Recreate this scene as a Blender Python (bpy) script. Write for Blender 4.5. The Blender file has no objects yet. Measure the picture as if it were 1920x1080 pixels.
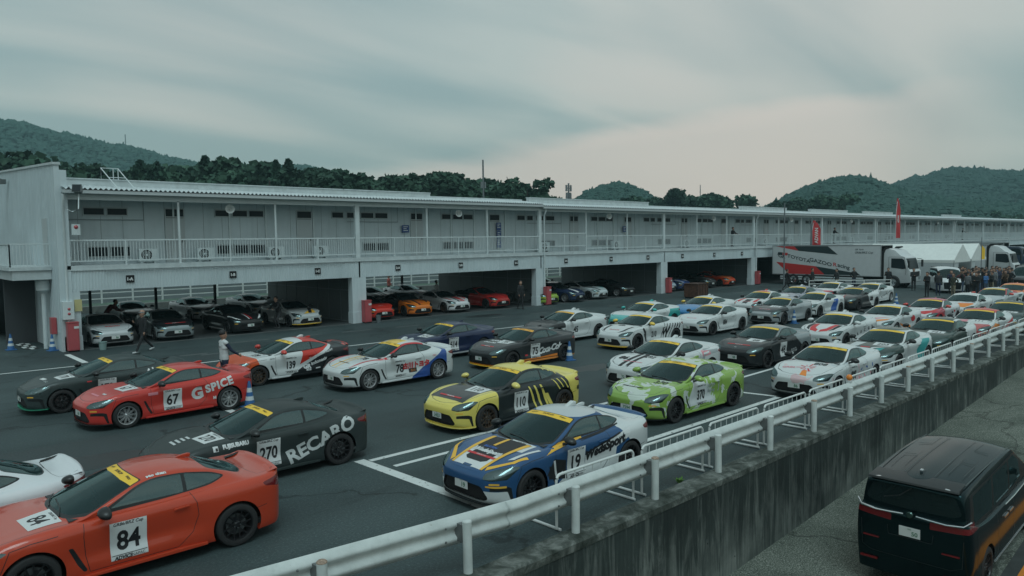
import bpy, bmesh, math, random
import numpy as np
from mathutils import Vector, Matrix
from mathutils.bvhtree import BVHTree
PI = math.pi
R = math.radians
EXPOSURE = 0.30
SKY_ROT = 24
SKY_LOC = (1.35, 0.2, 0)
SKY_DARK = (0.225, 0.300, 0.296, 1)
SKY_LIGHT = (0.375, 0.415, 0.385, 1)
SKY_WARM = (0.60, 0.515, 0.45, 1)
SKY_STRENGTH = 1.05
SUN_ENERGY = 0.95
HAZE_D = 0.00040
HAZE_COL = (0.46, 0.74, 0.80, 1)
scene = bpy.context.scene
COL = scene.collection
rnd = random.Random(7)

# ------------------------------------------------------------------ camera
CAM_H = 4.4537
FW = Vector((0.67766338, 0.73254128, -0.06446411))
RT = Vector((0.73345277, -0.67962219, -0.01267718))
UP = Vector((0.0530978, 0.03869052, 0.9978395))
cam_data = bpy.data.cameras.new("camera")
cam = bpy.data.objects.new("camera", cam_data)
COL.objects.link(cam)
cam.matrix_world = Matrix(((RT.x, UP.x, -FW.x, 0), (RT.y, UP.y, -FW.y, 0), (RT.z, UP.z, -FW.z, CAM_H), (0, 0, 0, 1)))
cam_data.sensor_width = 36.0
cam_data.lens = 1393.18 / 1920 * 36.0
cam_data.clip_start = 0.1
cam_data.clip_end = 8000
scene.camera = cam

# ------------------------------------------------------------------ view
scene.view_settings.view_transform = 'Standard'
scene.view_settings.look = 'None'
scene.view_settings.exposure = EXPOSURE
scene.view_settings.gamma = 1.0
scene.cycles.max_bounces = 8
scene.cycles.transparent_max_bounces = 12
scene.cycles.volume_bounces = 0
scene.cycles.use_denoising = True
scene.cycles.caustics_reflective = False
scene.cycles.caustics_refractive = False
scene.cycles.sample_clamp_indirect = 4.0

# ------------------------------------------------------------------ sky: overcast, real light on everything
SUN_EL, SUN_AZ = R(60), R(-120)
def make_world():
    w = bpy.data.worlds.new("World")
    scene.world = w
    w.use_nodes = True
    nt = w.node_tree
    N, L = nt.nodes, nt.links
    N.clear()
    out = N.new('ShaderNodeOutputWorld')
    bg = N.new('ShaderNodeBackground')
    L.new(bg.outputs[0], out.inputs[0])
    sky = N.new('ShaderNodeTexSky')
    sky.sky_type = 'NISHITA'
    sky.sun_disc = False
    sky.sun_elevation = SUN_EL
    sky.sun_rotation = R(90) - SUN_AZ
    sky.air_density = 1.5
    sky.dust_density = 3.0
    tc = N.new('ShaderNodeTexCoord')
    sep = N.new('ShaderNodeSeparateXYZ')
    L.new(tc.outputs['Generated'], sep.inputs[0])
    # cloud layer: project direction on a plane overhead so that streaks flatten towards the horizon
    def math_(op, a, b=None, c=None, clamp=False):
        n = N.new('ShaderNodeMath'); n.operation = op; n.use_clamp = clamp
        for i, v in enumerate((a, b, c)):
            if v is None: continue
            if isinstance(v, (int, float)): n.inputs[i].default_value = v
            else: L.new(v, n.inputs[i])
        return n.outputs[0]
    zc = math_('MAXIMUM', sep.outputs['Z'], 0.0)
    den = math_('ADD', zc, 0.13)
    px = math_('DIVIDE', sep.outputs['X'], den)
    py = math_('DIVIDE', sep.outputs['Y'], den)
    comb = N.new('ShaderNodeCombineXYZ')
    L.new(px, comb.inputs[0]); L.new(py, comb.inputs[1])
    mp = N.new('ShaderNodeMapping')
    mp.inputs['Rotation'].default_value = (0, 0, R(SKY_ROT))
    mp.inputs['Scale'].default_value = (0.42, 1.25, 1)
    mp.inputs['Location'].default_value = SKY_LOC
    L.new(comb.outputs[0], mp.inputs[0])
    nz = N.new('ShaderNodeTexNoise')
    nz.inputs['Scale'].default_value = 1.15
    nz.inputs['Detail'].default_value = 6
    nz.inputs['Roughness'].default_value = 0.42
    nz.inputs['Distortion'].default_value = 0.35
    L.new(mp.outputs[0], nz.inputs[0])
    ramp = N.new('ShaderNodeValToRGB')
    e = ramp.color_ramp.elements
    e[0].position = 0.38; e[0].color = SKY_DARK
    e[1].position = 0.62; e[1].color = SKY_LIGHT
    L.new(nz.outputs[0], ramp.inputs[0])
    def dot_(v):
        n = N.new('ShaderNodeVectorMath'); n.operation = 'DOT_PRODUCT'
        L.new(tc.outputs['Generated'], n.inputs[0]); n.inputs[1].default_value = v
        return n.outputs['Value']
    def mr_(x, a, b):
        n = N.new('ShaderNodeMapRange'); n.interpolation_type = 'SMOOTHSTEP'
        L.new(x, n.inputs[0]); n.inputs['From Min'].default_value = a; n.inputs['From Max'].default_value = b
        return n.outputs[0]
    wob = math_('MULTIPLY_ADD', nz.outputs[0], 0.07, -0.035)
    # the long edge of the cloud sheet, low and bright beneath it
    edge = math_('ADD', dot_((0.19613, -0.01468, -0.98047)), wob)
    under = math_('MULTIPLY', mr_(edge, -0.012, 0.022), mr_(dot_((0.80, 0.59, 0.08)), 0.90, 0.99))
    low = math_('MULTIPLY', under, mr_(sep.outputs['Z'], 0.0, 0.05))
    s1 = math_('MULTIPLY', mr_(math_('ADD', dot_((0.8047, 0.5568, 0.206)), wob), 0.985, 1.02), 0.55)
    s2 = math_('MULTIPLY', mr_(math_('ADD', dot_((0.354, 0.898, 0.263)), wob), 0.975, 1.03), 0.55)
    s3 = math_('MULTIPLY', mr_(math_('ADD', dot_((0.870, 0.428, 0.2436)), wob), 0.955, 1.03), 0.50)
    f2 = math_('MAXIMUM', math_('MAXIMUM', low, s1), math_('MAXIMUM', s2, s3))
    f2 = math_('MULTIPLY', f2, 0.92, clamp=True)
    mx = N.new('ShaderNodeMix'); mx.data_type = 'RGBA'
    L.new(f2, mx.inputs['Factor']); L.new(ramp.outputs[0], mx.inputs['A'])
    mx.inputs['B'].default_value = SKY_WARM
    mx2 = N.new('ShaderNodeMix'); mx2.data_type = 'RGBA'
    mx2.inputs['Factor'].default_value = 0.985
    L.new(sky.outputs[0], mx2.inputs['A']); L.new(mx.outputs['Result'], mx2.inputs['B'])
    L.new(mx2.outputs['Result'], bg.inputs[0])
    bg.inputs[1].default_value = SKY_STRENGTH
make_world()

sd = bpy.data.lights.new("sun", 'SUN')
sd.energy = SUN_ENERGY; sd.angle = R(30); sd.color = (0.66, 0.94, 1.0)
sun = bpy.data.objects.new("sun", sd)
COL.objects.link(sun)
_d = Vector((math.cos(SUN_EL) * math.cos(SUN_AZ), math.cos(SUN_EL) * math.sin(SUN_AZ), math.sin(SUN_EL)))
sun.rotation_euler = _d.to_track_quat('Z', 'Y').to_euler()

# ------------------------------------------------------------------ helpers
def srgb(r, g, b, a=1.0):
    f = lambda c: (c / 255 / 12.92) if c / 255 <= 0.04045 else ((c / 255 + 0.055) / 1.055) ** 2.4
    return (f(r), f(g), f(b), a)

class NT:
    """small node helper"""
    def __init__(s, name):
        s.m = bpy.data.materials.new(name); s.m.use_nodes = True
        s.nt = s.m.node_tree; s.N = s.nt.nodes; s.L = s.nt.links
        s.b = s.N['Principled BSDF']
    def n(s, t, **kw):
        x = s.N.new(t)
        for k, v in kw.items(): setattr(x, k, v)
        return x
    def put(s, sock, v):
        if hasattr(v, 'is_linked'): s.L.new(v, sock)
        else: sock.default_value = v
    def math(s, op, a, b=None, clamp=False):
        x = s.n('ShaderNodeMath', operation=op, use_clamp=clamp)
        s.put(x.inputs[0], a)
        if b is not None: s.put(x.inputs[1], b)
        return x.outputs[0]
    def mix(s, f, a, b, blend='MIX'):
        x = s.n('ShaderNodeMix', data_type='RGBA', blend_type=blend)
        s.put(x.inputs['Factor'], f); s.put(x.inputs['A'], a); s.put(x.inputs['B'], b)
        return x.outputs['Result']
    def noise(s, scale, detail=3, rough=0.5, vec=None, dist=0.0):
        x = s.n('ShaderNodeTexNoise')
        x.inputs['Scale'].default_value = scale; x.inputs['Detail'].default_value = detail
        x.inputs['Roughness'].default_value = rough; x.inputs['Distortion'].default_value = dist
        if vec is not None: s.L.new(vec, x.inputs['Vector'])
        return x.outputs[0]
    def coord(s, kind='Object', scale=None, loc=None, rot=None):
        x = s.n('ShaderNodeTexCoord').outputs[kind]
        if scale or loc or rot:
            m = s.n('ShaderNodeMapping')
            if scale: m.inputs['Scale'].default_value = scale
            if loc: m.inputs['Location'].default_value = loc
            if rot: m.inputs['Rotation'].default_value = rot
            s.L.new(x, m.inputs[0]); x = m.outputs[0]
        return x
    def pos(s, scale=None):
        x = s.n('ShaderNodeNewGeometry').outputs['Position']
        if scale:
            m = s.n('ShaderNodeMapping'); m.inputs['Scale'].default_value = scale
            s.L.new(x, m.inputs[0]); x = m.outputs[0]
        return x
    def ramp(s, f, *st):
        x = s.n('ShaderNodeValToRGB'); e = x.color_ramp.elements
        while len(e) < len(st): e.new(0.5)
        for i, (p, c) in enumerate(st):
            e[i].position = p; e[i].color = c if hasattr(c, '__len__') else (c, c, c, 1)
        s.L.new(f, x.inputs[0]); return x.outputs[0]
    def bump(s, h, strength=0.3, dist=0.02):
        x = s.n('ShaderNodeBump'); x.inputs['Strength'].default_value = strength; x.inputs['Distance'].default_value = dist
        s.L.new(h, x.inputs['Height']); s.L.new(x.outputs[0], s.b.inputs['Normal'])
    def set(s, color=None, rough=None, metal=None, coat=None, spec=None):
        if color is not None: s.put(s.b.inputs['Base Color'], color)
        if rough is not None: s.put(s.b.inputs['Roughness'], rough)
        if metal is not None: s.put(s.b.inputs['Metallic'], metal)
        if coat is not None: s.b.inputs['Coat Weight'].default_value = coat; s.b.inputs['Coat Roughness'].default_value = 0.06
        if spec is not None: s.b.inputs['Specular IOR Level'].default_value = spec
        return s.m

_mc = {}
def plain(name, color, rough=0.5, metal=0.0, coat=None, var=0.0, spec=None, vscale=3.0):
    k = name
    if k in _mc: return _mc[k]
    t = NT(name)
    c = tuple(color) if len(color) == 4 else tuple(color) + (1,)
    if var > 0:
        f = t.noise(vscale, 5, 0.6, t.pos())
        lo = tuple(x * (1 - var) for x in c[:3]) + (1,); hi = tuple(min(1, x * (1 + var)) for x in c[:3]) + (1,)
        c = t.ramp(f, (0.3, lo), (0.7, hi))
    m = t.set(c, rough, metal, coat, spec)
    _mc[k] = m
    return m

class MB:
    def __init__(s): s.v = []; s.f = []; s.mi = []; s.cur = 0
    def mat(s, i): s.cur = i; return s
    def add(s, vs, fs):
        o = len(s.v); s.v += [tuple(v) for v in vs]
        for f in fs: s.f.append([o + i for i in f]); s.mi.append(s.cur)
        return s
    def box(s, x0, x1, y0, y1, z0, z1):
        return s.add([(x0, y0, z0), (x1, y0, z0), (x1, y1, z0), (x0, y1, z0), (x0, y0, z1), (x1, y0, z1), (x1, y1, z1), (x0, y1, z1)],
                     [(0, 3, 2, 1), (4, 5, 6, 7), (0, 1, 5, 4), (1, 2, 6, 5), (2, 3, 7, 6), (3, 0, 4, 7)])
    def tube(s, pts, r, n=8, closed=False, caps=True):
        pts = [Vector(p) for p in pts]
        rs = r if hasattr(r, '__len__') else [r] * len(pts)
        rings = []
        for i, p in enumerate(pts):
            a = pts[i - 1] if (i > 0 or closed) else p
            b = pts[(i + 1) % len(pts)] if (i < len(pts) - 1 or closed) else p
            t = (b - a)
            if t.length < 1e-9: t = Vector((0, 0, 1))
            t.normalize()
            ref = Vector((0, 0, 1)) if abs(t.z) < 0.9 else Vector((1, 0, 0))
            u = t.cross(ref).normalized(); w = t.cross(u)
            rings.append([p + (u * math.cos(2 * PI * k / n) + w * math.sin(2 * PI * k / n)) * rs[i] for k in range(n)])
        vs = [v for ring in rings for v in ring]; fs = []
        m = len(rings)
        for i in range(m if closed else m - 1):
            j = (i + 1) % m
            for k in range(n):
                fs.append((i * n + k, i * n + (k + 1) % n, j * n + (k + 1) % n, j * n + k))
        if caps and not closed:
            fs.append(tuple(range(n))[::-1]); fs.append(tuple((m - 1) * n + k for k in range(n)))
        return s.add(vs, fs)
    def bar(s, a, b, w, h, up=(0, 0, 1)):
        a, b = Vector(a), Vector(b); t = (b - a).normalized(); up = Vector(up)
        u = t.cross(up)
        if u.length < 1e-6: u = t.cross(Vector((1, 0, 0)))
        u.normalize(); n_ = u.cross(t)
        vs = []
        for p in (a, b):
            for sx, sy in ((-1, -1), (1, -1), (1, 1), (-1, 1)): vs.append(p + u * (w / 2 * sx) + n_ * (h / 2 * sy))
        return s.add(vs, [(0, 1, 2, 3)[::-1], (4, 5, 6, 7), (0, 1, 5, 4), (1, 2, 6, 5), (2, 3, 7, 6), (3, 0, 4, 7)])
    def lathe(s, prof, n=24, axis='Z', c=(0, 0, 0), cap=False):
        vs = []; fs = []; m = len(prof)
        for i in range(n):
            a = 2 * PI * i / n
            for r_, h in prof:
                x, y = r_ * math.cos(a), r_ * math.sin(a)
                p = (x, y, h) if axis == 'Z' else ((x, h, y) if axis == 'Y' else (h, x, y))
                vs.append((p[0] + c[0], p[1] + c[1], p[2] + c[2]))
        for i in range(n):
            j = (i + 1) % n
            for k in range(m - 1):
                q = (i * m + k, j * m + k, j * m + k + 1, i * m + k + 1)
                fs.append(q if axis != 'Y' else q[::-1])
        return s.add(vs, fs)
    def prism(s, poly, x0, x1, plane='XZ'):
        """extrude a 2D polygon; plane XZ extrudes along y, YZ along x, XY along z"""
        n = len(poly); f = {'XZ': lambda p, h: (p[0], h, p[1]), 'YZ': lambda p, h: (h, p[0], p[1]), 'XY': lambda p, h: (p[0], p[1], h)}[plane]
        vs = [f(p, x0) for p in poly] + [f(p, x1) for p in poly]
        fs = [tuple(range(n)), tuple(range(n, 2 * n))[::-1]] + [(i, i + n, (i + 1) % n + n, (i + 1) % n) for i in range(n)]
        return s.add(vs, fs)
    def mesh(s, name, mats, smooth=False, bevel=0.0, angle=35, fixn=True):
        me = bpy.data.meshes.new(name)
        me.from_pydata(s.v, [], s.f)
        for m in (mats if isinstance(mats, (list, tuple)) else [mats]): me.materials.append(m)
        me.polygons.foreach_set('material_index', s.mi)
        if fixn or bevel:
            bm = bmesh.new(); bm.from_mesh(me)
            if fixn: bmesh.ops.recalc_face_normals(bm, faces=bm.faces)
            if bevel:
                es = [e for e in bm.edges if len(e.link_faces) == 2 and e.calc_face_angle(0) > 0.6]
                bmesh.ops.bevel(bm, geom=es, offset=bevel, segments=2, profile=0.6, affect='EDGES', clamp_overlap=True)
            bm.to_mesh(me); bm.free()
        if smooth: shade(me, angle)
        return me
    def build(s, name, mats, parent=None, smooth=False, bevel=0.0, angle=35, loc=None, fixn=True):
        return link(name, s.mesh(name, mats, smooth, bevel, angle, fixn), parent, loc)

def shade(me, angle=35):
    me.polygons.foreach_set('use_smooth', [True] * len(me.polygons))
    if angle is not None and hasattr(me, 'set_sharp_from_angle'): me.set_sharp_from_angle(angle=R(angle))

def link(name, me, parent=None, loc=None):
    o = bpy.data.objects.new(name, me); COL.objects.link(o)
    if parent is not None: o.parent = parent
    if loc is not None: o.location = loc
    return o
def thing(name, label, cat, loc=(0, 0, 0), rotz=0.0, group=None):
    o = bpy.data.objects.new(name, None); COL.objects.link(o)
    o.empty_display_size = 0.3
    o.location = loc; o.rotation_euler = (0, 0, rotz)
    return tag(o, label, cat, group)
def tag(o, label, cat, group=None):
    o['label'] = label; o['category'] = cat
    if group: o['group'] = group
    return o
def struct(o, kind='structure'):
    o['kind'] = kind; return o
def kids(o): return [c for c in o.children]
def copy_tree(o, parent=None):
    c = o.copy(); COL.objects.link(c)
    if parent is not None: c.parent = parent
    for ch in o.children: copy_tree(ch, c)
    return c

_tc = {}
def text_mesh(txt, size=1.0, bold=0.0, sx=1.0, shear=0.0, spacing=1.0):
    """flat triangulated lettering as (verts2d, faces), centred"""
    k = (txt, size, bold, sx, shear, spacing)
    if k in _tc: return _tc[k]
    cu = bpy.data.curves.new('t', 'FONT'); cu.body = txt; cu.size = size; cu.offset = bold
    cu.align_x = 'CENTER'; cu.align_y = 'CENTER'; cu.shear = shear; cu.space_character = spacing
    cu.resolution_u = 3
    ob = bpy.data.objects.new('t', cu); COL.objects.link(ob)
    dg = bpy.context.evaluated_depsgraph_get()
    me = ob.evaluated_get(dg).to_mesh()
    vs = np.array([(v.co.x * sx, v.co.y) for v in me.vertices]).reshape(-1, 2); fs = [tuple(p.vertices) for p in me.polygons]
    ob.evaluated_get(dg).to_mesh_clear()
    bpy.data.objects.remove(ob); bpy.data.curves.remove(cu)
    if len(vs):
        c = (vs.min(0) + vs.max(0)) / 2; vs = vs - c
    _tc[k] = (vs, fs)
    return _tc[k]
def put_text(mb, txt, origin, U, V, size, off=0.0, **kw):
    """add lettering to a mesh builder on the plane origin + u*U + v*V"""
    vs, fs = text_mesh(txt, size, **kw)
    o, U, V = Vector(origin), Vector(U), Vector(V)
    n = U.cross(V) * off
    mb.add([o + U * float(a) + V * float(b) + n for a, b in vs], fs)

# ------------------------------------------------------------------ the race coupe
M_GLASS = None
def glass_mat(name='tinted_glass', tint=(0.10, 0.14, 0.145), rough=0.02, opac=0.62, ior=2.25):
    t = NT(name)
    t.N.remove(t.b)
    out = t.N['Material Output']
    tr = t.n('ShaderNodeBsdfTransparent'); tr.inputs[0].default_value = tint + (1,)
    gl = t.n('ShaderNodeBsdfGlossy'); gl.inputs[0].default_value = (.74, 1, 1, 1); gl.inputs['Roughness'].default_value = rough
    df = t.n('ShaderNodeBsdfDiffuse'); df.inputs[0].default_value = (0.022, 0.040, 0.042, 1)
    m0 = t.n('ShaderNodeMixShader'); m0.inputs[0].default_value = opac
    t.L.new(tr.outputs[0], m0.inputs[1]); t.L.new(df.outputs[0], m0.inputs[2])
    fr = t.n('ShaderNodeFresnel'); fr.inputs[0].default_value = ior
    mx = t.n('ShaderNodeMixShader')
    t.L.new(fr.outputs[0], mx.inputs[0]); t.L.new(m0.outputs[0], mx.inputs[1]); t.L.new(gl.outputs[0], mx.inputs[2])
    t.L.new(mx.outputs[0], out.inputs[0])
    return t.m
M_GLASS = glass_mat(tint=(.14, .2, .21), opac=.35)
M_SCREEN = glass_mat('windscreen_glass', (0.12, 0.20, 0.21), 0.015, 0.45, 1.36)
M_LENS = glass_mat('headlamp_glass', (0.55, 0.6, 0.62), 0.03, 0.05)
M_BLACK = plain('black_trim', (0.010, 0.013, 0.014), 0.4)
M_DARK = plain('dark_cavity', (0.006, 0.006, 0.007), 0.8)
M_TYRE = plain('tyre_rubber', (0.018, 0.018, 0.019), 0.75)
M_CHROME = plain('chrome', (0.7, 0.72, 0.74), 0.15, 1.0)
M_RIMK = plain('black_alloy', (0.02, 0.02, 0.022), 0.3, 0.4)
M_RIMS = plain('silver_alloy', (0.62, 0.63, 0.64), 0.3, 0.7)
M_RIMB = plain('bronze_alloy', (0.10, 0.07, 0.05), 0.35, 0.6)
M_YEL = plain('yellow_strip', (0.80, 0.50, 0.04), 0.45)
M_WHITE = plain('white_vinyl', (0.60, 0.62, 0.62), 0.45)
M_INK = plain('black_ink', (0.012, 0.012, 0.014), 0.5)
M_RED = plain('red_lens', (0.14, 0.008, 0.010), 0.15, coat=0.5)
M_PLATE = plain('plate_white', (0.60, 0.62, 0.61), 0.4)
M_PGREEN = plain('plate_green', (0.03, 0.16, 0.08), 0.4)
M_SEAT = plain('seat_fabric', (0.045, 0.05, 0.052), 0.9)
M_AMBER = plain('amber_lens', (0.75, 0.42, 0.05), 0.3, coat=0.4)
M_REFL = plain('lamp_reflector', (0.30, 0.34, 0.35), 0.35, 0.5)

# rib table: outline x, y | crest z, inset | centre x, z | rail x,y,z or None
RIBS = [
 (2.130, 0.00, .655, .075, 2.035, .668, None),
 (2.122, 0.30, .655, .075, 1.985, .690, None),
 (2.075, 0.55, .662, .080, 1.900, .722, None),
 (1.955, 0.73, .690, .085, 1.790, .757, None),
 (1.760, .825, .752, .085, 1.620, .800, None),
 (1.530, .868, .822, .085, 1.440, .838, None),
 (1.290, .886, .858, .095, 1.250, .868, None),
 (1.020, .884, .870, .100, 1.060, .896, None),
 (0.770, .868, .868, .090, 0.920, .918, (.735, .735, .890)),
 (0.460, .862, .872, .075, 0.640, 1.022, (.44, .700, 1.000)),
 (0.120, .862, .878, .072, 0.300, 1.152, (.10, .625, 1.135)),
 (-.100, .862, .882, .072, 0.020, 1.243, (-.10, .583, 1.198)),
 (-.330, .862, .888, .072, -.280, 1.292, (-.32, .566, 1.232)),
 (-.650, .866, .900, .075, -.620, 1.286, (-.65, .548, 1.222)),
 (-.960, .880, .912, .085, -.930, 1.228, (-.96, .522, 1.158)),
 (-1.28, .890, .925, .095, -1.24, 1.112, (-1.27, .495, 1.058)),
 (-1.54, .882, .928, .090, -1.50, 1.000, (-1.52, .480, .970)),
 (-1.78, .845, .930, .080, -1.72, .958, (-1.74, .480, .948)),
 (-1.95, .770, .945, .070, -1.88, .970, (-1.89, .46, .965)),
 (-2.06, .600, .985, .060, -1.96, 1.012, (-1.97, .34, 1.005)),
 (-2.115, .300, .997, .060, -2.01, 1.022, (-2.02, .17, 1.015)),
 (-2.130, 0.00, 1.00, .060, -2.02, 1.024, (-2.03, .0, 1.02)),
]
def cr_interp(P, n):
    """Catmull-Rom along axis 0, n steps per span"""
    P = np.asarray(P, float); K = len(P)
    ext = np.concatenate([[2 * P[0] - P[1]], P, [2 * P[-1] - P[-2]]])
    out = []
    for i in range(K - 1):
        p0, p1, p2, p3 = ext[i], ext[i + 1], ext[i + 2], ext[i + 3]
        for j in range(n):
            t = j / n
            out.append(0.5 * ((2 * p1) + (-p0 + p2) * t + (2 * p0 - 5 * p1 + 4 * p2 - p3) * t * t + (-p0 + 3 * p1 - 3 * p2 + p3) * t ** 3))
    out.append(P[-1])
    return np.array(out)
def pchip(P, n):
    """monotone cubic along axis 1 of (K,M,3)"""
    P = np.asarray(P, float); K, M, _ = P.shape
    h = np.maximum(np.linalg.norm(np.diff(P, axis=1), axis=2).mean(0), 1e-3)
    h = h / h.mean()
    D = np.diff(P, axis=1) / h[None, :, None]
    m = np.zeros_like(P)
    for k in range(1, M - 1):
        a, b = D[:, k - 1], D[:, k]
        w1, w2 = 2 * h[k] + h[k - 1], h[k] + 2 * h[k - 1]
        with np.errstate(divide='ignore', invalid='ignore'):
            hm = (w1 + w2) / (w1 / a + w2 / b)
        m[:, k] = np.where(a * b > 0, np.nan_to_num(hm), 0)
    m[:, 0] = D[:, 0]; m[:, -1] = D[:, -1]
    out = []
    for k in range(M - 1):
        for j in range(n[k]):
            t = j / n[k]; t2, t3 = t * t, t ** 3
            out.append((2 * t3 - 3 * t2 + 1) * P[:, k] + (t3 - 2 * t2 + t) * h[k] * m[:, k] + (-2 * t3 + 3 * t2) * P[:, k + 1] + (t3 - t2) * h[k] * m[:, k + 1])
    out.append(P[:, -1])
    return np.stack(out, axis=1)

def loft_grid(ribs, zb=.165, levels=(0, .2, .42, .64, .84), concave=.03, nspan=7, nv=(2, 3, 3, 3, 3, 4, 3, 4, 5, 3, 3, 4), side_fn=None, hipz=.0):
    K = len(ribs)
    out = np.array([(r[0], r[1]) for r in ribs])
    tan = np.zeros_like(out)
    for i in range(K):
        a = out[max(i - 1, 0)]; b = out[min(i + 1, K - 1)]
        if i == 0: a = np.array([out[1][0], -out[1][1]])
        if i == K - 1: b = np.array([out[-2][0], -out[-2][1]])
        tan[i] = (b - a) / np.linalg.norm(b - a)
    # travelling front -> left side -> rear; inward normal is to the left of travel... for y>0 side it points to the centre
    inn = np.stack([-np.abs(tan[:, 1]) * np.sign(out[:, 0]), -np.abs(tan[:, 0])], 1)
    P = []
    for i, r in enumerate(ribs):
        px, py, zc, ci, cx, cz, rail = r
        o = np.array([px, py]); n = inn[i]
        bx = side_fn(i, px) if side_fn else (0.03, 0.012, concave, concave * .6, .012)
        pts = []
        def at(ins, z):
            q = o + n * ins
            if py < 1e-6: q[1] = 0
            q[1] = max(q[1], 0)
            return (q[0], q[1], z)
        zb_i = zb[i] if hasattr(zb, '__len__') else zb
        pts.append(at(bx[0] + .16, zb_i + .02))
        for l, ins in zip(levels, bx): pts.append(at(ins, zb_i + (zc - zb_i) * l))
        pts.append(at(ci, zc))
        crest = np.array(at(ci, zc)); ctr = np.array([cx, 0, cz])
        w = 0.10
        if rail is None:
            c2 = crest + (ctr - crest) * w; c2[2] = zc + (cz - zc) * (1 - (1 - w) ** 2) + .004
            rl = crest + (ctr - crest) * .45; rl[2] = zc + (cz - zc) * (1 - .55 ** 2)
        else:
            rl = np.array(rail, float)
            d = np.array([0, 1.0, 0]) if abs(py) > .7 else np.array([n[0] * -1, n[1] * -1, 0])
            c2 = crest + np.array([n[0], n[1], 0]) * .045 + np.array([0, 0, .012])
            if py < 1e-6: c2[1] = 0
            c2[1] = max(c2[1], rl[1] if rl[1] < crest[1] else crest[1])
        pts.append(tuple(c2))
        mid = (c2 + rl) / 2
        if rail is not None and rl[2] - c2[2] > .08: mid[1] += .018 * min(1, (rl[2] - c2[2]) / .25)
        elif rail is None: mid[2] = zc + (cz - zc) * (1 - (1 - .275) ** 2)
        pts.append(tuple(mid)); pts.append(tuple(rl))
        for t_ in (.22, .55):
            q = rl + (ctr - rl) * t_
            e = 1 - (1 - t_) ** 2
            q[2] = rl[2] + (ctr[2] - rl[2]) * e
            q[0] = rl[0] + (ctr[0] - rl[0]) * e
            pts.append(tuple(q))
        pts.append(tuple(ctr))
        P.append(pts)
    P = np.array(P)
    G = cr_interp(P, nspan)
    G[:, :, 1] = np.maximum(G[:, :, 1], 0)
    G[:, -1, 1] = 0; G[0, :, 1] = 0; G[-1, :, 1] = 0
    G = pchip(G, nv[:P.shape[1] - 1])
    return G

def grid_bmesh(G):
    bm = bmesh.new()
    U, V, _ = G.shape
    vs = [[bm.verts.new(G[i, j]) for j in range(V)] for i in range(U)]
    for i in range(U - 1):
        for j in range(V - 1):
            try: bm.faces.new((vs[i][j], vs[i + 1][j], vs[i + 1][j + 1], vs[i][j + 1]))
            except Exception: pass
    bmesh.ops.remove_doubles(bm, verts=bm.verts, dist=0.0008)
    bmesh.ops.dissolve_degenerate(bm, dist=0.0005, edges=bm.edges)
    return bm

def in_poly(p, poly):
    x, y = p; c = False; n = len(poly)
    for i in range(n):
        x1, y1 = poly[i]; x2, y2 = poly[(i + 1) % n]
        if (y1 > y) != (y2 > y) and x < (x2 - x1) * (y - y1) / (y2 - y1) + x1: c = not c
    return c
def rounded(poly, r=.03, n=3):
    """round the corners of a 2D polygon; entries may carry their own radius"""
    out = []; m = len(poly)
    for i in range(m):
        p = np.array(poly[i][:2], float); rr = poly[i][2] if len(poly[i]) > 2 else r
        a = np.array(poly[i - 1][:2], float) - p; b = np.array(poly[(i + 1) % m][:2], float) - p
        la, lb = np.linalg.norm(a), np.linalg.norm(b)
        rr = min(rr, la * .45, lb * .45)
        if rr < 1e-4: out.append(tuple(p)); continue
        A = p + a / la * rr; B = p + b / lb * rr
        for k in range(n + 1):
            t = k / n; out.append(tuple((1 - t) ** 2 * A + 2 * t * (1 - t) * p + t * t * B))
    return out
def cut(bm, poly, D, filt, mi=None, mark=None, frm=None):
    """cut a polygon outline (2D in the frame of view direction D) into the faces that pass filt; returns inner faces"""
    D = Vector(D).normalized()
    if frm is None:
        if abs(D.z) > .9: U, V = Vector((1, 0, 0)), Vector((0, 1, 0))
        else:
            U = Vector((0, 0, 1)).cross(D).normalized(); V = D.cross(U)
    else: U, V = frm
    Un = np.array(U); Vn = np.array(V)
    n = len(poly)
    px = [p[0] for p in poly]; py = [p[1] for p in poly]
    bb = (min(px) - .02, max(px) + .02, min(py) - .02, max(py) + .02)
    def near(f, b):
        us = [v.co.dot(U) for v in f.verts]; vs = [v.co.dot(V) for v in f.verts]
        return max(us) > b[0] and min(us) < b[1] and max(vs) > b[2] and min(vs) < b[3]
    cand = [f for f in bm.faces if filt(f) and near(f, bb)]
    for i in range(n):
        a = poly[i]; b = poly[(i + 1) % n]
        A = U * a[0] + V * a[1]; B = U * b[0] + V * b[1]
        nn = (B - A).cross(D)
        if nn.length < 1e-7: continue
        nn.normalize()
        sb = (min(a[0], b[0]) - .001, max(a[0], b[0]) + .001, min(a[1], b[1]) - .001, max(a[1], b[1]) + .001)
        fs = [f for f in cand if f.is_valid and near(f, sb)]
        if not fs: continue
        es = set(e for f in fs for e in f.edges); vs = set(v for f in fs for v in f.verts)
        tagset = len(bm.faces)
        res = bmesh.ops.bisect_plane(bm, geom=list(vs) + list(es) + fs, dist=2e-5, plane_co=A, plane_no=nn)
        new = [g for g in res['geom'] if isinstance(g, bmesh.types.BMFace)]
        cand = list({f for f in cand if f.is_valid} | {f for f in new if f.is_valid})
    inner = []
    for f in cand:
        if not f.is_valid: continue
        c = f.calc_center_median()
        if in_poly((c.dot(U), c.dot(V)), poly):
            inner.append(f)
            if mi is not None: f.material_index = mi
    return inner
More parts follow.
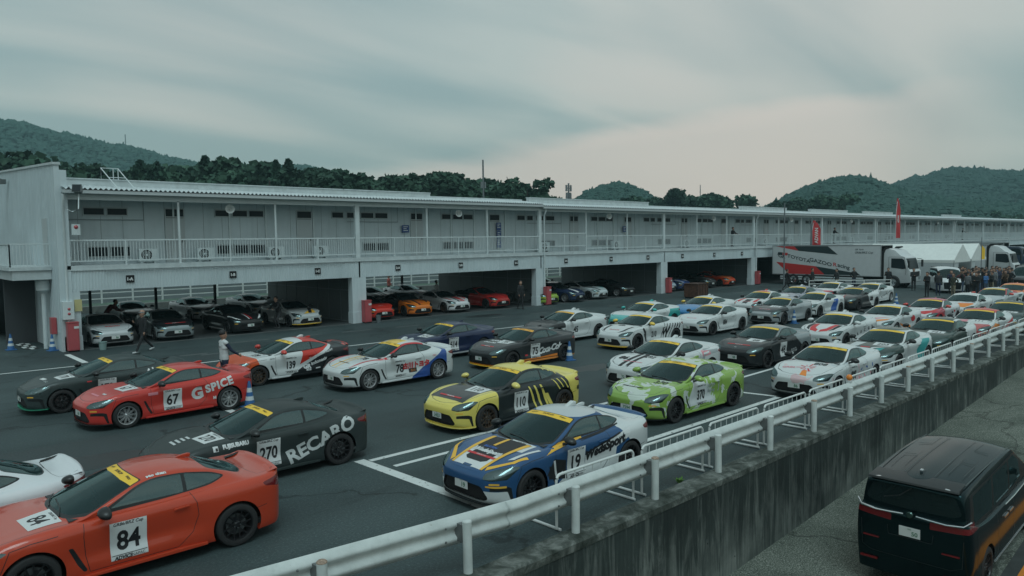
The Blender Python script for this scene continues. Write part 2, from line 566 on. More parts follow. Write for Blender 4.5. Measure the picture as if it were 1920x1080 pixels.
def strip_poly(pts, w):
    """thin ribbon polygon around a polyline"""
    pts = [np.array(p, float) for p in pts]; L_, R_ = [], []
    for i, p in enumerate(pts):
        a = pts[max(i - 1, 0)]; b = pts[min(i + 1, len(pts) - 1)]
        t = (b - a) / np.linalg.norm(b - a); n = np.array([-t[1], t[0]])
        L_.append(tuple(p + n * w / 2)); R_.append(tuple(p - n * w / 2))
    return L_ + R_[::-1]

def mirror_bm(bm):
    geom = bm.verts[:] + bm.edges[:] + bm.faces[:]
    res = bmesh.ops.duplicate(bm, geom=geom)
    nv = [g for g in res['geom'] if isinstance(g, bmesh.types.BMVert)]
    nf = [g for g in res['geom'] if isinstance(g, bmesh.types.BMFace)]
    for v in nv: v.co.y = -v.co.y
    bmesh.ops.reverse_faces(bm, faces=nf)
    bmesh.ops.remove_doubles(bm, verts=[v for v in bm.verts if abs(v.co.y) < 2e-4], dist=1e-4)
def split_out(bm, faces, both=False):
    """move faces into a new bmesh"""
    idx = {f for f in faces if f.is_valid}
    nb = bmesh.new(); vm = {}
    for f in idx:
        vv = []
        for v in f.verts:
            if v not in vm: vm[v] = nb.verts.new(v.co)
            vv.append(vm[v])
        nf = nb.faces.new(vv); nf.material_index = 0; nf.smooth = True
    return nb
def bm_object(bm, name, mats, smooth=True, angle=40, solid=0.0):
    bmesh.ops.triangulate(bm, faces=[f for f in bm.faces if len(f.verts) > 4])
    if solid: bmesh.ops.solidify(bm, geom=bm.faces[:], thickness=solid)
    me = bpy.data.meshes.new(name); bm.to_mesh(me); bm.free()
    for m in mats: me.materials.append(m)
    if smooth: shade(me, angle)
    return me

CARM = {}
def build_car_meshes():
    def side(i, px):
        # lower body: flared at the wheels, hollow along the doors, skirt flare at the bottom
        door = max(0, 1 - abs((px - .0) / .95) ** 3) if abs(px) < .95 else 0
        nose = 1 if px > 1.9 else 0
        return (.035 + .03 * nose, .012 + .0 * door, .008 + .045 * door, .004 + .032 * door, .010 + .012 * door)
    G = loft_grid(RIBS, side_fn=side)
    bm = grid_bmesh(G)
    bmesh.ops.recalc_face_normals(bm, faces=bm.faces)
    c = sum((f.normal.dot(f.calc_center_median() - Vector((0, 0, .6))) for f in bm.faces))
    if c < 0: bmesh.ops.reverse_faces(bm, faces=bm.faces)
    sideF = lambda f: f.calc_center_median().y > .45 and f.normal.y > .12
    XZ = (Vector((1, 0, 0)), Vector((0, 0, 1)))
    XY = (Vector((1, 0, 0)), Vector((0, 1, 0)))
    YZ = (Vector((0, 1, 0)), Vector((0, 0, 1)))
    # wheel arches
    for ax in (1.2875, -1.2875):
        poly = [(ax + .358 * math.cos(a), .318 + .358 * math.sin(a)) for a in [2 * PI * k / 36 for k in range(36)]]
        fs = cut(bm, poly, (0, 1, 0), lambda f: f.calc_center_median().y > .5, frm=XZ)
        bmesh.ops.delete(bm, geom=fs, context='FACES')
    # side glass: black surround, then panes
    dlo = rounded([(.55, .905, .02), (-.30, .925, .1), (-.95, .965, .1), (-1.22, 1.03, .05), (-1.02, 1.115, .15), (-.62, 1.200, .15), (-.22, 1.212, .1), (.02, 1.158, .1)], n=3)
    cut(bm, dlo, (0, 1, 0), lambda f: f.calc_center_median().y > .5 and f.normal.y > .2, 1, frm=XZ)
    front = rounded([(.36, .955, .015), (-.585, .955, .02), (-.585, 1.183, .02), (-.22, 1.192, .1), (.02, 1.132, .1)], n=3)
    fr = cut(bm, front, (0, 1, 0), lambda f: f.calc_center_median().y > .5 and f.normal.y > .2, 2, frm=XZ)
    quart = rounded([(-.635, .962, .015), (-.95, .988, .05), (-1.18, 1.035, .05), (-1.00, 1.098, .12), (-.635, 1.180, .02)], n=3)
    qu = cut(bm, quart, (0, 1, 0), lambda f: f.calc_center_median().y > .5 and f.normal.y > .2, 3, frm=XZ)
    topF = lambda f: f.normal.z > .25 and f.calc_center_median().z > .8
    # windscreen (half, closed on the centre line)
    ws = rounded([(.885, -.01, 0), (.872, .25, .1), (.80, .50, .1), (.60, .672, .04), (-.065, .538, .04), (-.015, .30, .1), (.008, -.01, 0)], n=3)
    cut(bm, rounded([(.945, -.01, 0), (.935, .25, .1), (.865, .52, .1), (.66, .705, .03), (.54, .70, .03), (-.085, .553, .03), (-.03, .3, .1), (-.008, -.01, 0)], n=3), (0, 0, 1), topF, 1, frm=XY)
    wf = cut(bm, ws, (0, 0, 1), topF, 4, frm=XY)
    st = [(.125, -.01), (.118, .30), (.055, .62), (-.20, .62), (-.2, -.01)]
    sf = cut(bm, st, (0, 0, 1), lambda f: f.material_index == 4, 5, frm=XY)
    rw = rounded([(-.955, -.01, 0), (-.965, .30, .1), (-1.02, .475, .06), (-1.46, .475, .12), (-1.55, .30, .15), (-1.575, -.01, 0)], n=3)
    cut(bm, rounded([(-.935, -.01, 0), (-.945, .30, .1), (-1.0, .495, .06), (-1.47, .495, .12), (-1.57, .31, .15), (-1.595, -.01, 0)], n=3), (0, 0, 1), topF, 1, frm=XY)
    cut(bm, rw, (0, 0, 1), topF, 6, frm=XY)
    # front: grille, headlamp, corner intake, vent
    frontF = lambda f: f.calc_center_median().x > 1.5 and f.normal.x > .1
    gr = rounded([(-.01, .215, 0), (.53, .215, .05), (.60, .26, .05), (.47, .455, .05), (-.01, .475, 0)], n=2)
    cut(bm, gr, (1, 0, 0), frontF, 7, frm=YZ)
    D = Vector((1, .75, .45)).normalized()
    U = Vector((0, 0, 1)).cross(D).normalized(); V = D.cross(U)
    def P3(*pts, r=.02): return rounded([(Vector(p).dot(U), Vector(p).dot(V)) for p in pts], r=r, n=2)
    hl = P3((2.045, .47, .555), (1.98, .63, .535), (1.80, .81, .570), (1.52, .845, .735), (1.66, .755, .745), (1.90, .56, .690), (2.00, .48, .635), r=.035)
    cut(bm, hl, D, lambda f: f.normal.x > .05 and f.calc_center_median().x > 1.3, 8, frm=(U, V))
    ind = P3((2.02, .60, .505), (1.90, .73, .505), (1.90, .73, .475), (2.02, .60, .475), r=.008)
    cut(bm, ind, D, lambda f: f.normal.x > .05 and f.calc_center_median().x > 1.3, 9, frm=(U, V))
    ik = P3((2.00, .60, .43), (1.80, .80, .455), (1.735, .83, .43), (1.70, .84, .20), (1.74, .83, .20), (1.79, .80, .37), (2.00, .60, .37), r=.01)
    cut(bm, ik, D, lambda f: f.normal.x > .05 and f.calc_center_median().x > 1.3, 1, frm=(U, V))
    cut(bm, rounded([(.90, .60), (.845, .60), (.685, .26), (.73, .25), (.80, .36)], r=.02, n=2), (0, 1, 0), sideF, 1, frm=XZ)
    # lower black line of the front lip
    # rear lamps
    D2 = Vector((-1, .6, .15)).normalized(); U2 = Vector((0, 0, 1)).cross(D2).normalized(); V2 = D2.cross(U2)
    tl = rounded([(Vector(p).dot(U2), Vector(p).dot(V2)) for p in ((-2.09, .42, .90), (-1.98, .72, .90), (-1.72, .86, .86), (-1.74, .85, .80), (-1.98, .72, .72), (-2.09, .44, .76))], r=.03, n=2)
    cut(bm, tl, D2, lambda f: f.normal.x < -.02 and f.calc_center_median().x < -1.5, 10, frm=(U2, V2))
    dif = rounded([(-.01, .20, 0), (.62, .20, .03), (.55, .36, .03), (-.01, .38, 0)], n=2)
    cut(bm, dif, (-1, 0, 0), lambda f: f.calc_center_median().x < -1.6 and f.normal.x < -.1, 1, frm=YZ)
    # panel gaps
    seams = [[(.70, .86), (.715, .70), (.70, .45), (.66, .235)], [(.66, .235), (-.45, .235)], [(-.45, .235), (-.66, .40), (-.74, .62), (-.72, .80), (-.66, .93)],
             [(1.00, .80), (1.30, .785), (1.52, .745)], [(-1.75, .52), (-1.52, .50)], [(1.62, .50), (1.52, .745)]]
    for s_ in seams: cut(bm, strip_poly(s_, .009), (0, 1, 0), sideF, 1, frm=XZ)
    hoodl = [(.84, .70), (1.2, .735), (1.5, .72), (1.78, .62), (1.93, .40), (1.985, .2), (2.0, -.01)]
    cut(bm, strip_poly(hoodl, .010), (0, 0, 1), lambda f: f.normal.z > .3 and f.calc_center_median().x > .7, 1, frm=XY)
    cut(bm, strip_poly([(-1.62, -.01), (-1.64, .4), (-1.70, .62), (-1.98, .60)], .009), (0, 0, 1), lambda f: f.normal.z > .5 and f.calc_center_median().x < -1.4, 1, frm=XY)
    # door handle recess
    parts = {}
    def grab(mi, mirror=False):
        fs = [f for f in bm.faces if f.material_index == mi]
        nb = split_out(bm, fs)
        return nb, fs
    res = {}
    dele = []
    for mi, nm, mirr in ((2, 'front_window', 1), (3, 'quarter_window', 1), (4, 'windscreen', 2), (5, 'sun_strip', 2), (6, 'rear_window', 2), (7, 'grille', 2), (8, 'headlight', 1), (9, 'indicator', 1), (10, 'taillight', 1)):
        nb, fs = grab(mi); dele += fs
        if mirr == 2: mirror_bm(nb)
        res[nm] = nb
    bmesh.ops.delete(bm, geom=dele, context='FACES')
    mirror_bm(bm)
    for f in bm.faces: f.smooth = True
    # wheel wells + floor, black
    mb = MB()
    for ax in (1.2875, -1.2875):
        for sg in (1, -1):
            prof = []
            n = 22
            vs = []
            for k in range(n + 1):
                a = -.35 + (PI + .7) * k / n
                x, z = ax + .36 * math.cos(a), .318 + .36 * math.sin(a)
                yo = .86 if abs(math.cos(a)) < 1.1 else .8
                vs += [(x, sg * .875, z), (x, sg * .45, z)]
            mb.add(vs, [(2 * k, 2 * k + 1, 2 * k + 3, 2 * k + 2) for k in range(n)])
            mb.add([(ax + .36 * math.cos(a), sg * .45, .318 + .36 * math.sin(a)) for a in [-.35 + (PI + .7) * k / n for k in range(n + 1)]], [tuple(range(n + 1))])
    mb.box(-1.95, 1.95, -.44, .44, .17, .20)
    mb.box(-.92, .92, -.80, .80, .17, .20)
    for v in mb.v: bm.verts.new(v)
    bm.verts.ensure_lookup_table()
    off = len(bm.verts) - len(mb.v)
    for f in mb.f:
        nf = bm.faces.new([bm.verts[off + i] for i in f]); nf.material_index = 1
    bvh_bm = bm.copy()
    bmesh.ops.delete(bvh_bm, geom=[f for f in bvh_bm.faces if f.calc_center_median().z < .2 or abs(f.calc_center_median().y) < .46 and f.material_index == 1 and f.calc_center_median().z < .7], context='FACES')
    # headlight/grille patched back for projection
    CARM['bvh'] = BVHTree.FromBMesh(bvh_bm)
    bvh_bm.free()
    def lip_adjust(b): pass
    CARM['body'] = bm_object(bm, 'body', [M_BLACK, M_BLACK], angle=38)
    mats = dict(front_window=M_GLASS, quarter_window=M_GLASS, windscreen=M_SCREEN, sun_strip=M_YEL, rear_window=M_SCREEN, grille=M_DARK, headlight=M_LENS, indicator=M_AMBER, taillight=M_RED)
    for nm, nb in res.items():
        if nm in ('grille',):
            for v in nb.verts: v.co.x -= .03
        if nm in ('front_window', 'quarter_window', 'headlight', 'indicator', 'taillight'):
            r_ = nb.copy()
            for v in r_.verts: v.co.y *= -1
            bmesh.ops.reverse_faces(r_, faces=r_.faces)
            if nm == 'headlight': CARM[nm + '_bmL'] = None
            CARM[nm + 'R'] = bm_object(r_, nm, [mats[nm]])
        CARM[nm] = bm_object(nb, nm, [mats[nm]])
    # lamp interior: the reflector bowl behind the lens
    for sg, key in ((1, 'lampL'), (-1, 'lampR')):
        me = CARM['headlight' if sg == 1 else 'headlightR']
        m2 = me.copy(); 
        for v in m2.vertices: v.co = Vector((v.co.x - .035, v.co.y - .035 * sg, v.co.z - .02))
        m2.materials.clear(); m2.materials.append(M_REFL)
        CARM[key] = m2
        mb = MB()
        for (x, y, z) in ((1.90, .62, .585), (1.80, .70, .61)):
            mb.lathe([(0, .055), (.028, .05), (.040, .02), (.042, -.02)], 14, 'X', (x, y * sg, z))
        CARM[key + 'p'] = mb.mesh('projector', [M_LENS if False else M_CHROME], smooth=True)
    # grille bars and frame
    mb = MB()
    for z in (.26, .31, .36, .41):
        mb.bar((2.06, -.42, z), (2.06, .42, z), .02, .006)
    CARM['grille_bars'] = mb.mesh('grille_bars', [M_BLACK])
    # front lip
    mb = MB()
    pts = [(1.62, -.84), (1.80, -.81), (1.98, -.68), (2.08, -.50), (2.125, -.25), (2.135, 0), (2.125, .25), (2.08, .50), (1.98, .68), (1.80, .81), (1.62, .84)]
    inner = [(x - .10, y * .88) for x, y in pts]
    n = len(pts)
    vs = [(x, y, .150) for x, y in pts] + [(x, y, .172) for x, y in pts] + [(x, y, .150) for x, y in inner] + [(x, y, .172) for x, y in inner]
    fs = []
    for i in range(n - 1):
        fs += [(i, i + 1, n + i + 1, n + i), (n + i, n + i + 1, 3 * n + i + 1, 3 * n + i), (i + 1, i, 2 * n + i, 2 * n + i + 1)]
    mb.add(vs, fs)
    CARM['front_lip'] = mb.mesh('front_lip', [M_BLACK], smooth=True)
    # side skirts
    mb = MB()
    for sg in (1, -1):
        poly = [(.86, .165), (-.84, .165), (-.84, .20), (-.52, .215), (.70, .20), (.86, .20)]
        mb.prism(poly, sg * .835, sg * .885, 'XZ')
    CARM['skirt'] = mb.mesh('side_skirt', [M_BLACK], bevel=.006)
    # ducktail spoiler
    mb = MB()
    yy = np.linspace(-.70, .70, 21); vs = []
    for y in yy:
        k = 1 - (abs(y) / .74) ** 3
        xb = -1.93 - .055 * math.sqrt(max(0, 1 - (y / .78) ** 2))
        zt = .968 + .048 * k
        vs += [(xb + .11, y, .955), (xb - .02, y, zt + .008), (xb - .045, y, zt + .002), (xb - .01, y, .935)]
    fs = []
    for i in range(20):
        for k in range(3): fs.append((4 * i + k, 4 * i + k + 1, 4 * i + k + 5, 4 * i + k + 4))
    mb.add(vs, fs)
    CARM['spoiler'] = mb.mesh('spoiler', [M_BLACK], smooth=True, angle=50)
    # roof fin
    mb = MB()
    mb.prism([(-.72, 1.275), (-.93, 1.24), (-.94, 1.295), (-.90, 1.305), (-.82, 1.298)], -.022, .022, 'XZ')
    CARM['fin'] = mb.mesh('antenna', [M_BLACK], bevel=.008, smooth=True)
    # mirror: cap, glass, stalk
    for sg, k in ((1, 'L'), (-1, 'R')):
        bmm = bmesh.new(); bmesh.ops.create_uvsphere(bmm, u_segments=20, v_segments=12, radius=1)
        for v in bmm.verts:
            x, y, z = v.co
            x = x * (.115 if x > 0 else .05)
            v.co = Vector((.46 + x + .03 * (1 - y * sg) * 0, sg * (.965) + y * .125, .985 + z * .072 - (.02 * y * sg)))
        CARM['mirror' + k] = bm_object(bmm, 'side_mirror', [M_BLACK], angle=60)
        mb = MB(); mb.tube([(.48, sg * .80, .90), (.47, sg * .88, .925), (.46, sg * .93, .95)], [.028, .024, .03], 8)
        CARM['stalk' + k] = mb.mesh('mirror_stalk', [M_BLACK], smooth=True)
        mb = MB()
        mb.prism([(-.40, .765), (-.60, .775), (-.61, .797), (-.41, .79)], sg * .850, sg * .880, 'XZ')
        CARM['handle' + k] = mb.mesh('door_handle', [M_BLACK], bevel=.006, smooth=True)
    # wipers
    mb = MB()
    mb.tube([(.90, .42, .915), (.83, .15, .948), (.80, -.22, .962)], .009, 5)
    mb.tube([(.91, -.10, .925), (.86, -.34, .935), (.76, -.58, .935)], .009, 5)
    CARM['wiper'] = mb.mesh('wiper', [M_BLACK])
    # interior: tub, dashboard, seats, wheel, roll cage
    mb = MB()
    mb.box(-1.35, .80, -.66, .66, .30, .34)
    mb.prism([(.84, .60), (.84, .90), (.60, .915), (.42, .86), (.40, .60)], -.68, .68, 'XZ')
    mb.box(-1.35, -1.25, -.62, .62, .3, .86)
    CARM['tub'] = mb.mesh('interior', [M_SEAT])
    mb = MB()
    for y in (-.34, .34):
        mb.prism([(.20, .45), (-.30, .42), (-.38, .50), (-.56, 1.06), (-.46, 1.09), (-.26, .62), (.20, .60)], y - .23, y + .23, 'XZ')
        mb.prism([(-.52, 1.0), (-.55, 1.14), (-.47, 1.16), (-.42, 1.03)], y - .12, y + .12, 'XZ')
    CARM['seats'] = mb.mesh('seat', [plain('seat_charcoal', (.09, .10, .10), .8)], bevel=.02, smooth=True)
    mb = MB()
    ring = [(.28 + .05 * math.sin(a) * 1.0, -.34 + .17 * math.cos(a), .84 + .16 * math.sin(a)) for a in [2 * PI * k / 20 for k in range(20)]]
    mb.tube(ring, .014, 6, closed=True)
    mb.bar((.28, -.50, .84), (.28, -.18, .84), .03, .02); mb.bar((.28, -.34, .84), (.40, -.34, .78), .05, .05)
    CARM['steer'] = mb.mesh('steering_wheel', [M_BLACK], smooth=True)
    mb = MB()
    mb.tube([(-.62, .50, .35), (-.62, .55, .9), (-.62, .50, 1.17), (-.62, -.50, 1.17), (-.62, -.55, .9), (-.62, -.5, .35)], .02, 6)
    mb.tube([(-.62, .45, 1.12), (-1.25, .42, .85)], .02, 6); mb.tube([(-.62, -.45, 1.12), (-1.25, -.42, .85)], .02, 6)
    mb.tube([(-.62, .48, .95), (-.62, -.48, .95)], .02, 6)
    CARM['cage'] = mb.mesh('roll_cage', [plain('cage_grey', (.5, .51, .52), .5)], smooth=True)
    # wheel
    mb = MB()
    mb.lathe([(.222, .10), (.232, .112), (.262, .116), (.296, .108), (.312, .085), (.3155, .05), (.3155, -.07), (.300, -.10), (.225, -.105)], 40, 'Y')
    CARM['tyre'] = mb.mesh('tyre', [M_TYRE], smooth=True, angle=40)
    for style in ('ten', 'six'):
        mb = MB()
        mb.lathe([(.226, .104), (.222, .108), (.214, .106), (.208, .09), (.200, .06), (.198, -.08)], 40, 'Y')
        mb.mat(2).lathe([(.06, .018), (.15, .018), (.152, .0)], 28, 'Y'); mb.mat(1).lathe([(.0, .0), (.20, -.02)], 28, 'Y'); mb.mat(0)
        mb.lathe([(.0, .078), (.030, .078), (.036, .070), (.060, .062), (.064, .03)], 20, 'Y')
        if style == 'ten':
            for k in range(10):
                a = 2 * PI * k / 10
                for da in (-.085, .085):
                    a1 = a + da * 1.7; a2 = a + da * .9
                    mb.bar((.05 * math.cos(a1), .068, .05 * math.sin(a1)), (.212 * math.cos(a2), .088, .212 * math.sin(a2)), .011, .014, up=(0, 1, 0))
        else:
            for k in range(6):
                a = 2 * PI * k / 6
                for s2 in (-1, 1):
                    mb.bar((.05 * math.cos(a), .066, .05 * math.sin(a)), (.213 * math.cos(a + s2 * .30), .090, .213 * math.sin(a + s2 * .30)), .020, .016, up=(0, 1, 0))
                mb.bar((.05 * math.cos(a), .062, .05 * math.sin(a)), (.13 * math.cos(a), .075, .13 * math.sin(a)), .03, .014, up=(0, 1, 0))
        for k in range(5):
            a = 2 * PI * k / 5 + .3
            mb.mat(2).lathe([(0, .085), (.009, .085), (.010, .06)], 8, 'Y', (.046 * math.cos(a), 0, .046 * math.sin(a))); mb.mat(0)
        CARM['rim_' + style] = mb.mesh('rim', [M_RIMK, M_DARK, plain('disc_steel', (.25, .26, .27), .35, .8)], smooth=True, angle=40)
build_car_meshes()

# ---------------- decals: flat artwork diced and laid on the body
FRAMES = {
    'side': (Vector((0, 3, 0)), Vector((-1, 0, 0)), Vector((0, 0, 1)), Vector((0, -1, 0))),     # u runs to the rear on the left flank
    'top': (Vector((0, 0, 3)), Vector((0, 1, 0)), Vector((-1, 0, 0)), Vector((0, 0, -1))),       # read from in front of the car
    'front': (Vector((4, 0, 0)), Vector((0, 1, 0)), Vector((0, 0, 1)), Vector((-1, 0, 0))),
}
def rot2(vs, a):
    c, s = math.cos(a), math.sin(a); vs = np.asarray(vs, float)
    return np.stack([vs[:, 0] * c - vs[:, 1] * s, vs[:, 0] * s + vs[:, 1] * c], 1)
class Decal:
    """collects flat artwork for one mesh laid over the car body"""
    def __init__(s): s.items = []
    def poly(s, frame, pts, mi=0, lift=0): s.items.append((frame, np.array(pts, float), [tuple(range(len(pts)))], mi, lift)); return s
    def text(s, frame, txt, c, size, rot=0, mi=0, lift=1, **kw):
        vs, fs = text_mesh(txt, size, **kw)
        if len(vs): s.items.append((frame, rot2(vs, rot) + np.array(c), fs, mi, lift))
        return s
    def rect(s, frame, c, w, h, rot=0, mi=0, lift=0):
        v = np.array([(-w / 2, -h / 2), (w / 2, -h / 2), (w / 2, h / 2), (-w / 2, h / 2)])
        return s.poly(frame, rot2(v, rot) + np.array(c), mi, lift)
    def build(s, name, mats, parent, cell=.05):
        V, F, MI = [], [], []
        tree = CARM['bvh']
        for frame, vs, fs, mi, lift in s.items:
            o, U, W, D = FRAMES[frame]
            bm = bmesh.new(); bv = [bm.verts.new((a, b, 0)) for a, b in vs]
            for f in fs:
                try: bm.faces.new([bv[i] for i in f])
                except Exception: pass
            for ax in (0, 1):
                lo, hi = vs[:, ax].min(), vs[:, ax].max()
                k = math.floor(lo / cell) + 1
                while k * cell < hi:
                    co = [0, 0, 0]; no = [0, 0, 0]; co[ax] = k * cell; no[ax] = 1
                    bmesh.ops.bisect_plane(bm, geom=bm.verts[:] + bm.edges[:] + bm.faces[:], dist=1e-6, plane_co=co, plane_no=no)
                    k += 1
            bm.verts.ensure_lookup_table()
            pos = {}
            for v in bm.verts:
                p = o + U * v.co.x + W * v.co.y
                h, n, i, d = tree.ray_cast(p, D, 6)
                if h is None: pos[v] = None; continue
                if n.dot(D) > 0: n = -n
                pos[v] = h + n * (.0035 + .0025 * lift) if -n.dot(D) > .12 else None
            idx = {}
            for f in bm.faces:
                if any(pos[v] is None for v in f.verts): continue
                q = [pos[v] for v in f.verts]
                if max((a - b).length for a in q for b in q) > cell * 3.2: continue
                ids = []
                for v in f.verts:
                    if v not in idx: idx[v] = len(V); V.append(tuple(pos[v]))
                    ids.append(idx[v])
                F.append(ids); MI.append(mi)
            bm.free()
        if not F: return None
        mb = MB(); mb.v = V; mb.f = F; mb.mi = MI
        return mb.build(name, mats, parent, fixn=False, smooth=False)

def paint(name, base, zones=(), rough=.34, coat=.45, metal=0.0, camo=None):
    """car paint; zones = [(colour, [(nx,ny,nz,d), ...])] with nx*x+ny*|y|+nz*z > d for all, in the car's own space.
    a normal with 5 entries uses signed y"""
    t = NT(name)
    oc = t.coord('Object')
    ab = t.n('ShaderNodeVectorMath', operation='ABSOLUTE'); t.L.new(oc, ab.inputs[0])
    sx = t.n('ShaderNodeSeparateXYZ'); t.L.new(oc, sx.inputs[0])
    sy = t.n('ShaderNodeSeparateXYZ'); t.L.new(ab.outputs[0], sy.inputs[0])
    cb = t.n('ShaderNodeCombineXYZ'); t.L.new(sx.outputs[0], cb.inputs[0]); t.L.new(sy.outputs[1], cb.inputs[1]); t.L.new(sx.outputs[2], cb.inputs[2])
    col = tuple(base) + (1,)
    if camo:
        for (cc, sc, thr) in camo:
            f = t.noise(sc, 3, .5, oc, .6)
            g = t.math('GREATER_THAN', f, thr)
            col = t.mix(g, col, tuple(cc) + (1,))
    for c, hs in zones:
        m = None
        for h in hs:
            d = t.n('ShaderNodeVectorMath', operation='DOT_PRODUCT')
            t.L.new(oc if len(h) == 5 else cb.outputs[0], d.inputs[0]); d.inputs[1].default_value = h[:3]
            v = t.math('SUBTRACT', d.outputs['Value'], float(h[3]))
            m = v if m is None else t.math('MINIMUM', m, v)
        g = t.math('GREATER_THAN', m, 0.0)
        col = t.mix(g, col, tuple(c) + (1,))
    return t.set(col, rough, metal, coat, spec=.35)

def make_car(label, loc, rotz, paint_m, group, rim='six', rim_m=None, strip=True, strip_m=None, mirror_m=None, number=None, num_side=True, num_hood=True,
             deco=None, deco_mats=None, plate=True, plate_txt='86', detail=2, name='race_car', roof_light=None, skirt_m=None, spoiler_m=None, cell=.05, panel=True, lip_m=None, num_top='GR86/BRZ Cup', num_bot='ADVICS'):
    rim_m = rim_m or M_RIMK; mirror_m = mirror_m or M_BLACK
    root = thing(name, label, 'car', loc, rotz, group)
    def part(nm, key, parent=root, mat=None, slot=0):
        o = link(nm, CARM[key], parent)
        if mat is not None:
            o.material_slots[slot].link = 'OBJECT'; o.material_slots[slot].material = mat
        return o
    body = part('body', 'body', mat=paint_m)
    part('windscreen', 'windscreen'); part('rear_window', 'rear_window')
    for s_ in ('', 'R'):
        part('side_window', 'front_window' + s_); part('quarter_window', 'quarter_window' + s_)
        h = part('headlight', 'headlight' + s_)
        if detail > 0:
            part('reflector', 'lamp' + ('R' if s_ else 'L'), h); part('projector', 'lamp' + ('R' if s_ else 'L') + 'p', h)
        part('indicator', 'indicator' + s_); part('taillight', 'taillight' + s_)
    ss = part('sun_strip', 'sun_strip', mat=(strip_m or M_YEL) if strip else M_SCREEN)
    if strip and detail > 1:
        mb = MB()
        tr = BVHTree.FromPolygons([v.co for v in CARM['sun_strip'].vertices], [p.vertices for p in CARM['sun_strip'].polygons])
        for txt, cy, sz in (('DUNLOP', 0.02, .062), ('SUBARU', -.36, .042), ('EXEDY', .36, .042)):
            vs, fs = text_mesh(txt, sz, bold=.0015, shear=.2, spacing=1.1)
            pts = []
            for a, b in vs:
                h_, n_, i_, d_ = tr.ray_cast(Vector((.055 - float(b) * .95 - abs(cy) * .08, cy + float(a), 3)), Vector((0, 0, -1)))
                pts.append(h_ + Vector((.3, 0, 1)).normalized() * .004 if h_ else None)
            ok = [f for f in fs if all(pts[i] is not None for i in f)]
            if ok: mb.add([p if p is not None else Vector((0, 0, 1)) for p in pts], ok)
        if mb.f: mb.build('lettering', [M_INK], ss, fixn=False)
    g = part('grille', 'grille'); part('grille_bars', 'grille_bars', g)
    part('front_lip', 'front_lip', mat=lip_m or M_BLACK)
    part('side_skirt', 'skirt', mat=skirt_m or paint_m); part('spoiler', 'spoiler', mat=spoiler_m or paint_m); part('antenna', 'fin', mat=paint_m)
    for s_ in 'LR':
        mr = part('side_mirror', 'mirror' + s_, mat=mirror_m); part('mirror_stalk', 'stalk' + s_, mr)
        part('door_handle', 'handle' + s_, mat=paint_m)
    if detail > 0:
        part('wiper', 'wiper'); part('interior', 'tub'); part('seat', 'seats'); part('steering_wheel', 'steer'); part('roll_cage', 'cage')
    for ax in (1.2875, -1.2875):
        for sg in (1, -1):
            w = bpy.data.objects.new('wheel', None); COL.objects.link(w); w.parent = root
            w.location = (ax, sg * .765, .3155)
            w.rotation_euler = (0, rnd.uniform(0, 6), 0 if sg > 0 else PI)
            part('tyre', 'tyre', w); part('rim', 'rim_' + rim, w, mat=rim_m)
    if plate:
        mb = MB(); mb.box(2.112, 2.122, -.165, .165, .335, .500)
        pl = mb.build('licence_plate', [M_PLATE], root)
        if detail > 0:
            mb = MB()
            put_text(mb, plate_txt, (2.1235, .06 if len(plate_txt) < 3 else .01, .395), (0, 1, 0), (0, 0, 1), .11, bold=.003)
            put_text(mb, '500', (2.1235, .0, .472), (0, 1, 0), (0, 0, 1), .045)
            mb.build('plate_number', [M_PGREEN], pl, fixn=False)
    if number:
        w = .46
        if num_side:
            d = Decal()
            if panel: d.rect('side', (-.18, .535), w, .50)
            d.text('side', number, (-.18, .53), .36 if len(number) < 3 else .33, mi=1, bold=.010, sx=.82 if len(number) < 3 else .70)
            if detail > 1:
                d.text('side', num_top, (-.18, .752), .058, mi=1, bold=.001, shear=.2)
                d.rect('side', (-.18, .345), w - .02, .008, mi=1, lift=1)
                d.text('side', num_bot, (-.26, .31), .062, mi=1, bold=.003, shear=.2); d.text('side', 'NAPAC', (-.07, .31), .05, mi=1)
            d.build('number_panel', [M_WHITE, M_INK], root, cell)
        if num_hood:
            d = Decal()
            if panel: d.rect('top', (.30, -1.10), .56, .38, rot=.06)
            d.text('top', number, (.30, -1.11), .30, rot=.06, mi=1, bold=.006, sx=.95 if len(number) < 3 else .80)
            if detail > 1 and panel: d.text('top', num_top, (.30, -.945), .05, rot=.06, mi=1)
            d.build('number_panel', [M_WHITE, M_INK], root, cell)
    if deco:
        d = Decal(); deco(d); d.build('livery', deco_mats or globals().get('DM') or [M_WHITE, M_INK], root, cell)
    if roof_light is not None:
        mb = MB(); mb.prism([(-.42, 1.285), (-.66, 1.285), (-.68, 1.36), (-.60, 1.375), (-.50, 1.33)], -.05, .05, 'XZ')
        mb.build('roof_lamp', [roof_light], root, smooth=True, bevel=.02)
    return root
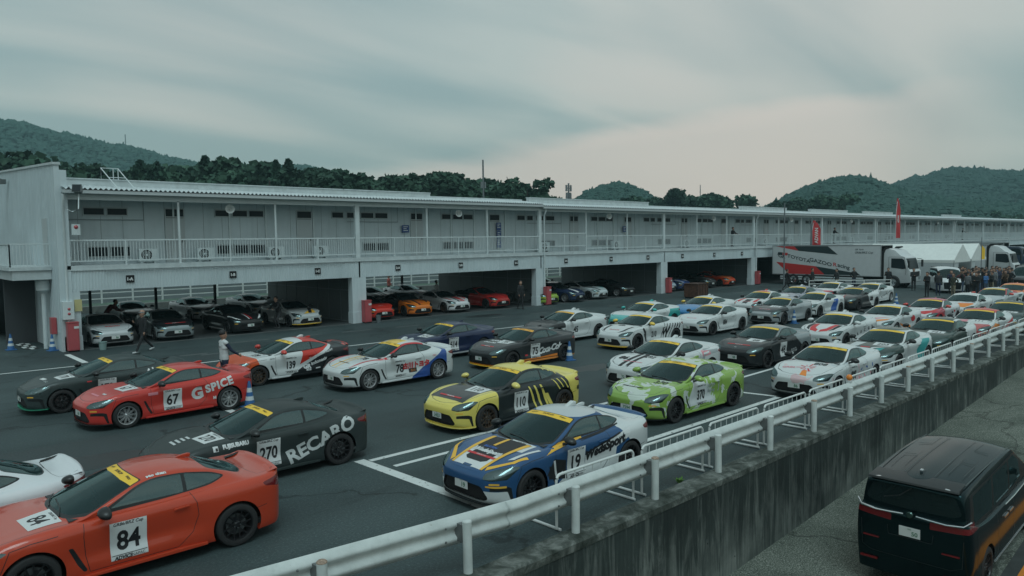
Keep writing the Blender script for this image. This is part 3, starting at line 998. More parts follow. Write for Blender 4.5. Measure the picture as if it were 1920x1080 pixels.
# ------------------------------------------------------------------ setting: ground, ramp, hills
def asphalt_mat():
    t = NT('asphalt')
    P = t.pos()
    fine = t.noise(24, 5, .8, P)
    grain = t.noise(9, 3, .6, P)
    big = t.noise(.22, 5, .62, P, .8)
    col = t.ramp(big, (.28, (.030, .046, .048, 1)), (.5, (.043, .063, .065, 1)), (.72, (.062, .086, .087, 1)))
    g = t.ramp(fine, (.30, (.45, .45, .45, 1)), (.55, (1.0, 1.0, 1.0, 1)), (.72, (2.6, 2.6, 2.6, 1)))
    col = t.mix(.75, col, g, 'MULTIPLY')
    # resurfaced lanes: slow bands along the building
    b = t.noise(1.0, 2, .5, t.pos((.02, .38, 0)))
    col = t.mix(.8, col, t.ramp(b, (.4, (.84, .84, .84, 1)), (.58, (1.12, 1.12, 1.12, 1))), 'MULTIPLY')
    # cracks
    v = t.n('ShaderNodeTexVoronoi', feature='DISTANCE_TO_EDGE'); v.inputs['Scale'].default_value = .12
    dis = t.n('ShaderNodeTexNoise'); dis.inputs['Scale'].default_value = .8; dis.inputs['Detail'].default_value = 6
    t.L.new(P, dis.inputs['Vector'])
    ad = t.n('ShaderNodeVectorMath', operation='MULTIPLY_ADD')
    t.L.new(dis.outputs['Color'], ad.inputs[0]); ad.inputs[1].default_value = (2.6, 2.6, 0); t.L.new(P, ad.inputs[2])
    t.L.new(ad.outputs[0], v.inputs['Vector'])
    cr = t.ramp(v.outputs['Distance'], (.0, (.45, .45, .45, 1)), (.0035, (.5, .5, .5, 1)), (.006, (1, 1, 1, 1)))
    msk = t.math('GREATER_THAN', t.noise(.25, 2, .5, P), .5)
    col = t.mix(msk, col, t.mix(1.0, col, cr, 'MULTIPLY'))
    pv = t.n('ShaderNodeTexVoronoi'); pv.inputs['Scale'].default_value = .5; t.L.new(P, pv.inputs['Vector'])
    sp = t.math('ADD', pv.outputs['Distance'], t.math('MULTIPLY', t.noise(5, 4, .6, P), .12))
    col = t.mix(1.0, col, t.ramp(sp, (.10, (.45, .45, .45, 1)), (.17, (1, 1, 1, 1))), 'MULTIPLY')
    # drips and tyre marks
    st = t.noise(1.6, 3, .6, t.pos((.25, 1.2, 1)))
    col = t.mix(.55, col, t.ramp(st, (.30, (.55, .55, .55, 1)), (.42, (1, 1, 1, 1))), 'MULTIPLY')
    t.bump(fine, .5, .01)
    rg = t.ramp(big, (.3, .62), (.7, .85))
    return t.set(col, rg, spec=.35)
M_ASPH = asphalt_mat()
def concrete_mat():
    t = NT('stained_concrete')
    P = t.pos()
    base = t.noise(.8, 6, .6, P)
    col = t.ramp(base, (.3, (.100, .114, .108, 1)), (.7, (.185, .20, .188, 1)))
    # soot and algae running down in streaks with their own shapes
    st = t.noise(1.0, 8, .72, t.pos((4.2, 4.2, .55)), .9)
    sep = t.n('ShaderNodeSeparateXYZ'); t.L.new(P, sep.inputs[0])
    hz = t.n('ShaderNodeMapRange'); t.L.new(sep.outputs[2], hz.inputs[0])
    hz.inputs['From Min'].default_value = -1.9; hz.inputs['From Max'].default_value = .1; hz.inputs['To Min'].default_value = -.11; hz.inputs['To Max'].default_value = .13
    f = t.math('ADD', st, hz.outputs[0])
    col = t.mix(t.ramp(f, (.36, 0.0), (.58, .92)), col, (.024, .034, .033, 1))
    wn = t.noise(1.0, 4, .6, t.pos((2.6, 2.6, .22)))
    col = t.mix(t.ramp(wn, (.64, 0.0), (.74, .4)), col, (.28, .30, .28, 1))
    blot = t.noise(.55, 5, .6, P, .6)
    col = t.mix(.85, col, t.ramp(blot, (.36, (.55, .58, .57, 1)), (.60, (1.25, 1.25, 1.22, 1))), 'MULTIPLY')
    # pour lines and tie holes
    w = t.n('ShaderNodeTexWave'); w.wave_type = 'BANDS'; w.bands_direction = 'X'; w.inputs['Scale'].default_value = 3.2; w.inputs['Distortion'].default_value = .4
    t.L.new(P, w.inputs[0])
    col = t.mix(.13, col, w.outputs[1], 'MULTIPLY')
    v = t.n('ShaderNodeTexVoronoi'); v.inputs['Scale'].default_value = 1.9; v.inputs['Randomness'].default_value = .8
    t.L.new(P, v.inputs['Vector'])
    col = t.mix(t.math('LESS_THAN', v.outputs['Distance'], .035), col, (.02, .025, .025, 1))
    t.bump(t.noise(22, 5, .7, P), .5, .01)
    return t.set(col, .88, spec=.25)
M_CONC = concrete_mat()
def coping_mat():
    t = NT('mossy_coping'); P = t.pos()
    col = t.ramp(t.noise(3.2, 6, .7, P, .5), (.34, (.025, .032, .027, 1)), (.50, (.075, .085, .077, 1)), (.68, (.20, .215, .20, 1)))
    t.bump(t.noise(25, 5, .75, P), .6, .012)
    return t.set(col, .92, spec=.2)
def ramp_mat():
    t = NT('ramp_pavement'); P = t.pos()
    col = t.ramp(t.noise(42, 4, .75, P), (.36, (.035, .043, .038, 1)), (.50, (.105, .118, .105, 1)), (.64, (.30, .32, .29, 1)))
    col = t.mix(.9, col, t.ramp(t.noise(.5, 5, .6, P, .6), (.32, (.62, .66, .62, 1)), (.62, (1.15, 1.15, 1.1, 1))), 'MULTIPLY')
    v = t.n('ShaderNodeTexVoronoi', feature='DISTANCE_TO_EDGE'); v.inputs['Scale'].default_value = .30
    ds = t.n('ShaderNodeTexNoise'); ds.inputs['Scale'].default_value = 1.1; ds.inputs['Detail'].default_value = 6; t.L.new(P, ds.inputs['Vector'])
    ad = t.n('ShaderNodeVectorMath', operation='MULTIPLY_ADD'); t.L.new(ds.outputs['Color'], ad.inputs[0]); ad.inputs[1].default_value = (1.6, 1.6, 0); t.L.new(P, ad.inputs[2])
    t.L.new(ad.outputs[0], v.inputs['Vector'])
    cr = t.ramp(v.outputs['Distance'], (.0, (.25, .25, .25, 1)), (.008, (.3, .3, .3, 1)), (.014, (1, 1, 1, 1)))
    col = t.mix(.55, col, t.mix(t.math('GREATER_THAN', t.noise(.22, 2, .5, P), .47), (1, 1, 1, 1), cr), 'MULTIPLY')
    t.bump(t.noise(40, 4, .7, P), .6, .012)
    return t.set(col, .92, spec=.2)
M_PAINT = None
def road_paint(name, c, wear=.47):
    t = NT(name); P = t.pos()
    n = t.noise(7, 6, .75, P, .4)
    m = t.ramp(n, (wear - .05, 0.0), (wear, 1.0))
    col = t.mix(m, (.045, .052, .052, 1), t.mix(.25, c, t.ramp(t.noise(1.5, 4, .6, P), (.3, (.6, .6, .6, 1)), (.7, (1, 1, 1, 1))), 'MULTIPLY'))
    return t.set(col, .8, spec=.3)
M_PAINT = road_paint('white_road_paint', (.62, .65, .64, 1), .30)
M_PAINTW = road_paint('worn_road_paint', (.60, .63, .62, 1), .41)
M_FAINT = road_paint('faded_road_paint', (.11, .125, .125, 1), .45)
M_ORANGE = road_paint('orange_road_paint', (.62, .21, .03, 1), .30)

def sheet(name, x0, x1, y0, y1, z, mat):
    mb = MB(); mb.add([(x0, y0, z), (x1, y0, z), (x1, y1, z), (x0, y1, z)], [(0, 1, 2, 3)])
    return struct(mb.build(name, [mat], fixn=False))
def wall_y(x): return 7.07 + .0185 * (x - 8)
def ramp_z(x): return min(-1.79 + .047 * (x - 12), -.02)
def ramp_h(x, y): return ramp_z(x) + .064 * min(max(wall_y(x) - y - .35, 0), 7) * min(1, -ramp_z(x))
# paddock: everything beyond the retaining wall, out to the horizon
mb = MB()
ys = [wall_y(-60) + .2, 60]
xs = [-60, 120, 320]
mb.add([(-60, wall_y(-60) + .2, 0), (60, wall_y(60) + .2, 0), (340, wall_y(60) + .2, 0), (340, 52, 0), (-60, 52, 0)], [(0, 1, 2, 3, 4)])
struct(mb.build('paddock_ground', [M_ASPH], fixn=False))
sheet('track_ground', -200, 500, 52, 90, 0.0, M_ASPH)
grass = NT('field_grass'); gP = grass.pos()
M_FIELD = grass.set(grass.ramp(grass.noise(.15, 5, .6, gP), (.3, (.03, .05, .025, 1)), (.7, (.06, .085, .04, 1))), .95)
mb = MB(); mb.add([(-3000, -3000, -3.6), (4000, -3000, -3.6), (4000, 4000, -3.6), (-3000, 4000, -3.6)], [(0, 1, 2, 3)])
struct(mb.build('ground', [M_FIELD], fixn=False))
mb = MB(); mb.add([(-500, 90, -.02), (700, 90, -.02), (3000, 2600, -.1), (-1600, 2600, -.1)], [(0, 1, 2, 3)])
struct(mb.build('field', [M_FIELD], fixn=False))
mb = MB(); mb.add([(340, -200, -.03), (2600, -600, -.05), (3000, 2600, -.12), (340, 90, -.03)], [(0, 1, 2, 3)])
mb.add([(60, 8.1, -.04), (60, -200, -.04), (340, -200, -.04), (340, 8.1, -.04)], [(0, 1, 2, 3)])
struct(mb.build('far_field', [M_FIELD], fixn=False))
# ramp road below the wall
mb = MB(); n = 30; vs = []
for i in range(n + 1):
    x = -30 + 90 * i / n
    for y in (-14, .0, 1.2, 3, 5, wall_y(x) - .35, wall_y(x) + .05): vs.append((x, y, ramp_h(x, y)))
mb.add(vs, [(7 * i + k, 7 * i + k + 7, 7 * i + k + 8, 7 * i + k + 1) for i in range(n) for k in range(6)])
struct(mb.build('ramp_road', [ramp_mat()], fixn=False))
M_LANE = plain('ramp_asphalt', (.035, .041, .040), .9, var=.25)
def ribbon(name, pts, w, mat, dz=.004, zf=None):
    mb = MB(); L_, n = [], len(pts)
    out = []
    # subdivide
    P = []
    for a, b in zip(pts[:-1], pts[1:]):
        m = max(1, int(math.hypot(b[0] - a[0], b[1] - a[1]) / 3))
        P += [(a[0] + (b[0] - a[0]) * k / m, a[1] + (b[1] - a[1]) * k / m) for k in range(m)]
    P.append(pts[-1]); vs = []
    for i, p in enumerate(P):
        a = P[max(i - 1, 0)]; b = P[min(i + 1, len(P) - 1)]
        tx, ty = b[0] - a[0], b[1] - a[1]; l = math.hypot(tx, ty); nx, ny = -ty / l * w / 2, tx / l * w / 2
        for s in (1, -1):
            x, y = p[0] + s * nx, p[1] + s * ny
            vs.append((x, y, (zf(x, y) if zf else 0) + dz))
    mb.add(vs, [(2 * i + 1, 2 * i + 3, 2 * i + 2, 2 * i) for i in range(len(P) - 1)])
    return struct(mb.build(name, [mat], fixn=False))
for q in range(5): ribbon('lane_surface', [(-20, 1.75 - q), (60, 4.6 - q)], 1.0, M_LANE, .004 + .0004 * q, ramp_h)
ribbon('lane_line', [(4, 2.72), (14.4, 3.12), (50, 4.4)], .26, M_ORANGE, .012, ramp_h)
# painted lines of the paddock
ribbon('road_marking', [(-12, 31.55), (6.6, 31.0)], .12, M_PAINT)
ribbon('road_marking', [(7.1, 31.6), (7.12, 34.6)], .22, M_PAINT)
ribbon('road_marking', [(9.4, 28.25), (26, 27.75), (64, 26.9)], .13, M_PAINT)
ribbon('road_marking', [(7.75, 20.3), (7.75, 18.0)], .2, M_PAINT)
ribbon('road_marking', [(7.8, 13.1), (7.9, 10.0), (7.9, 8.4)], .24, M_PAINTW)
ribbon('road_marking', [(7.95, 12.92), (24.2, 12.93)], .15, M_PAINTW)
ribbon('road_marking', [(24.2, 13.0), (27, 13.0)], .13, M_PAINT)
ribbon('road_marking', [(8.1, 12.26), (13, 12.26)], .13, M_PAINT)
ribbon('road_marking', [(20.6, 12.2), (24.4, 12.35)], .13, M_PAINT)
ribbon('road_marking', [(12.2, 9.85), (19.4, 9.98)], .16, M_PAINTW)
ribbon('road_marking', [(19.15, 11.1), (19.35, 9.9)], .15, M_PAINTW)
for x0, x1, y in ((10.2, 11.3, 30.6), (13.2, 15.0, 32.9), (15.8, 17.6, 32.7), (18.6, 20.3, 32.5), (21.6, 23.1, 32.3), (24.6, 26.0, 32.1), (27.8, 29.0, 32.0), (31, 32.4, 31.9), (34.2, 35.8, 31.8), (38, 39.6, 31.7), (42, 43.6, 31.6), (47, 48.8, 31.5), (53, 55, 31.4), (10.9, 12.6, 30.2), (8.8, 9.4, 33.4)):
    ribbon('road_marking', [(x0, y), (x1, y - .03)], .22, M_FAINT)
ribbon('threshold', [(7.9, 35.55), (150, 35.55)], .32, plain('threshold_concrete', (.085, .095, .095), .85, var=.15), .006)
mb = MB(); mb.lathe([(0, .006), (.30, .006), (.32, .009), (.42, .009), (.43, .002)], 28, 'Z', (37.9, 30.4, 0)); struct(mb.build('manhole_ring', [plain('cast_iron', (.022, .026, .027), .6, .3)]))
for i, (x, y, a, b) in enumerate([(28.6, 33.3, 1.5, .5), (13.5, 25.6, 1.9, .35), (19.2, 16.9, 1.3, .5), (3.6, 17.0, 1.5, .6), (33, 25.7, 2.2, .4), (11.0, 11.6, .8, .35), (45, 27.5, 2.2, .5)]):
    r2 = random.Random(i); mb = MB(); n = 22
    mb.add([(x + a * math.cos(2 * PI * k / n) * r2.uniform(.75, 1.1), y + b * math.sin(2 * PI * k / n) * r2.uniform(.75, 1.1), .003) for k in range(n)], [tuple(range(n))])
    struct(mb.build('wet_stain', [plain('wet_asphalt', (.020, .029, .030), .45, var=.3, vscale=30)], fixn=False))
for i, (x0, x1, y0, y1) in enumerate([(1.5, 4.9, 17.4, 19.0), (20.5, 25.5, 15.6, 17.0), (10.5, 12.2, 28.8, 30.0), (36.8, 40.2, 24.6, 26.2)]):
    sheet('asphalt_patch', x0, x1, y0, y1, .002, plain('patch_asphalt', (.034, .047, .049), .8, var=.35, vscale=25))
# garage floor slab
sheet('garage_floor', 7.45, 148, 35.72, 46.9, .008, plain('garage_floor', (.040, .046, .047), .6, var=.12, vscale=.6))
# kerb and bank behind the garages
mb = MB(); mb.box(-100, 400, 54.6, 55.2, 0, .42); struct(mb.build('kerb', [plain('kerb_conc', (.14, .15, .14), .9, var=.2)]))
sheet('grass_verge', -200, 500, 55.2, 57.5, .43, plain('verge_green', (.07, .12, .09), .95, var=.3))
# chequered paint by the stairs
mb = MB(); mbx = MB()
for i in range(9):
    for j in range(3):
        (mb if (i + j) % 2 else mbx).box(6.2 + .0 * i + .17 * j, 6.35 + .17 * j, 37.5 + .62 * i, 38.1 + .62 * i, .004, .009)
struct(mb.build('road_marking', [M_PAINT])); struct(mbx.build('road_marking', [plain('black_road_paint', (.02, .02, .02), .8)]))

# ---------------- retaining wall, guard rail, barricades
w = thing('retaining_wall', 'rain streaked concrete retaining wall beside the sloping lane', 'wall', (0, 0, 0))
mb = MB(); vs = []; n = 32
for i in range(n + 1):
    x = -20 + 80 * i / n; y = wall_y(x)
    vs += [(x, y, min(ramp_z(x), -.3) - .5), (x, y, -.02), (x, y + .40, -.02), (x, y + .40, -.5)]
mb.add(vs, [(4 * i + k, 4 * i + k + 4, 4 * i + k + 5, 4 * i + k + 1) for i in range(n) for k in range(3)])
mb.build('wall_face', [M_CONC], w)
mb = MB(); vs = []
for i in range(161):
    x = -20 + .5 * i; y = wall_y(x)
    j = [rnd.uniform(-.008, .008) for _ in range(3)]
    vs += [(x, y - .012, -.02), (x, y - .012 + j[0], .085), (x, y + .03, .112 + j[1]), (x, y + .37, .112 + j[2]), (x, y + .41, .09), (x, y + .41, -.02)]
mb.add(vs, [(6 * i + k, 6 * i + k + 6, 6 * i + k + 7, 6 * i + k + 1) for i in range(160) for k in range(5)])
mb.build('coping', [coping_mat()], w, smooth=True, angle=30)
M_RAIL = None
def rail_mat():
    t = NT('white_rail_paint'); P = t.pos()
    col = t.ramp(t.noise(2.2, 6, .65, P), (.3, (.42, .46, .45, 1)), (.65, (.57, .61, .60, 1)))
    col = t.mix(t.ramp(t.noise(9, 5, .7, P), (.66, 0.0), (.74, .7)), col, (.22, .19, .15, 1))
    col = t.mix(t.ramp(t.noise(1.0, 5, .7, t.pos((9, 9, 1.2))), (.56, 0.0), (.74, .28)), col, (.28, .30, .29, 1))
    return t.set(col, .48, spec=.4)
M_RAIL = rail_mat()
M_BOLT = plain('steel_bolt', (.18, .19, .19), .5, .6)
M_RUST = plain('rusty_cap', (.30, .22, .17), .8, var=.5, vscale=40)
def rail_y(x): return wall_y(x) + .23 + (.13 * max(0, 6.9 - x) if x > 1 else .767)
# corrugated beam, one thing with its posts
gr = thing('guard_rail', 'white steel guard rail with round posts along the top of the concrete wall', 'guard rail', (0, 0, 0))
prof = [(0, .395), (.015, .40), (.03, .43), (.085, .47), (.09, .52), (.035, .565), (.03, .60), (.035, .625), (.09, .67), (.085, .72), (.03, .76), (.012, .785), (0, .79)]
xs = [-9 + 2.0 * k for k in range(31)]
for k in range(0, 30, 2):
    mb = MB(); x0, x1 = xs[k] - .0, xs[min(k + 2, 30)]
    vs = []; m = len(prof); ns = 5
    for q in range(ns):
        x = x0 + (x1 - .004 - x0) * q / (ns - 1)
        for dy, z in prof: vs.append((x, rail_y(x) + .235 - dy, z + .03))
    mb.add(vs, [(q * m + i, q * m + i + m, q * m + i + m + 1, q * m + i + 1) for q in range(ns - 1) for i in range(m - 1)])
    mb.add([(a_, b_ + .006, c_) for a_, b_, c_ in vs], [(q * m + i + 1, q * m + i + m + 1, q * m + i + m, q * m + i) for q in range(ns - 1) for i in range(m - 1)])
    mb.add([(x1 - .22 if i < m else x1 + .10, rail_y(x1 - .22 if i < m else x1 + .10) + .235 - prof[i % m][0] - .007, prof[i % m][1] + .03) for i in range(2 * m)], [(i, i + m, i + m + 1, i + 1) for i in range(m - 1)])
    mb.build('rail_beam', [M_RAIL], gr, smooth=True, angle=60, fixn=False)
for k in range(31):
    x = -8 + 2.0 * k + (rnd.uniform(-.03, .03)); y = rail_y(x)
    mb = MB(); tl = rnd.uniform(-.012, .012)
    mb.tube([(x - tl, y, .09), (x, y, .80)], .062, 18)
    p = mb.build('post', [M_RAIL], gr, smooth=True, angle=50)
    mb = MB(); mb.lathe([(0, .822), (.045, .818), (.064, .802), (.064, .79)], 18, 'Z', (x, y, 0))
    mb.build('post_cap', [M_RUST if k % 3 == 0 else M_RAIL], p, smooth=True, angle=60)
    mb = MB()
    for dx, z in ((-.10, .69), (-.10, .50), (.10, .69), (.10, .50), (-.22, .50), (-.22, .68)):
        mb.lathe([(0, -.019), (.011, -.017), (.016, 0)], 8, 'Y', (x + dx, rail_y(x + dx) + .235 - (.036 if abs(dx) < .15 else .09), z + .03))
    mb.bar((x, y + .05, .625), (x, y + .20, .625), .09, .24)
    mb.build('bracket', [M_BOLT], p)
# pipe barricades standing just behind the rail
M_PIPE = plain('white_pipe', (.60, .63, .62), .4, var=.08)
def make_barricade():
    r_ = thing('pipe_barricade', 'white tubular barricade standing behind the guard rail', 'barricade', (0, 0, 0))
    mb = MB(); pts = [(.03, 0, .03)]
    for a in range(0, 91, 15): pts.append((.03 + .09 - .09 * math.cos(R(a)), 0, .71 + .09 * math.sin(R(a))))
    for a in range(90, -1, -15): pts.append((1.95 - .09 + .09 * math.cos(R(a)), 0, .71 + .09 * math.sin(R(a))))
    pts.append((1.95, 0, .03))
    mb.tube(pts, .021, 8); mb.tube([(.03, 0, .34), (1.95, 0, .34)], .014, 6)
    mb.build('hoop', [M_PIPE], r_, smooth=True)
    mb = MB()
    for k in range(1, 9): mb.tube([(.03 + 1.92 * k / 9, 0, .34), (.03 + 1.92 * k / 9, 0, .80)], .008, 5)
    mb.build('picket_row', [M_PIPE], r_)
    for x in (.06, 1.92):
        mb = MB(); mb.tube([(x, -.06, .024), (x, .80, .024)], .022, 8); mb.build('foot', [M_PIPE], r_, smooth=True)
    return r_
bar0 = make_barricade()
words = ['first', 'second', 'third', 'fourth', 'fifth', 'sixth', 'seventh', 'eighth', 'ninth', 'tenth', 'eleventh', 'twelfth', 'thirteenth', 'fourteenth', 'fifteenth', 'sixteenth', 'seventeenth', 'eighteenth', 'nineteenth', 'twentieth']
for k in range(18):
    b = bar0 if k == 0 else copy_tree(bar0)
    x = 7.98 + 2.17 * k
    b.location = (x, rail_y(x) + .42, 0); b.rotation_euler = (0, 0, R(1.06) + rnd.uniform(-.008, .008)); b.scale = (1, 1, 1.085)
    tag(b, f'white tubular barricade behind the guard rail, {words[k]} of the row counted from its near end', 'barricade', 'white pipe barricades behind the guard rail')
# ------------------------------------------------------------------ the pit building
def ribbed(name, base, pitch=.12, axis='X', dirt=.16, rough=.6):
    t = NT(name); P = t.pos()
    n = t.ramp(t.noise(.5, 5, .65, P), (.3, tuple(x * (1 - dirt) for x in base) + (1,)), (.7, tuple(base) + (1,)))
    st = t.noise(1.0, 6, .7, t.pos((3.1, 3.1, .22)))
    n = t.mix(.35, n, t.ramp(st, (.34, (.72, .76, .76, 1)), (.52, (1, 1, 1, 1))), 'MULTIPLY')
    rs = t.noise(1.0, 5, .7, t.pos((7, 7, .5)))
    n = t.mix(t.ramp(rs, (.70, 0.0), (.80, .25)), n, (.26, .24, .21, 1))
    return t.set(n, rough, spec=.35)
BW = (.56, .635, .66)
M_WALL = ribbed('white_cladding', BW)
M_WALLF = ribbed('white_fascia', (.57, .645, .67))
M_STEEL = plain('white_steel', (.56, .62, .63), .5, var=.06)
M_SLAB = plain('grey_slab', (.48, .53, .54), .8, var=.12)
M_ROOF = plain('roof_sheet', (.50, .55, .56), .6, var=.12)
M_DOOR = plain('pale_door', (.42, .46, .47), .5)
M_WIN = plain('dark_window', (.012, .02, .024), .35, spec=.2)
M_FRAME = plain('window_frame', (.40, .45, .46), .5)
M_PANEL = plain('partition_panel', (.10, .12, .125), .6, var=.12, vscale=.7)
M_PLINE = plain('partition_seam', (.17, .20, .21), .6)
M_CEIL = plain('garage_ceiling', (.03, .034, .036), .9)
M_REDC = plain('red_enamel', (.40, .075, .085), .4, var=.08)
M_GUT = plain('gutter', (.46, .50, .51), .5)
BX = [7.4 + 14.08 * k for k in range(15)]
FY = 35.6
B = thing('pit_building', 'long two storey white pit building with open garages below a railed gallery', 'building', (0, 0, 0))
XE = BX[-1]
# upper rear wall and roof
mb = MB(); mb.box(BX[0] + .1, XE, 37.1, 37.3, 3.45, 7.0); mb.box(BX[0] + .1, XE, 46.7, 46.9, 3.0, 7.0)
mb.build('upper_wall', [M_WALL], B)
mb = MB()
for k in range(14):  # slim wall pilasters and rain pipes along the gallery
    for dx in (4.9, 7.6, 9.5, 12.2):
        mb.box(BX[k] + dx, BX[k] + dx + .08, 37.03, 37.098, 3.62, 6.5)
mb.build('pilaster', [M_STEEL], B)
mb = MB()
for q in np.arange(BX[0] + .9, XE, .91): mb.box(q, q + .012, 37.092, 37.099, 3.62, 6.9)
mb.build('panel_joint', [plain('joint_grey', (.20, .23, .24), .7)], B)
mb = MB()
for k in range(14): mb.tube([(BX[k] + .2, 37.02, 5.60), (BX[k] + 3.6, 37.02, 5.60), (BX[k] + 3.6, 37.02, 6.5)], .018, 5)
for k in range(14): mb.tube([(BX[k] + 1.5, FY - .09, 3.32), (BX[k] + 13.2, FY - .09, 3.32)], .014, 5)
mb.build('conduit', [plain('conduit_grey', (.26, .29, .30), .6)], B)
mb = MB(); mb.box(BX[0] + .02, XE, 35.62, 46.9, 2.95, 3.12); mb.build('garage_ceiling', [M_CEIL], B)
mb = MB(); mb.box(BX[0] + .02, XE, 37.3, 46.7, 6.9, 6.98); mb.build('flat_roof', [M_ROOF], B)
# fascia with ribs, slab edge
for k in range(14):
    x0, x1 = BX[k], BX[k + 1]
    mb = MB(); rz0, rz1 = 2.52, 3.40
    n = int((x1 - x0) / .12); vs = []
    for i in range(n + 1):
        x = x0 + (x1 - x0) * i / n
        for dx, dy in ((0, 0), (.035, 0), (.045, .022), (.105, .022)):
            vs.append((x + dx, FY - .035 + dy, rz0)); vs.append((x + dx, FY - .035 + dy, rz1))
    m = len(vs) // 2
    mb.add(vs, [(2 * i, 2 * i + 2, 2 * i + 3, 2 * i + 1) for i in range(m - 1)])
    mb.box(x0, x1, FY, FY + .25, rz0 + .004, rz1)
    mb.build('fascia', [M_WALLF], B, fixn=False)
    mb = MB(); mb.box(x0 - .001, x1, FY - .06, 37.1, 3.43, 3.60); mb.box(x0, x1, FY - .075, FY - .0, 3.385, 3.44)
    mb.build('gallery_slab', [M_SLAB], B)
    # columns
    mb = MB(); cx0, cx1 = (x0 - .12, x0 + .52) if k == 0 else (x0 - .42, x0 + .45)
    mb.box(cx0, cx1, FY - .02, FY + .42, 0, 2.52); mb.box(cx0 - .02, cx1 + .02, FY - .05, FY + .44, 0, .62)
    mb.box(cx0 + .3, cx0 + .32, FY - .028, FY, .62, 2.52)
    mb.build('column', [M_WALLF], B, bevel=.006)
    mb = MB(); w_ = .13 if k else .17
    mb.box(x0 - w_, x0 + w_, FY - .04, FY + .14, 3.60, 6.62); mb.build('gallery_column', [M_STEEL], B, bevel=.008)
    for j in (1, 2):
        xx = x0 + 4.69 * j; mb = MB(); mb.box(xx - .045, xx + .045, FY - .02, FY + .07, 3.60, 6.42); mb.build('gallery_post', [M_STEEL], B)
    # downpipe
    if k % 2 == 0:
        mb = MB(); xx = x0 + (.02 if k == 0 else .33)
        mb.tube([(xx, FY - .28, 6.60), (xx, FY - .26, 6.35), (xx, FY - .10, 6.1), (xx, FY - .09, 2.6), (xx, FY - .09, .1)], .055, 8)
        mb.build('downpipe', [M_STEEL], B, smooth=True)
    # railing: three lengths
    for j in range(3):
        a = x0 + 4.69 * j + (.14 if j == 0 else .05); b_ = x0 + 4.69 * (j + 1) - (.14 if j == 2 else .05)
        dz = .20 if (k == 2 and j == 0) else 0
        mb = MB(); mb.box(a, b_, FY - .01, FY + .045, 4.64 + dz, 4.70 + dz); mb.box(a, b_, FY - .005, FY + .04, 3.76 + dz, 3.81 + dz)
        n = int((b_ - a) / .125)
        for i in range(1, n):
            x = a + (b_ - a) * i / n; mb.box(x - .011, x + .011, FY + .005, FY + .027, 3.80 + dz, 4.65 + dz)
        rl = mb.build('railing', [M_STEEL], B)
        mb = MB(); xm = (a + b_) / 2; mb.box(xm - .03, xm + .03, FY - .015, FY + .05, 3.60, 4.70 + dz); mb.build('baluster', [M_STEEL], rl)
    # header beam, gutter, corrugated eave, parapet
    lift = .10 if k < 2 else 0.0
    mb = MB(); mb.box(x0, x1, FY - .02, FY + .12, 6.36 + lift * .3, 6.56 + lift); mb.build('header_beam', [M_STEEL], B)
    mb = MB(); mb.box(x0 - .003, x1 + .003, FY - .40, FY - .26, 6.54 + lift, 6.68 + lift); mb.box(x0, x1, FY - .26, 37.1, 6.57 + lift, 6.60 + lift); mb.build('gutter', [M_GUT], B)
    mb = MB(); n = int((x1 - x0) / .20); vs = []
    for i in range(n * 6 + 1):
        x = x0 + (x1 - x0) * i / (n * 6); dz = .042 * math.cos(2 * PI * i / 6)
        vs += [(x, FY - .43, 6.735 + dz + lift), (x, 37.45, 7.02 + dz + lift)]
    mb.add(vs, [(2 * i, 2 * i + 2, 2 * i + 3, 2 * i + 1) for i in range(n * 6)])
    mb.build('eave_sheet', [M_ROOF], B, smooth=True, fixn=False)
    mb = MB(); mb.box(x0, x1, 37.3, 37.42, 6.9, 7.13 + lift); 
    hi = {0: (x0 + .1, x1), 1: (x0, x0 + 6.0), 2: (x0 + .4, x0 + 13.9), 4: (x0 + .2, x0 + 9), 5: (x0 + .3, x0 + 9.5), 6: (x0 + .3, x0 + 9), 8: (x0, x0 + 8)}.get(k)
    if hi:
        mb.box(hi[0], hi[1], 36.98, 37.30, 6.9, 7.33 + lift * .3); mb.box(hi[0] - .02, hi[1] + .02, 36.94, 37.34, 7.33 + lift * .3, 7.38 + lift * .3)
        for q in np.arange(hi[0] + 1.6, hi[1], 4.4): mb.box(q - .01, q + .01, 36.965, 36.98, 6.95, 7.33)
    mb.build('parapet', [M_ROOF], B)
    # partition at the right hand side of the bay (seen end-on from the left)
    if k < 13:
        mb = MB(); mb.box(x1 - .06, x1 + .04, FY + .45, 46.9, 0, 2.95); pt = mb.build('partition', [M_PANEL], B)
        mb = MB()
        for y in np.arange(FY + .5, 46.8, 1.35): mb.box(x1 - .075, x1 - .06, y, y + .045, .02, 2.9)
        mb.box(x1 - .078, x1 - .06, FY + .45, 46.8, 1.75, 1.79); mb.box(x1 - .078, x1 - .06, FY + .45, 46.8, .0, .06)
        mb.build('panel_seam', [M_PLINE], pt)
        if k >= 3:
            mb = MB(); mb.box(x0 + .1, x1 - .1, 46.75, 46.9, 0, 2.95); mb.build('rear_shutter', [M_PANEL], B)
    # rear posts
    for j in range(1, 4):
        mb = MB(); x = x0 + 3.5 * j; mb.box(x - .06, x + .06, 46.72, 46.88, 0, 2.95); mb.build('rear_post', [M_DARK], B)
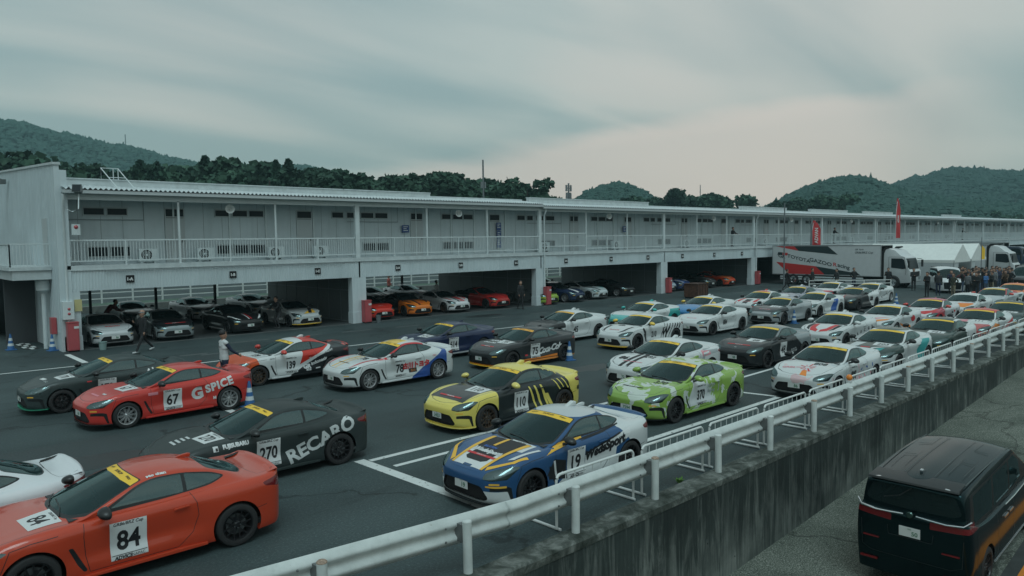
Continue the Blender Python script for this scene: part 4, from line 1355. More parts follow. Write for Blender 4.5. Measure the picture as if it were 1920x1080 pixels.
# gallery windows and doors
for k in range(14):
    x0 = BX[k]
    wins = [(1.15, .80), (2.10, .80), (6.95, .72), (7.82, .72), (8.68, .72), (13.4, .66)] + ([(14.2 - 13.95, .5)] if k else [])
    lows = [(1.25, .80), (2.15, .80), (7.0, .72), (7.85, .72), (8.7, .72)]
    for i, (dx, w_) in enumerate(wins):
        x = x0 + dx
        mb = MB(); mb.box(x - .05, x + w_ + .05, 37.06, 37.10, 5.76, 6.16); wn = mb.build('window', [M_FRAME], B)
        mb = MB(); mb.box(x, x + w_, 37.045, 37.062, 5.82, 6.10); mb.build('pane', [M_WIN], wn)
    for dx, w_ in lows:
        x = x0 + dx
        mb = MB(); mb.box(x - .05, x + w_ + .05, 37.06, 37.10, 3.90, 4.42); wn = mb.build('window', [M_FRAME], B)
        mb = MB(); mb.box(x, x + w_, 37.045, 37.062, 3.96, 4.36); mb.build('pane', [M_WIN], wn)
    for dx in (4.6, 10.9 if k else 11.3):
        x = x0 + dx
        mb = MB(); mb.box(x - .05, x + .85, 37.05, 37.10, 3.60, 6.18); dr = mb.build('door', [M_DOOR], B)
        mb = MB(); mb.box(x, x + .80, 37.035, 37.052, 5.78, 6.12); mb.build('transom_pane', [M_WIN], dr)
        mb = MB(); mb.box(x + .70, x + .78, 36.98, 37.05, 4.55, 4.70); mb.box(x + .0, x + .8, 37.03, 37.05, 5.70, 5.73); mb.build('handle', [M_BOLT], dr)
# end wall: sloped parapet, doorway, landing and stair
mb = MB(); poly = [(FY - .05, 0), (49.5, 0), (49.5, 8.45), (FY - .05, 7.82)]
mb.prism(poly, 7.16, 7.36, 'YZ'); ew = mb.build('end_wall', [M_WALL], B)
mb = MB()
for y in np.arange(FY + .2, 49.4, .30): mb.box(7.145, 7.16, y, y + .03, .8, 7.8 + (y - FY) * .045)
mb.build('cladding_rib', [M_WALL], ew)
mb = MB(); mb.bar((7.26, FY - .10, 7.86), (7.26, 49.6, 8.50), .30, .10); mb.build('capping', [M_ROOF], ew)
mb = MB(); mb.box(7.36, 7.62, FY - .06, FY + .12, 0, 7.6); mb.build('corner_post', [M_WALLF], B)
mb = MB(); mb.box(7.13, 7.17, 37.15, 38.1, 3.60, 5.65); mb.build('doorway', [M_DOOR], ew)
ST = thing('outside_stair', 'white steel stair landing with picket railing on the end wall', 'staircase', (0, 0, 0))
mb = MB(); mb.box(5.72, 7.14, 36.75, 40.4, 3.02, 3.42); mb.box(5.60, 7.14, 36.68, 40.5, 3.42, 3.58); mb.build('landing', [M_SLAB], ST, bevel=.01)
mb = MB()
def picket_run(a, b_, z0a, z0b, h=1.02, step=.12):
    a, b_ = Vector(a), Vector(b_); L_ = (b_ - a).length; n = max(2, int(L_ / step))
    for i in range(n + 1):
        t = i / n; p = a.lerp(b_, t); z = z0a + (z0b - z0a) * t
        r_ = .022 if i in (0, n) else .011
        mb.box(p.x - r_, p.x + r_, p.y - r_, p.y + r_, z, z + h)
    mb.bar((a.x, a.y, z0a + h), (b_.x, b_.y, z0b + h), .05, .05); mb.bar((a.x, a.y, z0a + .10), (b_.x, b_.y, z0b + .10), .04, .04)
picket_run((5.66, 36.74, 0), (7.12, 36.74, 0), 3.52, 3.52); picket_run((5.66, 36.74, 0), (5.66, 40.4, 0), 3.52, 3.52)
picket_run((5.66, 40.5, 0), (5.66, 46.5, 0), 3.52, .0)
mb.build('stair_railing', [M_STEEL], ST)
mb = MB()
for i in range(17):
    y = 40.4 + .36 * i; z = 3.42 - .205 * i; mb.box(5.8, 7.1, y, y + .38, z - .04, z)
mb.prism([(40.4, 3.5), (46.6, 0), (46.2, 0), (40.4, 3.2)], 5.70, 5.76, 'YZ'); mb.prism([(40.4, 3.5), (46.6, 0), (46.2, 0), (40.4, 3.2)], 7.08, 7.13, 'YZ')
mb.add([(5.76, 40.4, 3.18), (7.08, 40.4, 3.18), (7.08, 46.2, -.1), (5.76, 46.2, -.1)], [(0, 1, 2, 3)]); mb.box(5.9, 7.1, 40.2, 40.3, 0, 3.0)
mb.build('flight', [plain('dark_steel', (.05, .055, .06), .7)], ST)
mb = MB(); mb.tube([(6.9, 37.3, 0), (6.9, 37.3, 3.0)], .09, 10); mb.lathe([(.09, 2.4), (.28, 2.55), (.28, 2.98), (.05, 3.02)], 16, 'Z', (6.9, 37.3, 0)); mb.build('support', [M_STEEL], ST, smooth=True)
# ------------- things fixed to or standing by the building
def flood(x, y, z, label):
    t = thing('floodlight', label, 'floodlight', (x, y, z), 0, 'floodlights on the building')
    mb = MB(); mb.box(-.16, .02, -.14, .14, -.12, .12); mb.prism([(-.16, -.12), (-.16, .12), (-.30, .17), (-.30, -.17)], -.18, .18, 'XZ'); mb.build('housing', [plain('grey_casting', (.12, .14, .14), .5)], t, bevel=.01)
    mb = MB(); mb.box(-.31, -.30, -.16, .16, -.15, .15); mb.build('lamp_glass', [M_WIN], t)
    mb = MB(); mb.bar((0, 0, 0), (.12, 0, .05), .05, .05); mb.build('bracket', [M_STEEL], t)
    return t
flood(7.02, 45.6, 7.75, 'grey floodlight under the sloped top of the end wall')
t = flood(7.95, FY - .55, 6.72, 'grey floodlight on a bent arm at the near end of the eave'); t.rotation_euler = (0, R(20), R(60))
mb = MB(); mb.tube([(.0, .0, -.1), (-.2, -.1, -.9), (-.3, .1, -1.05), (-.5, .2, -1.05)], .022, 8); mb.build('arm', [M_STEEL], t, smooth=True)
M_HORN = plain('horn_grey', (.50, .53, .52), .45)
hornL = {0: 'white horn loudspeaker over the second gallery opening', 1: 'white horn loudspeaker hanging in front of three gallery windows beyond the first tall column', 2: 'white horn loudspeaker in the third garage bay of the gallery', 3: 'white horn loudspeaker in the fourth garage bay of the gallery'}
for k in range(8):
    t = thing('horn_speaker', hornL.get(k, f'small white horn loudspeaker above garage bay {words[k]} along the gallery'), 'loudspeaker', (BX[k] + 7.15 + (.0 if k < 2 else .15), FY + .18, 6.08), 0, 'horn loudspeakers hanging along the gallery')
    mb = MB(); mb.lathe([(.0, .02), (.05, .0), (.09, -.10), (.20, -.24), (.215, -.25), (.20, -.235), (.10, -.08), (.03, -.05), (0, -.16)], 24, 'Y'); mb.build('horn', [M_HORN], t, smooth=True, angle=60)
    mb = MB(); mb.tube([(0, .10, 0), (0, .02, 0)], .085, 12); mb.bar((0, .05, 0), (0, .05, .30), .03, .03); mb.build('driver', [M_STEEL], t, smooth=True)
    t.rotation_euler = (R(-8), 0, R(-18))
# air-conditioner outdoor units on the gallery
ac0 = None
acs = [(0, 3.15, ''), (0, 5.75, ''), (0, 9.35, ''), (0, 11.9, ''), (2, .9, ''), (2, 8.7, ''), (3, 4.0, ''), (4, 3.2, ''), (4, 8.4, ''), (5, 9.2, ''), (6, 5.0, ''), (7, 5.2, '')]
acw = ['below the first pair of gallery windows', 'beside the first thin gallery post', 'below the triple window under the first horn', 'just before the first tall gallery column', 'behind the raised railing after the rainwater pipe', 'below the third horn loudspeaker', 'at the start of the fourth bay', 'above the rear of the truck box', 'behind the red feather flag at the gallery', 'half way along the sixth bay', 'in the seventh bay', 'in the eighth bay']
for i, (k, dx, _) in enumerate(acs):
    if ac0 is None:
        t = ac0 = thing('air_conditioner', 'x', 'air conditioner')
        mb = MB(); mb.box(0, .82, 0, .30, .08, .66); mb.build('casing', [M_STEEL], t, bevel=.015, smooth=True)
        mb = MB(); mb.lathe([(0, -.012), (.20, -.012), (.22, -.004), (.235, 0)], 24, 'Y', (.32, 0, .38)); g_ = mb.build('fan_guard', [M_DARK], t, smooth=True)
        mb = MB()
        for q in range(6): mb.bar((.32, -.018, .38), (.32 + .22 * math.cos(q * PI / 3), -.018, .38 + .22 * math.sin(q * PI / 3)), .012, .006)
        mb.lathe([(.10, -.02), (.115, -.02)], 20, 'Y', (.32, 0, .38)); mb.lathe([(.16, -.02), (.172, -.02)], 20, 'Y', (.32, 0, .38)); mb.box(.26, .38, -.022, -.016, .33, .43); mb.build('guard_ring', [M_STEEL], g_)
        mb = MB(); mb.box(.06, .18, .02, .28, 0, .08); mb.box(.64, .76, .02, .28, 0, .08); mb.build('foot', [M_SLAB], t)
    else: t = copy_tree(ac0)
    t.location = (BX[k] + dx, 36.35, 3.605)
    tag(t, 'white air conditioner on the gallery, ' + acw[i], 'air conditioner', 'air conditioners on the gallery')
# bay number plates
for i, (k, dx, txt) in enumerate([(0, 2.5, '1-A'), (0, 7.1, '1-B'), (0, 11.6, '1-C'), (1, 2.55, '2-A'), (1, 7.15, '2-B'), (1, 11.8, '2-C'), (2, 2.5, '3-A'), (2, 7.4, '3-B'), (2, 11.9, '3-C'), (3, 2.5, '4-A'), (3, 7.3, '4-B'), (3, 11.9, '4-C')]):
    x = BX[k] + dx
    mb = MB(); mb.box(x - .17, x + .17, FY - .075, FY - .05, 2.80, 3.12)
    s_ = mb.build('bay_sign', [M_DARK], bevel=.01)
    tag(s_, f'small black bay plate reading {txt} on the white fascia', 'sign', 'bay number plates on the fascia')
    mb = MB(); put_text(mb, txt, (x, FY - .0785, 2.955), (1, 0, 0), (0, 0, 1), .17, bold=.012); mb.build('lettering', [M_WHITE], s_, fixn=False)
# red cabinets by the columns
rc = ['by the first column near the stair', 'by the second column between bays one and two', 'by the third column below the rainwater pipe', 'by the fourth column', 'by the fifth column beside the white truck']
for k in range(5):
    x = BX[k] + (.12 if k == 0 else .30) + (.10 if k == 2 else 0)
    t = thing('hose_cabinet', 'tall red fire hose cabinet ' + rc[k], 'cabinet', (x, FY - .30, 0), 0, 'red fire cabinets at the columns')
    mb = MB(); mb.box(-.21, .21, -.13, .22, .06, 1.22); mb.box(-.23, .23, -.15, .22, 1.22, 1.26); mb.build('casing', [M_REDC], t, bevel=.012)
    mb = MB(); mb.box(-.18, .18, -.142, -.13, .10, 1.18); d_ = mb.build('door', [M_REDC], t)
    mb = MB(); mb.box(.02, .20, -.150, -.142, .98, 1.08); mb.build('label_plate', [M_WHITE], d_)
    mb = MB(); mb.box(-.20, .20, -.10, .18, 0, .06); mb.build('base', [M_DARK], t)
t = thing('extinguisher_box', 'small red box on the end wall beside the first column', 'box', (6.95, 36.5, 1.05))
mb = MB(); mb.box(0, .2, -.2, .2, -.35, .35); mb.build('casing', [M_REDC], t, bevel=.02)
for z, r_ in ((5.17, .1),):
    t = thing('alarm_box', 'white alarm panel with a round red lamp on the near gallery column', 'alarm panel', (7.72, FY - .10, z))
    mb = MB(); mb.box(-.02, .30, -.06, .04, -.28, .18); mb.build('casing', [M_STEEL], t, bevel=.01)
    mb = MB(); mb.lathe([(0, -.11), (.05, -.09), (.085, -.06)], 14, 'Y', (.14, 0, .06)); mb.build('lamp', [M_REDC], t, smooth=True)
t = thing('alarm_box', 'white alarm panel with two red lamps above the nearest red cabinet', 'alarm panel', (7.40, FY - .20, 1.72))
mb = MB(); mb.box(-.20, .22, -.06, .16, -.36, .40); mb.build('casing', [M_STEEL], t, bevel=.01)
for z in (-.12, .08):
    mb = MB(); mb.lathe([(0, -.10), (.035, -.09), (.06, -.06)], 14, 'Y', (0.03, 0, z)); mb.build('lamp', [M_REDC], t, smooth=True)
mb = MB(); mb.box(.28, .56, -.02, .02, -.05, .45); s_ = mb.build('notice_plate', [plain('notice_yellow', (.50, .45, .22), .6)]); s_.location = (7.40, FY - .055, 1.72); tag(s_, 'pale yellow notice plate beside the alarm panel', 'sign')
# blue posters on gallery doors
for i, (x, z0, z1, w_, lb) in enumerate([(25.58, 4.98, 5.42, .5, 'square blue notice on a gallery door in the second bay'), (33.05, 5.10, 5.62, .40, 'upper blue banner of a tall notice on the last door of bay two'), (33.05, 4.55, 5.06, .40, 'middle blue banner of a tall notice on the last door of bay two'), (33.05, 3.95, 4.50, .40, 'lowest pale blue banner seen through the railing on bay two'), (46.3, 4.98, 5.42, .42, 'small blue notice on a gallery door in the third bay')]):
    mb = MB(); mb.box(x - w_ / 2, x + w_ / 2, 36.93, 36.95, z0, z1)
    s_ = mb.build('notice_board', [plain('notice_blue', (.03, .07, .20), .5)]); tag(s_, lb, 'notice')
    mb = MB(); 
    for q in range(3): mb.box(x - w_ * .32, x + w_ * .32 - .1 * (q % 2), 36.925, 36.93, z1 - .12 - .11 * q, z1 - .08 - .11 * q)
    mb.build('lettering', [M_WHITE], s_)
# roof ladder hoop
t = thing('roof_ladder', 'white tubular ladder hoop standing on the near roof', 'ladder', (9.55, 36.4, 6.95))
mb = MB(); mb.tube([(-.25, .6, .2), (-.25, .6, .95), (.45, .6, .95), (.45, .6, .2)], .022, 6); mb.tube([(-.25, .6, .95), (.1, -.5, .0)], .022, 6); mb.tube([(.45, .6, .95), (.8, -.5, .0)], .022, 6); mb.tube([(-.07, .05, .5), (.63, .05, .5)], .018, 6); mb.tube([(.25, .6, .1), (.25, .6, .95)], .018, 6)
mb.build('frame', [M_STEEL], t, smooth=True)
# traffic cones: blue with white bands
cone0 = None
M_CB = plain('cone_blue', (.03, .12, .30), .5); M_CW = plain('cone_white', (.55, .60, .62), .45)
cones = [(5.72, 38.0, 'blue and white striped cone at the left edge beside the dark stairwell'), (6.95, 36.35, 'blue and white striped cone against the end of the first column'), (20.0, 18.55, 'blue and white striped cone by the rear wheel of the black car with white script'),
         (8.35, 19.65, 'blue and white striped cone at the rear bumper of red car 67'), (36.3, 18.0, 'blue and white striped cone in front of the silver car with dark bonnet'), (50.8, 18.3, 'blue and white striped cone standing alone before the crowd'), (54.2, 22.9, 'farthest blue and white cone, by the front wheel of the white truck')]
for x, y, lb in cones:
    if cone0 is None:
        t = cone0 = thing('traffic_cone', 'x', 'cone')
        mb = MB(); pr = [(.145, .03), (.118, .18), (.116, .18), (.098, .29), (.094, .29), (.080, .40), (.076, .40), (.060, .52), (.057, .52), (.040, .64), (.030, .70), (0, .70)]
        for i, (a, b_) in enumerate(zip(pr[:-1], pr[1:])):
            mb.mat(1 if (i // 2) % 2 == 1 and i < 9 else 0).lathe([a, b_], 20, 'Z')
        mb.build('cone_body', [M_CB, M_CW], t, smooth=True)
        mb = MB(); mb.box(-.19, .19, -.19, .19, 0, .035); mb.build('base', [M_CB], t, bevel=.01)
    else: t = copy_tree(cone0)
    t.location = (x, y, 0); t.rotation_euler = (0, 0, rnd.uniform(0, 1.5)); tag(t, lb, 'cone', 'blue and white striped cones')
t = thing('bucket', 'pale green bucket on the ground by the first bay', 'bucket', (8.55, 35.0, 0))
mb = MB(); mb.lathe([(.0, .02), (.13, .0), (.16, .34), (.172, .345), (.172, .32)], 20, 'Z'); mb.build('pail', [plain('bucket_green', (.22, .32, .31), .5)], t, smooth=True)
mb = MB(); mb.tube([(-.165, 0, .33), (-.1, -.1, .22), (.1, -.1, .22), (.165, 0, .33)], .006, 5); mb.build('handle', [M_BOLT], t)
t = thing('waste_bin', 'grey bin beside the second red cabinet', 'bin', (22.3, 35.0, 0))
mb = MB(); mb.lathe([(.0, .02), (.12, .0), (.15, .40), (.16, .405)], 16, 'Z'); mb.build('pail', [plain('bin_grey', (.12, .14, .15), .5)], t, smooth=True)
# rusty skip
t = thing('rusty_crate', 'rusty brown steel crate on the paddock before the fourth bay', 'crate', (47.2, 31.0, 0), R(4))
mb = MB(); mb.box(-.75, .75, -.55, .55, .12, 1.05); mb.build('walls', [plain('rust', (.075, .035, .022), .9, var=.5, vscale=6)], t)
mb = MB()
for x in (-.76, -.4, 0, .4, .76): mb.box(x - .025, x + .025, -.58, -.55, .1, 1.08)
mb.box(-.79, .79, -.59, .59, 1.05, 1.10); mb.build('ribs', [plain('rust_dark', (.05, .025, .018), .9, var=.4, vscale=6)], t)
mb = MB()
for x in (-.6, 0, .6): mb.box(x - .08, x + .08, -.5, .5, 0, .12)
mb.build('skid', [M_DARK], t)
# track fence behind the garages
fn = thing('track_fence', 'long white three rail fence behind the open garages', 'fence', (0, 0, 0))
for s_ in range(8):
    mb = MB(); x0 = -8 + 14 * s_
    for z in (.75, 1.15, 1.6, 1.95): mb.bar((x0, 57, z), (x0 + 14, 57, z), .05, .07)
    mb.build('rail', [M_PIPE], fn)
    for q in range(7):
        mb = MB(); x = x0 + 2 * q; mb.box(x - .05, x + .05, 56.95, 57.05, .3, 2.1); mb.build('fence_post', [M_PIPE], fn)
# ------------------------------------------------------------------ liveries
WH = (.56, .59, .59); BK = (.014, .016, .018); RD = (.52, .035, .022); YE = (.72, .56, .09); NV = (.02, .04, .13); GY = (.20, .22, .23)
def P(name, base, zones=(), **k): return paint(name, base, zones, **k)
hoodz = [(1, 0, 0, .86), (0, 0, 1, .66), (-1, 0, 0, -2.02)]
V_R = plain('red_vinyl', (.52, .03, .035), .45); V_O = plain('orange_vinyl', (.72, .22, .03), .45); V_B = plain('blue_vinyl', (.03, .10, .34), .45); V_Y = plain('yellow_vinyl', (.74, .42, .05), .45)
V_G = plain('grey_vinyl', (.30, .33, .34), .5); V_LG = plain('light_grey_vinyl', (.50, .53, .53), .5); V_T = plain('teal_vinyl', (.03, .30, .30), .45); V_P = plain('pink_vinyl', (.62, .22, .26), .45)
M_YELM = plain('yellow_mirror', (.74, .50, .06), .35, coat=.5); M_WHM = plain('white_mirror', WH, .35, coat=.5); M_GRM = plain('green_mirror', (.22, .36, .07), .35, coat=.5); M_TLM = plain('teal_mirror', (.03, .36, .34), .35, coat=.5)
M_REDM = plain('red_mirror', RD, .35, coat=.5); M_PALE = plain('pale_yellow_mirror', (.68, .57, .15), .35, coat=.5)
DM = [M_WHITE, M_INK, V_R, V_O, V_B, V_Y, V_G, V_T, V_P, V_LG]
def band(d, txt='GR86/BRZ Cup', c=2, w=.66):
    d.rect('top', (0, -1.70), w, .055, mi=c, lift=1); d.text('top', txt, (0, -1.70), .045, mi=0, lift=2, bold=.002)
def d170(d):
    d.rect('top', (-.12, -1.52), .34, .10, rot=.1); d.text('top', 'SUBARU', (.34, -1.55), .09, mi=9); d.text('side', 'Alps', (1.02, .80), .26, rot=.15, mi=0, bold=.01, shear=.3)
    d.rect('side', (-.62, .76), .12, .035, mi=2)
def d67(d):
    d.text('side', 'G', (.44, .585), .40, rot=.18, mi=0, bold=.022); d.text('side', 'SPICE', (1.02, .735), .28, rot=.22, mi=0, bold=.013, spacing=1.12)
    d.text('side', "Moty's", (.98, .40), .10, rot=.02, mi=0, bold=.006); d.rect('top', (.0, -1.72), .5, .05, mi=8); d.rect('side', (-.66, .745), .24, .07, mi=8); d.rect('top', (.30, -1.60), .22, .05, mi=9, lift=1)
def d139(d):
    d.text('side', 'GR', (.38, .42), .19, mi=0, bold=.012); d.text('side', 'Indonesia', (.80, .56), .15, rot=.28, mi=0, bold=.006); d.text('side', 'Toyota Gazoo Racing', (.88, .77), .10, rot=.28, mi=0, bold=.002)
    for k, u in enumerate((-.28, -.05, .42)): d.rect('side', (u, .305), .17, .06, mi=0, lift=1); d.text('side', ('ADVICS', 'NAPAC', 'TRD')[k], (u, .305), .038, mi=1, lift=2)
    d.text('top', 'GR', (.0, -1.25), .22, mi=0, bold=.01); d.text('side', 'ARVIN', (-.82, .80), .06, mi=1); d.rect('side', (.75, .33), .16, .04, mi=0, rot=.1)
def d78(d):
    for s_ in (-1, 1): d.poly('top', [(s_ * .60, -1.92), (s_ * .72, -1.55), (s_ * .80, -.9), (s_ * .80, -.55), (s_ * .74, -.62), (s_ * .66, -1.2)][::s_], 2)
    d.text('side', '古川トヨタ', (.42, .585), .20, rot=.03, mi=2, bold=.012); d.rect('side', (.30, .42), .30, .13, mi=1); d.text('side', '古川', (.30, .42), .09, mi=3, lift=2)
    for u, w_ in ((-.10, .10), (.10, .07)): d.poly('top', [(u - w_, -.95), (u - .02, -.95), (u - .06, -1.98), (u - w_ - .03, -1.98)], 5)
    d.rect('top', (-.05, -1.62), .60, .03, mi=1, lift=1); d.text('side', '4', (1.90, .66), .20, mi=1, bold=.01); d.text('side', 'ORC', (1.12, .80), .07, mi=2)
    for k in range(6): d.rect('top', (.25 - .11 * k, -1.20 - .05 * (k % 3)), .08, .02, mi=1 if k % 2 else 6)
def d75(d):
    d.text('side', 'Coca-Cola', (.56, .56), .30, rot=.12, mi=0, bold=.014, shear=.35, spacing=.85); band(d)
    d.text('top', 'SUGO', (-.22, -1.10), .18, mi=0, bold=.012); d.poly('side', [(-.9, .25), (.9, .25), (.9, .34), (.2, .30), (-.9, .29)], 3); d.rect('side', (-.62, .42), .14, .05, mi=2)
    d.text('top', 'Coca-Cola', (-.25, -1.35), .14, mi=0, bold=.01, shear=.3)
def d110(d):
    band(d, w=.8)
    for k, (u, w_) in enumerate(((.22, .045), (.40, .055), (.60, .06))):
        d.poly('side', [(u - .16, .86), (u - .16 + w_, .86), (u - .02 + w_, .60), (u + .10 + w_, .25), (u + .10, .25), (u - .04, .60)], 5 if k == 9 else 10)
    d.poly('side', [(.62, .62), (.72, .62), (.92, .24), (.80, .24)], 10)
    for k in range(4):
        u = .92 + .15 * k
        d.poly('side', [(u, .92), (u + .035, .92), (u + .22, .66), (u + .18, .66)], 10)
        d.poly('side', [(u - .18, 1.22), (u - .145, 1.21), (u + .03, 1.02), (u, 1.00)], 10)
    d.text('side', '10', (1.86, .60), .14, mi=1, bold=.01)
def d19(d):
    d.poly('side', [(.06, .44), (.06, .60), (1.10, .86), (1.30, .90), (1.25, .75), (.88, .60), (.86, .44)], 0)
    d.text('side', 'WedsSport', (.60, .645), .225, rot=.17, mi=1, bold=.014, shear=.25, lift=2); d.poly('side', [(.06, .60), (1.0, .83), (1.0, .86), (.06, .64)], 1, 1)
    d.poly('side', [(-1.0, .40), (-.44, .30), (-.44, .62), (-.75, .70)], 1); d.rect('side', (-.72, .50), .05, .36, rot=.2, mi=0, lift=1); d.rect('side', (-.60, .40), .16, .04, rot=.3, mi=0, lift=1)
    d.poly('side', [(-.95, .80), (-.42, .865), (.05, .90), (.05, .93), (-.55, .93)], 5)
    d.poly('side', [(-.02, .87), (.62, .905), (1.1, .965), (1.1, .985), (.5, .93), (-.02, .90)], 1)
    # bonnet: white centre, black panel, yellow borders
    d.poly('top', [(-.36, -2.0), (.36, -2.0), (.46, -.95), (-.46, -.95)], 0)
    d.poly('top', [(-.36, -1.50), (.36, -1.50), (.42, -.96), (-.42, -.96)], 1, 1); d.poly('top', [(-.18, -1.84), (.18, -1.84), (.27, -1.78), (.27, -1.56), (-.27, -1.56), (-.27, -1.78)], 1, 1)
    d.poly('top', [(-.40, -2.0), (-.34, -2.0), (-.40, -.95), (-.50, -.95)], 5, 2); d.poly('top', [(.34, -2.0), (.40, -2.0), (.50, -.95), (.40, -.95)], 5, 2)
    d.poly('top', [(-.12, -1.3), (-.05, -1.3), (-.02, -.96), (-.10, -.96)], 5, 2)
    d.text('top', 'WedsSport', (0, -1.53), .15, mi=0, bold=.008, lift=3, shear=.2); d.rect('top', (0, -1.67), .70, .055, mi=2, lift=2); d.text('top', 'GR86/BRZ Cup', (0, -1.67), .04, mi=0, lift=3)
    d.text('top', 'BILSTEIN', (-.08, -1.38), .085, mi=4, bold=.004, lift=3)
    # yellow outline round the lamp and corner intake
    d.poly('top', [(.46, -1.98), (.78, -1.62), (.84, -1.35), (.80, -1.35), (.72, -1.60), (.42, -1.90)], 5, 1); d.poly('top', [(-.46, -1.98), (-.78, -1.62), (-.84, -1.35), (-.80, -1.35), (-.72, -1.60), (-.42, -1.90)], 5, 1)
    d.poly('top', [(.60, -1.60), (.72, -1.0), (.78, -1.0), (.70, -1.55)], 0, 1)
    d.poly('front', [(.56, .475), (.84, .475), (.86, .25), (.83, .25), (.80, .44), (.56, .45)], 5, 1); d.poly('front', [(-.56, .475), (-.84, .475), (-.86, .25), (-.83, .25), (-.80, .44), (-.56, .45)], 5, 1)
def d370(d):
    d.text('side', 'HTTP', (.26, .70), .13, mi=6, bold=.005); d.text('side', 'Racing', (.27, .57), .12, mi=6, bold=.003); d.text('side', 'J', (.58, .64), .26, mi=6, bold=.004)
    d.rect('top', (-.18, -1.62), .62, .045, rot=.0, mi=1); d.text('top', 'MAXIM WORKS', (-.18, -1.62), .04, mi=0, lift=2); d.text('top', 'J Maniac Racing', (.38, -1.32), .10, rot=-.1, mi=0, bold=.004)
    d.text('top', '3Y', (0, -1.93), .10, mi=0, bold=.006)
def d29(d):
    for u in (-.16, .07): d.poly('top', [(u - .06, -2.02), (u + .06, -2.02), (u + .09, -.95), (u - .05, -.95)], 1)
    d.text('top', '86', (-.42, -1.45), .30, mi=1, bold=.02); d.rect('top', (.05, -1.66), .72, .03, mi=8, lift=1); d.rect('side', (1.02, .84), .42, .18, rot=.1, mi=8); d.rect('side', (1.02, .84), .30, .05, rot=.1, mi=0, lift=1); d.poly('side', [(.55, .40), (1.0, .95), (1.8, .95), (1.75, .80), (.95, .78), (.8, .35)], 6)
def d210(d):
    for k in range(7):
        u = .20 + .17 * k; d.poly('side', [(u, .26 + .05 * (k % 3)), (u + .05, .27 + .05 * (k % 2)), (u + .42, .93 - .02 * k), (u + .36, .88)], 1)
    d.text('side', 'W', (.66, .56), .42, rot=.05, mi=1, bold=.02, shear=.4); d.poly('side', [(-.98, .80), (-.86, .62), (-.80, .30), (-.72, .30), (-.74, .66), (-.85, .84)], 1)
    band(d, w=.5); d.poly('top', [(.35, -1.95), (.55, -1.75), (.62, -1.2), (.50, -1.2), (.45, -1.7)], 1); d.poly('top', [(-.35, -1.95), (-.55, -1.75), (-.62, -1.2), (-.50, -1.2), (-.45, -1.7)], 1); d.text('top', 'OPEN', (-.1, -1.1), .13, mi=1, bold=.01)
def d884(d): band(d, c=8, w=.5); d.text('side', 'BRZ Cup', (.28, .62), .07, mi=6)
def d48(d): band(d, w=.86); d.text('side', 'OTG', (.55, .44), .17, rot=.1, mi=9); d.rect('side', (.38, .33), .26, .06, mi=9, rot=.06); d.text('top', 'STi', (0, -1.93), .08, mi=0)
def d808(d):
    d.poly('top', [(.10, -2.0), (.30, -2.02), (.17, -1.70), (.05, -1.70)], 3)
    for k in range(10):
        a = 2 * PI * k / 10 + .2; r1, r2 = .07, .20 + .05 * (k % 3)
        c = (.10, -1.50); d.poly('top', [(c[0] + r1 * math.cos(a - .2), c[1] + r1 * math.sin(a - .2)), (c[0] + r2 * math.cos(a - .06), c[1] + r2 * math.sin(a - .06)), (c[0] + r2 * math.cos(a + .12), c[1] + r2 * math.sin(a + .12)), (c[0] + r1 * math.cos(a + .2), c[1] + r1 * math.sin(a + .2))], 8 if k % 2 else 2)
    d.text('top', 'GR86', (-.38, -1.62), .15, rot=.2, mi=8, bold=.004); d.text('top', '808', (-.05, -1.15), .0001, mi=1)
    for k in range(16): d.rect('side', (.25 + .11 * k, .40 + .33 * ((k * 37) % 10) / 10), .10, .05, rot=k * .7, mi=(8, 4, 6)[k % 3])
def dU(d):
    pts = []; 
    for s_ in (-1, 1): d.poly('top', [(s_ * .46, -1.0), (s_ * .30, -1.0), (s_ * .22, -1.62), (s_ * .05, -1.80), (s_ * .05, -1.98), (s_ * .34, -1.88), (s_ * .44, -1.6)][::s_], 2)
    for s_ in (-1, 1): d.poly('top', [(s_ * .60, -1.0), (s_ * .47, -1.0), (s_ * .46, -1.62), (s_ * .38, -1.86), (s_ * .55, -1.70), (s_ * .62, -1.4)][::s_], 1)
    for k in range(5): d.text('side', 'ABCGR'[k], (-.1 + .32 * k, .50 + .10 * k * .5), .16, rot=.12, mi=1, bold=.01)
def dor(d):
    d.poly('top', [(-.50, -1.55), (-.30, -1.45), (.10, -1.80), (.66, -1.55), (.74, -1.40), (.60, -1.72), (.20, -1.99), (-.05, -1.95)], 3); d.poly('top', [(-.55, -1.2), (-.1, -1.6), (.6, -1.3), (.1, -1.68)], 8)
    d.poly('side', [(.70 + .20 * math.cos(a), .68 + .14 * math.sin(a)) for a in [2 * PI * k / 14 for k in range(14)]], 2); d.poly('side', [(-1.0, .60), (-.4, .35), (.4, .30), (.4, .40), (-.4, .5)], 3)
def d203(d):
    d.poly('top', [(-.62, -1.75), (-.60, -1.0), (-.25, -1.0), (-.35, -1.5)], 9); d.poly('top', [(.06, -1.95), (.20, -1.6), (.60, -1.35), (.62, -1.28), (.12, -1.55), (-.02, -1.95)], 0); d.poly('top', [(.16, -1.92), (.30, -1.6), (.52, -1.5), (.45, -1.75)], 7)
    d.rect('top', (-.10, -1.55), .30, .07, mi=2, lift=1); d.poly('side', [(.5, .22), (.35, .62), (.9, .92), (1.5, .90), (1.05, .6), (.9, .22)], 7)
def d721(d): d.rect('top', (-.1, -1.75), .55, .03, mi=9)
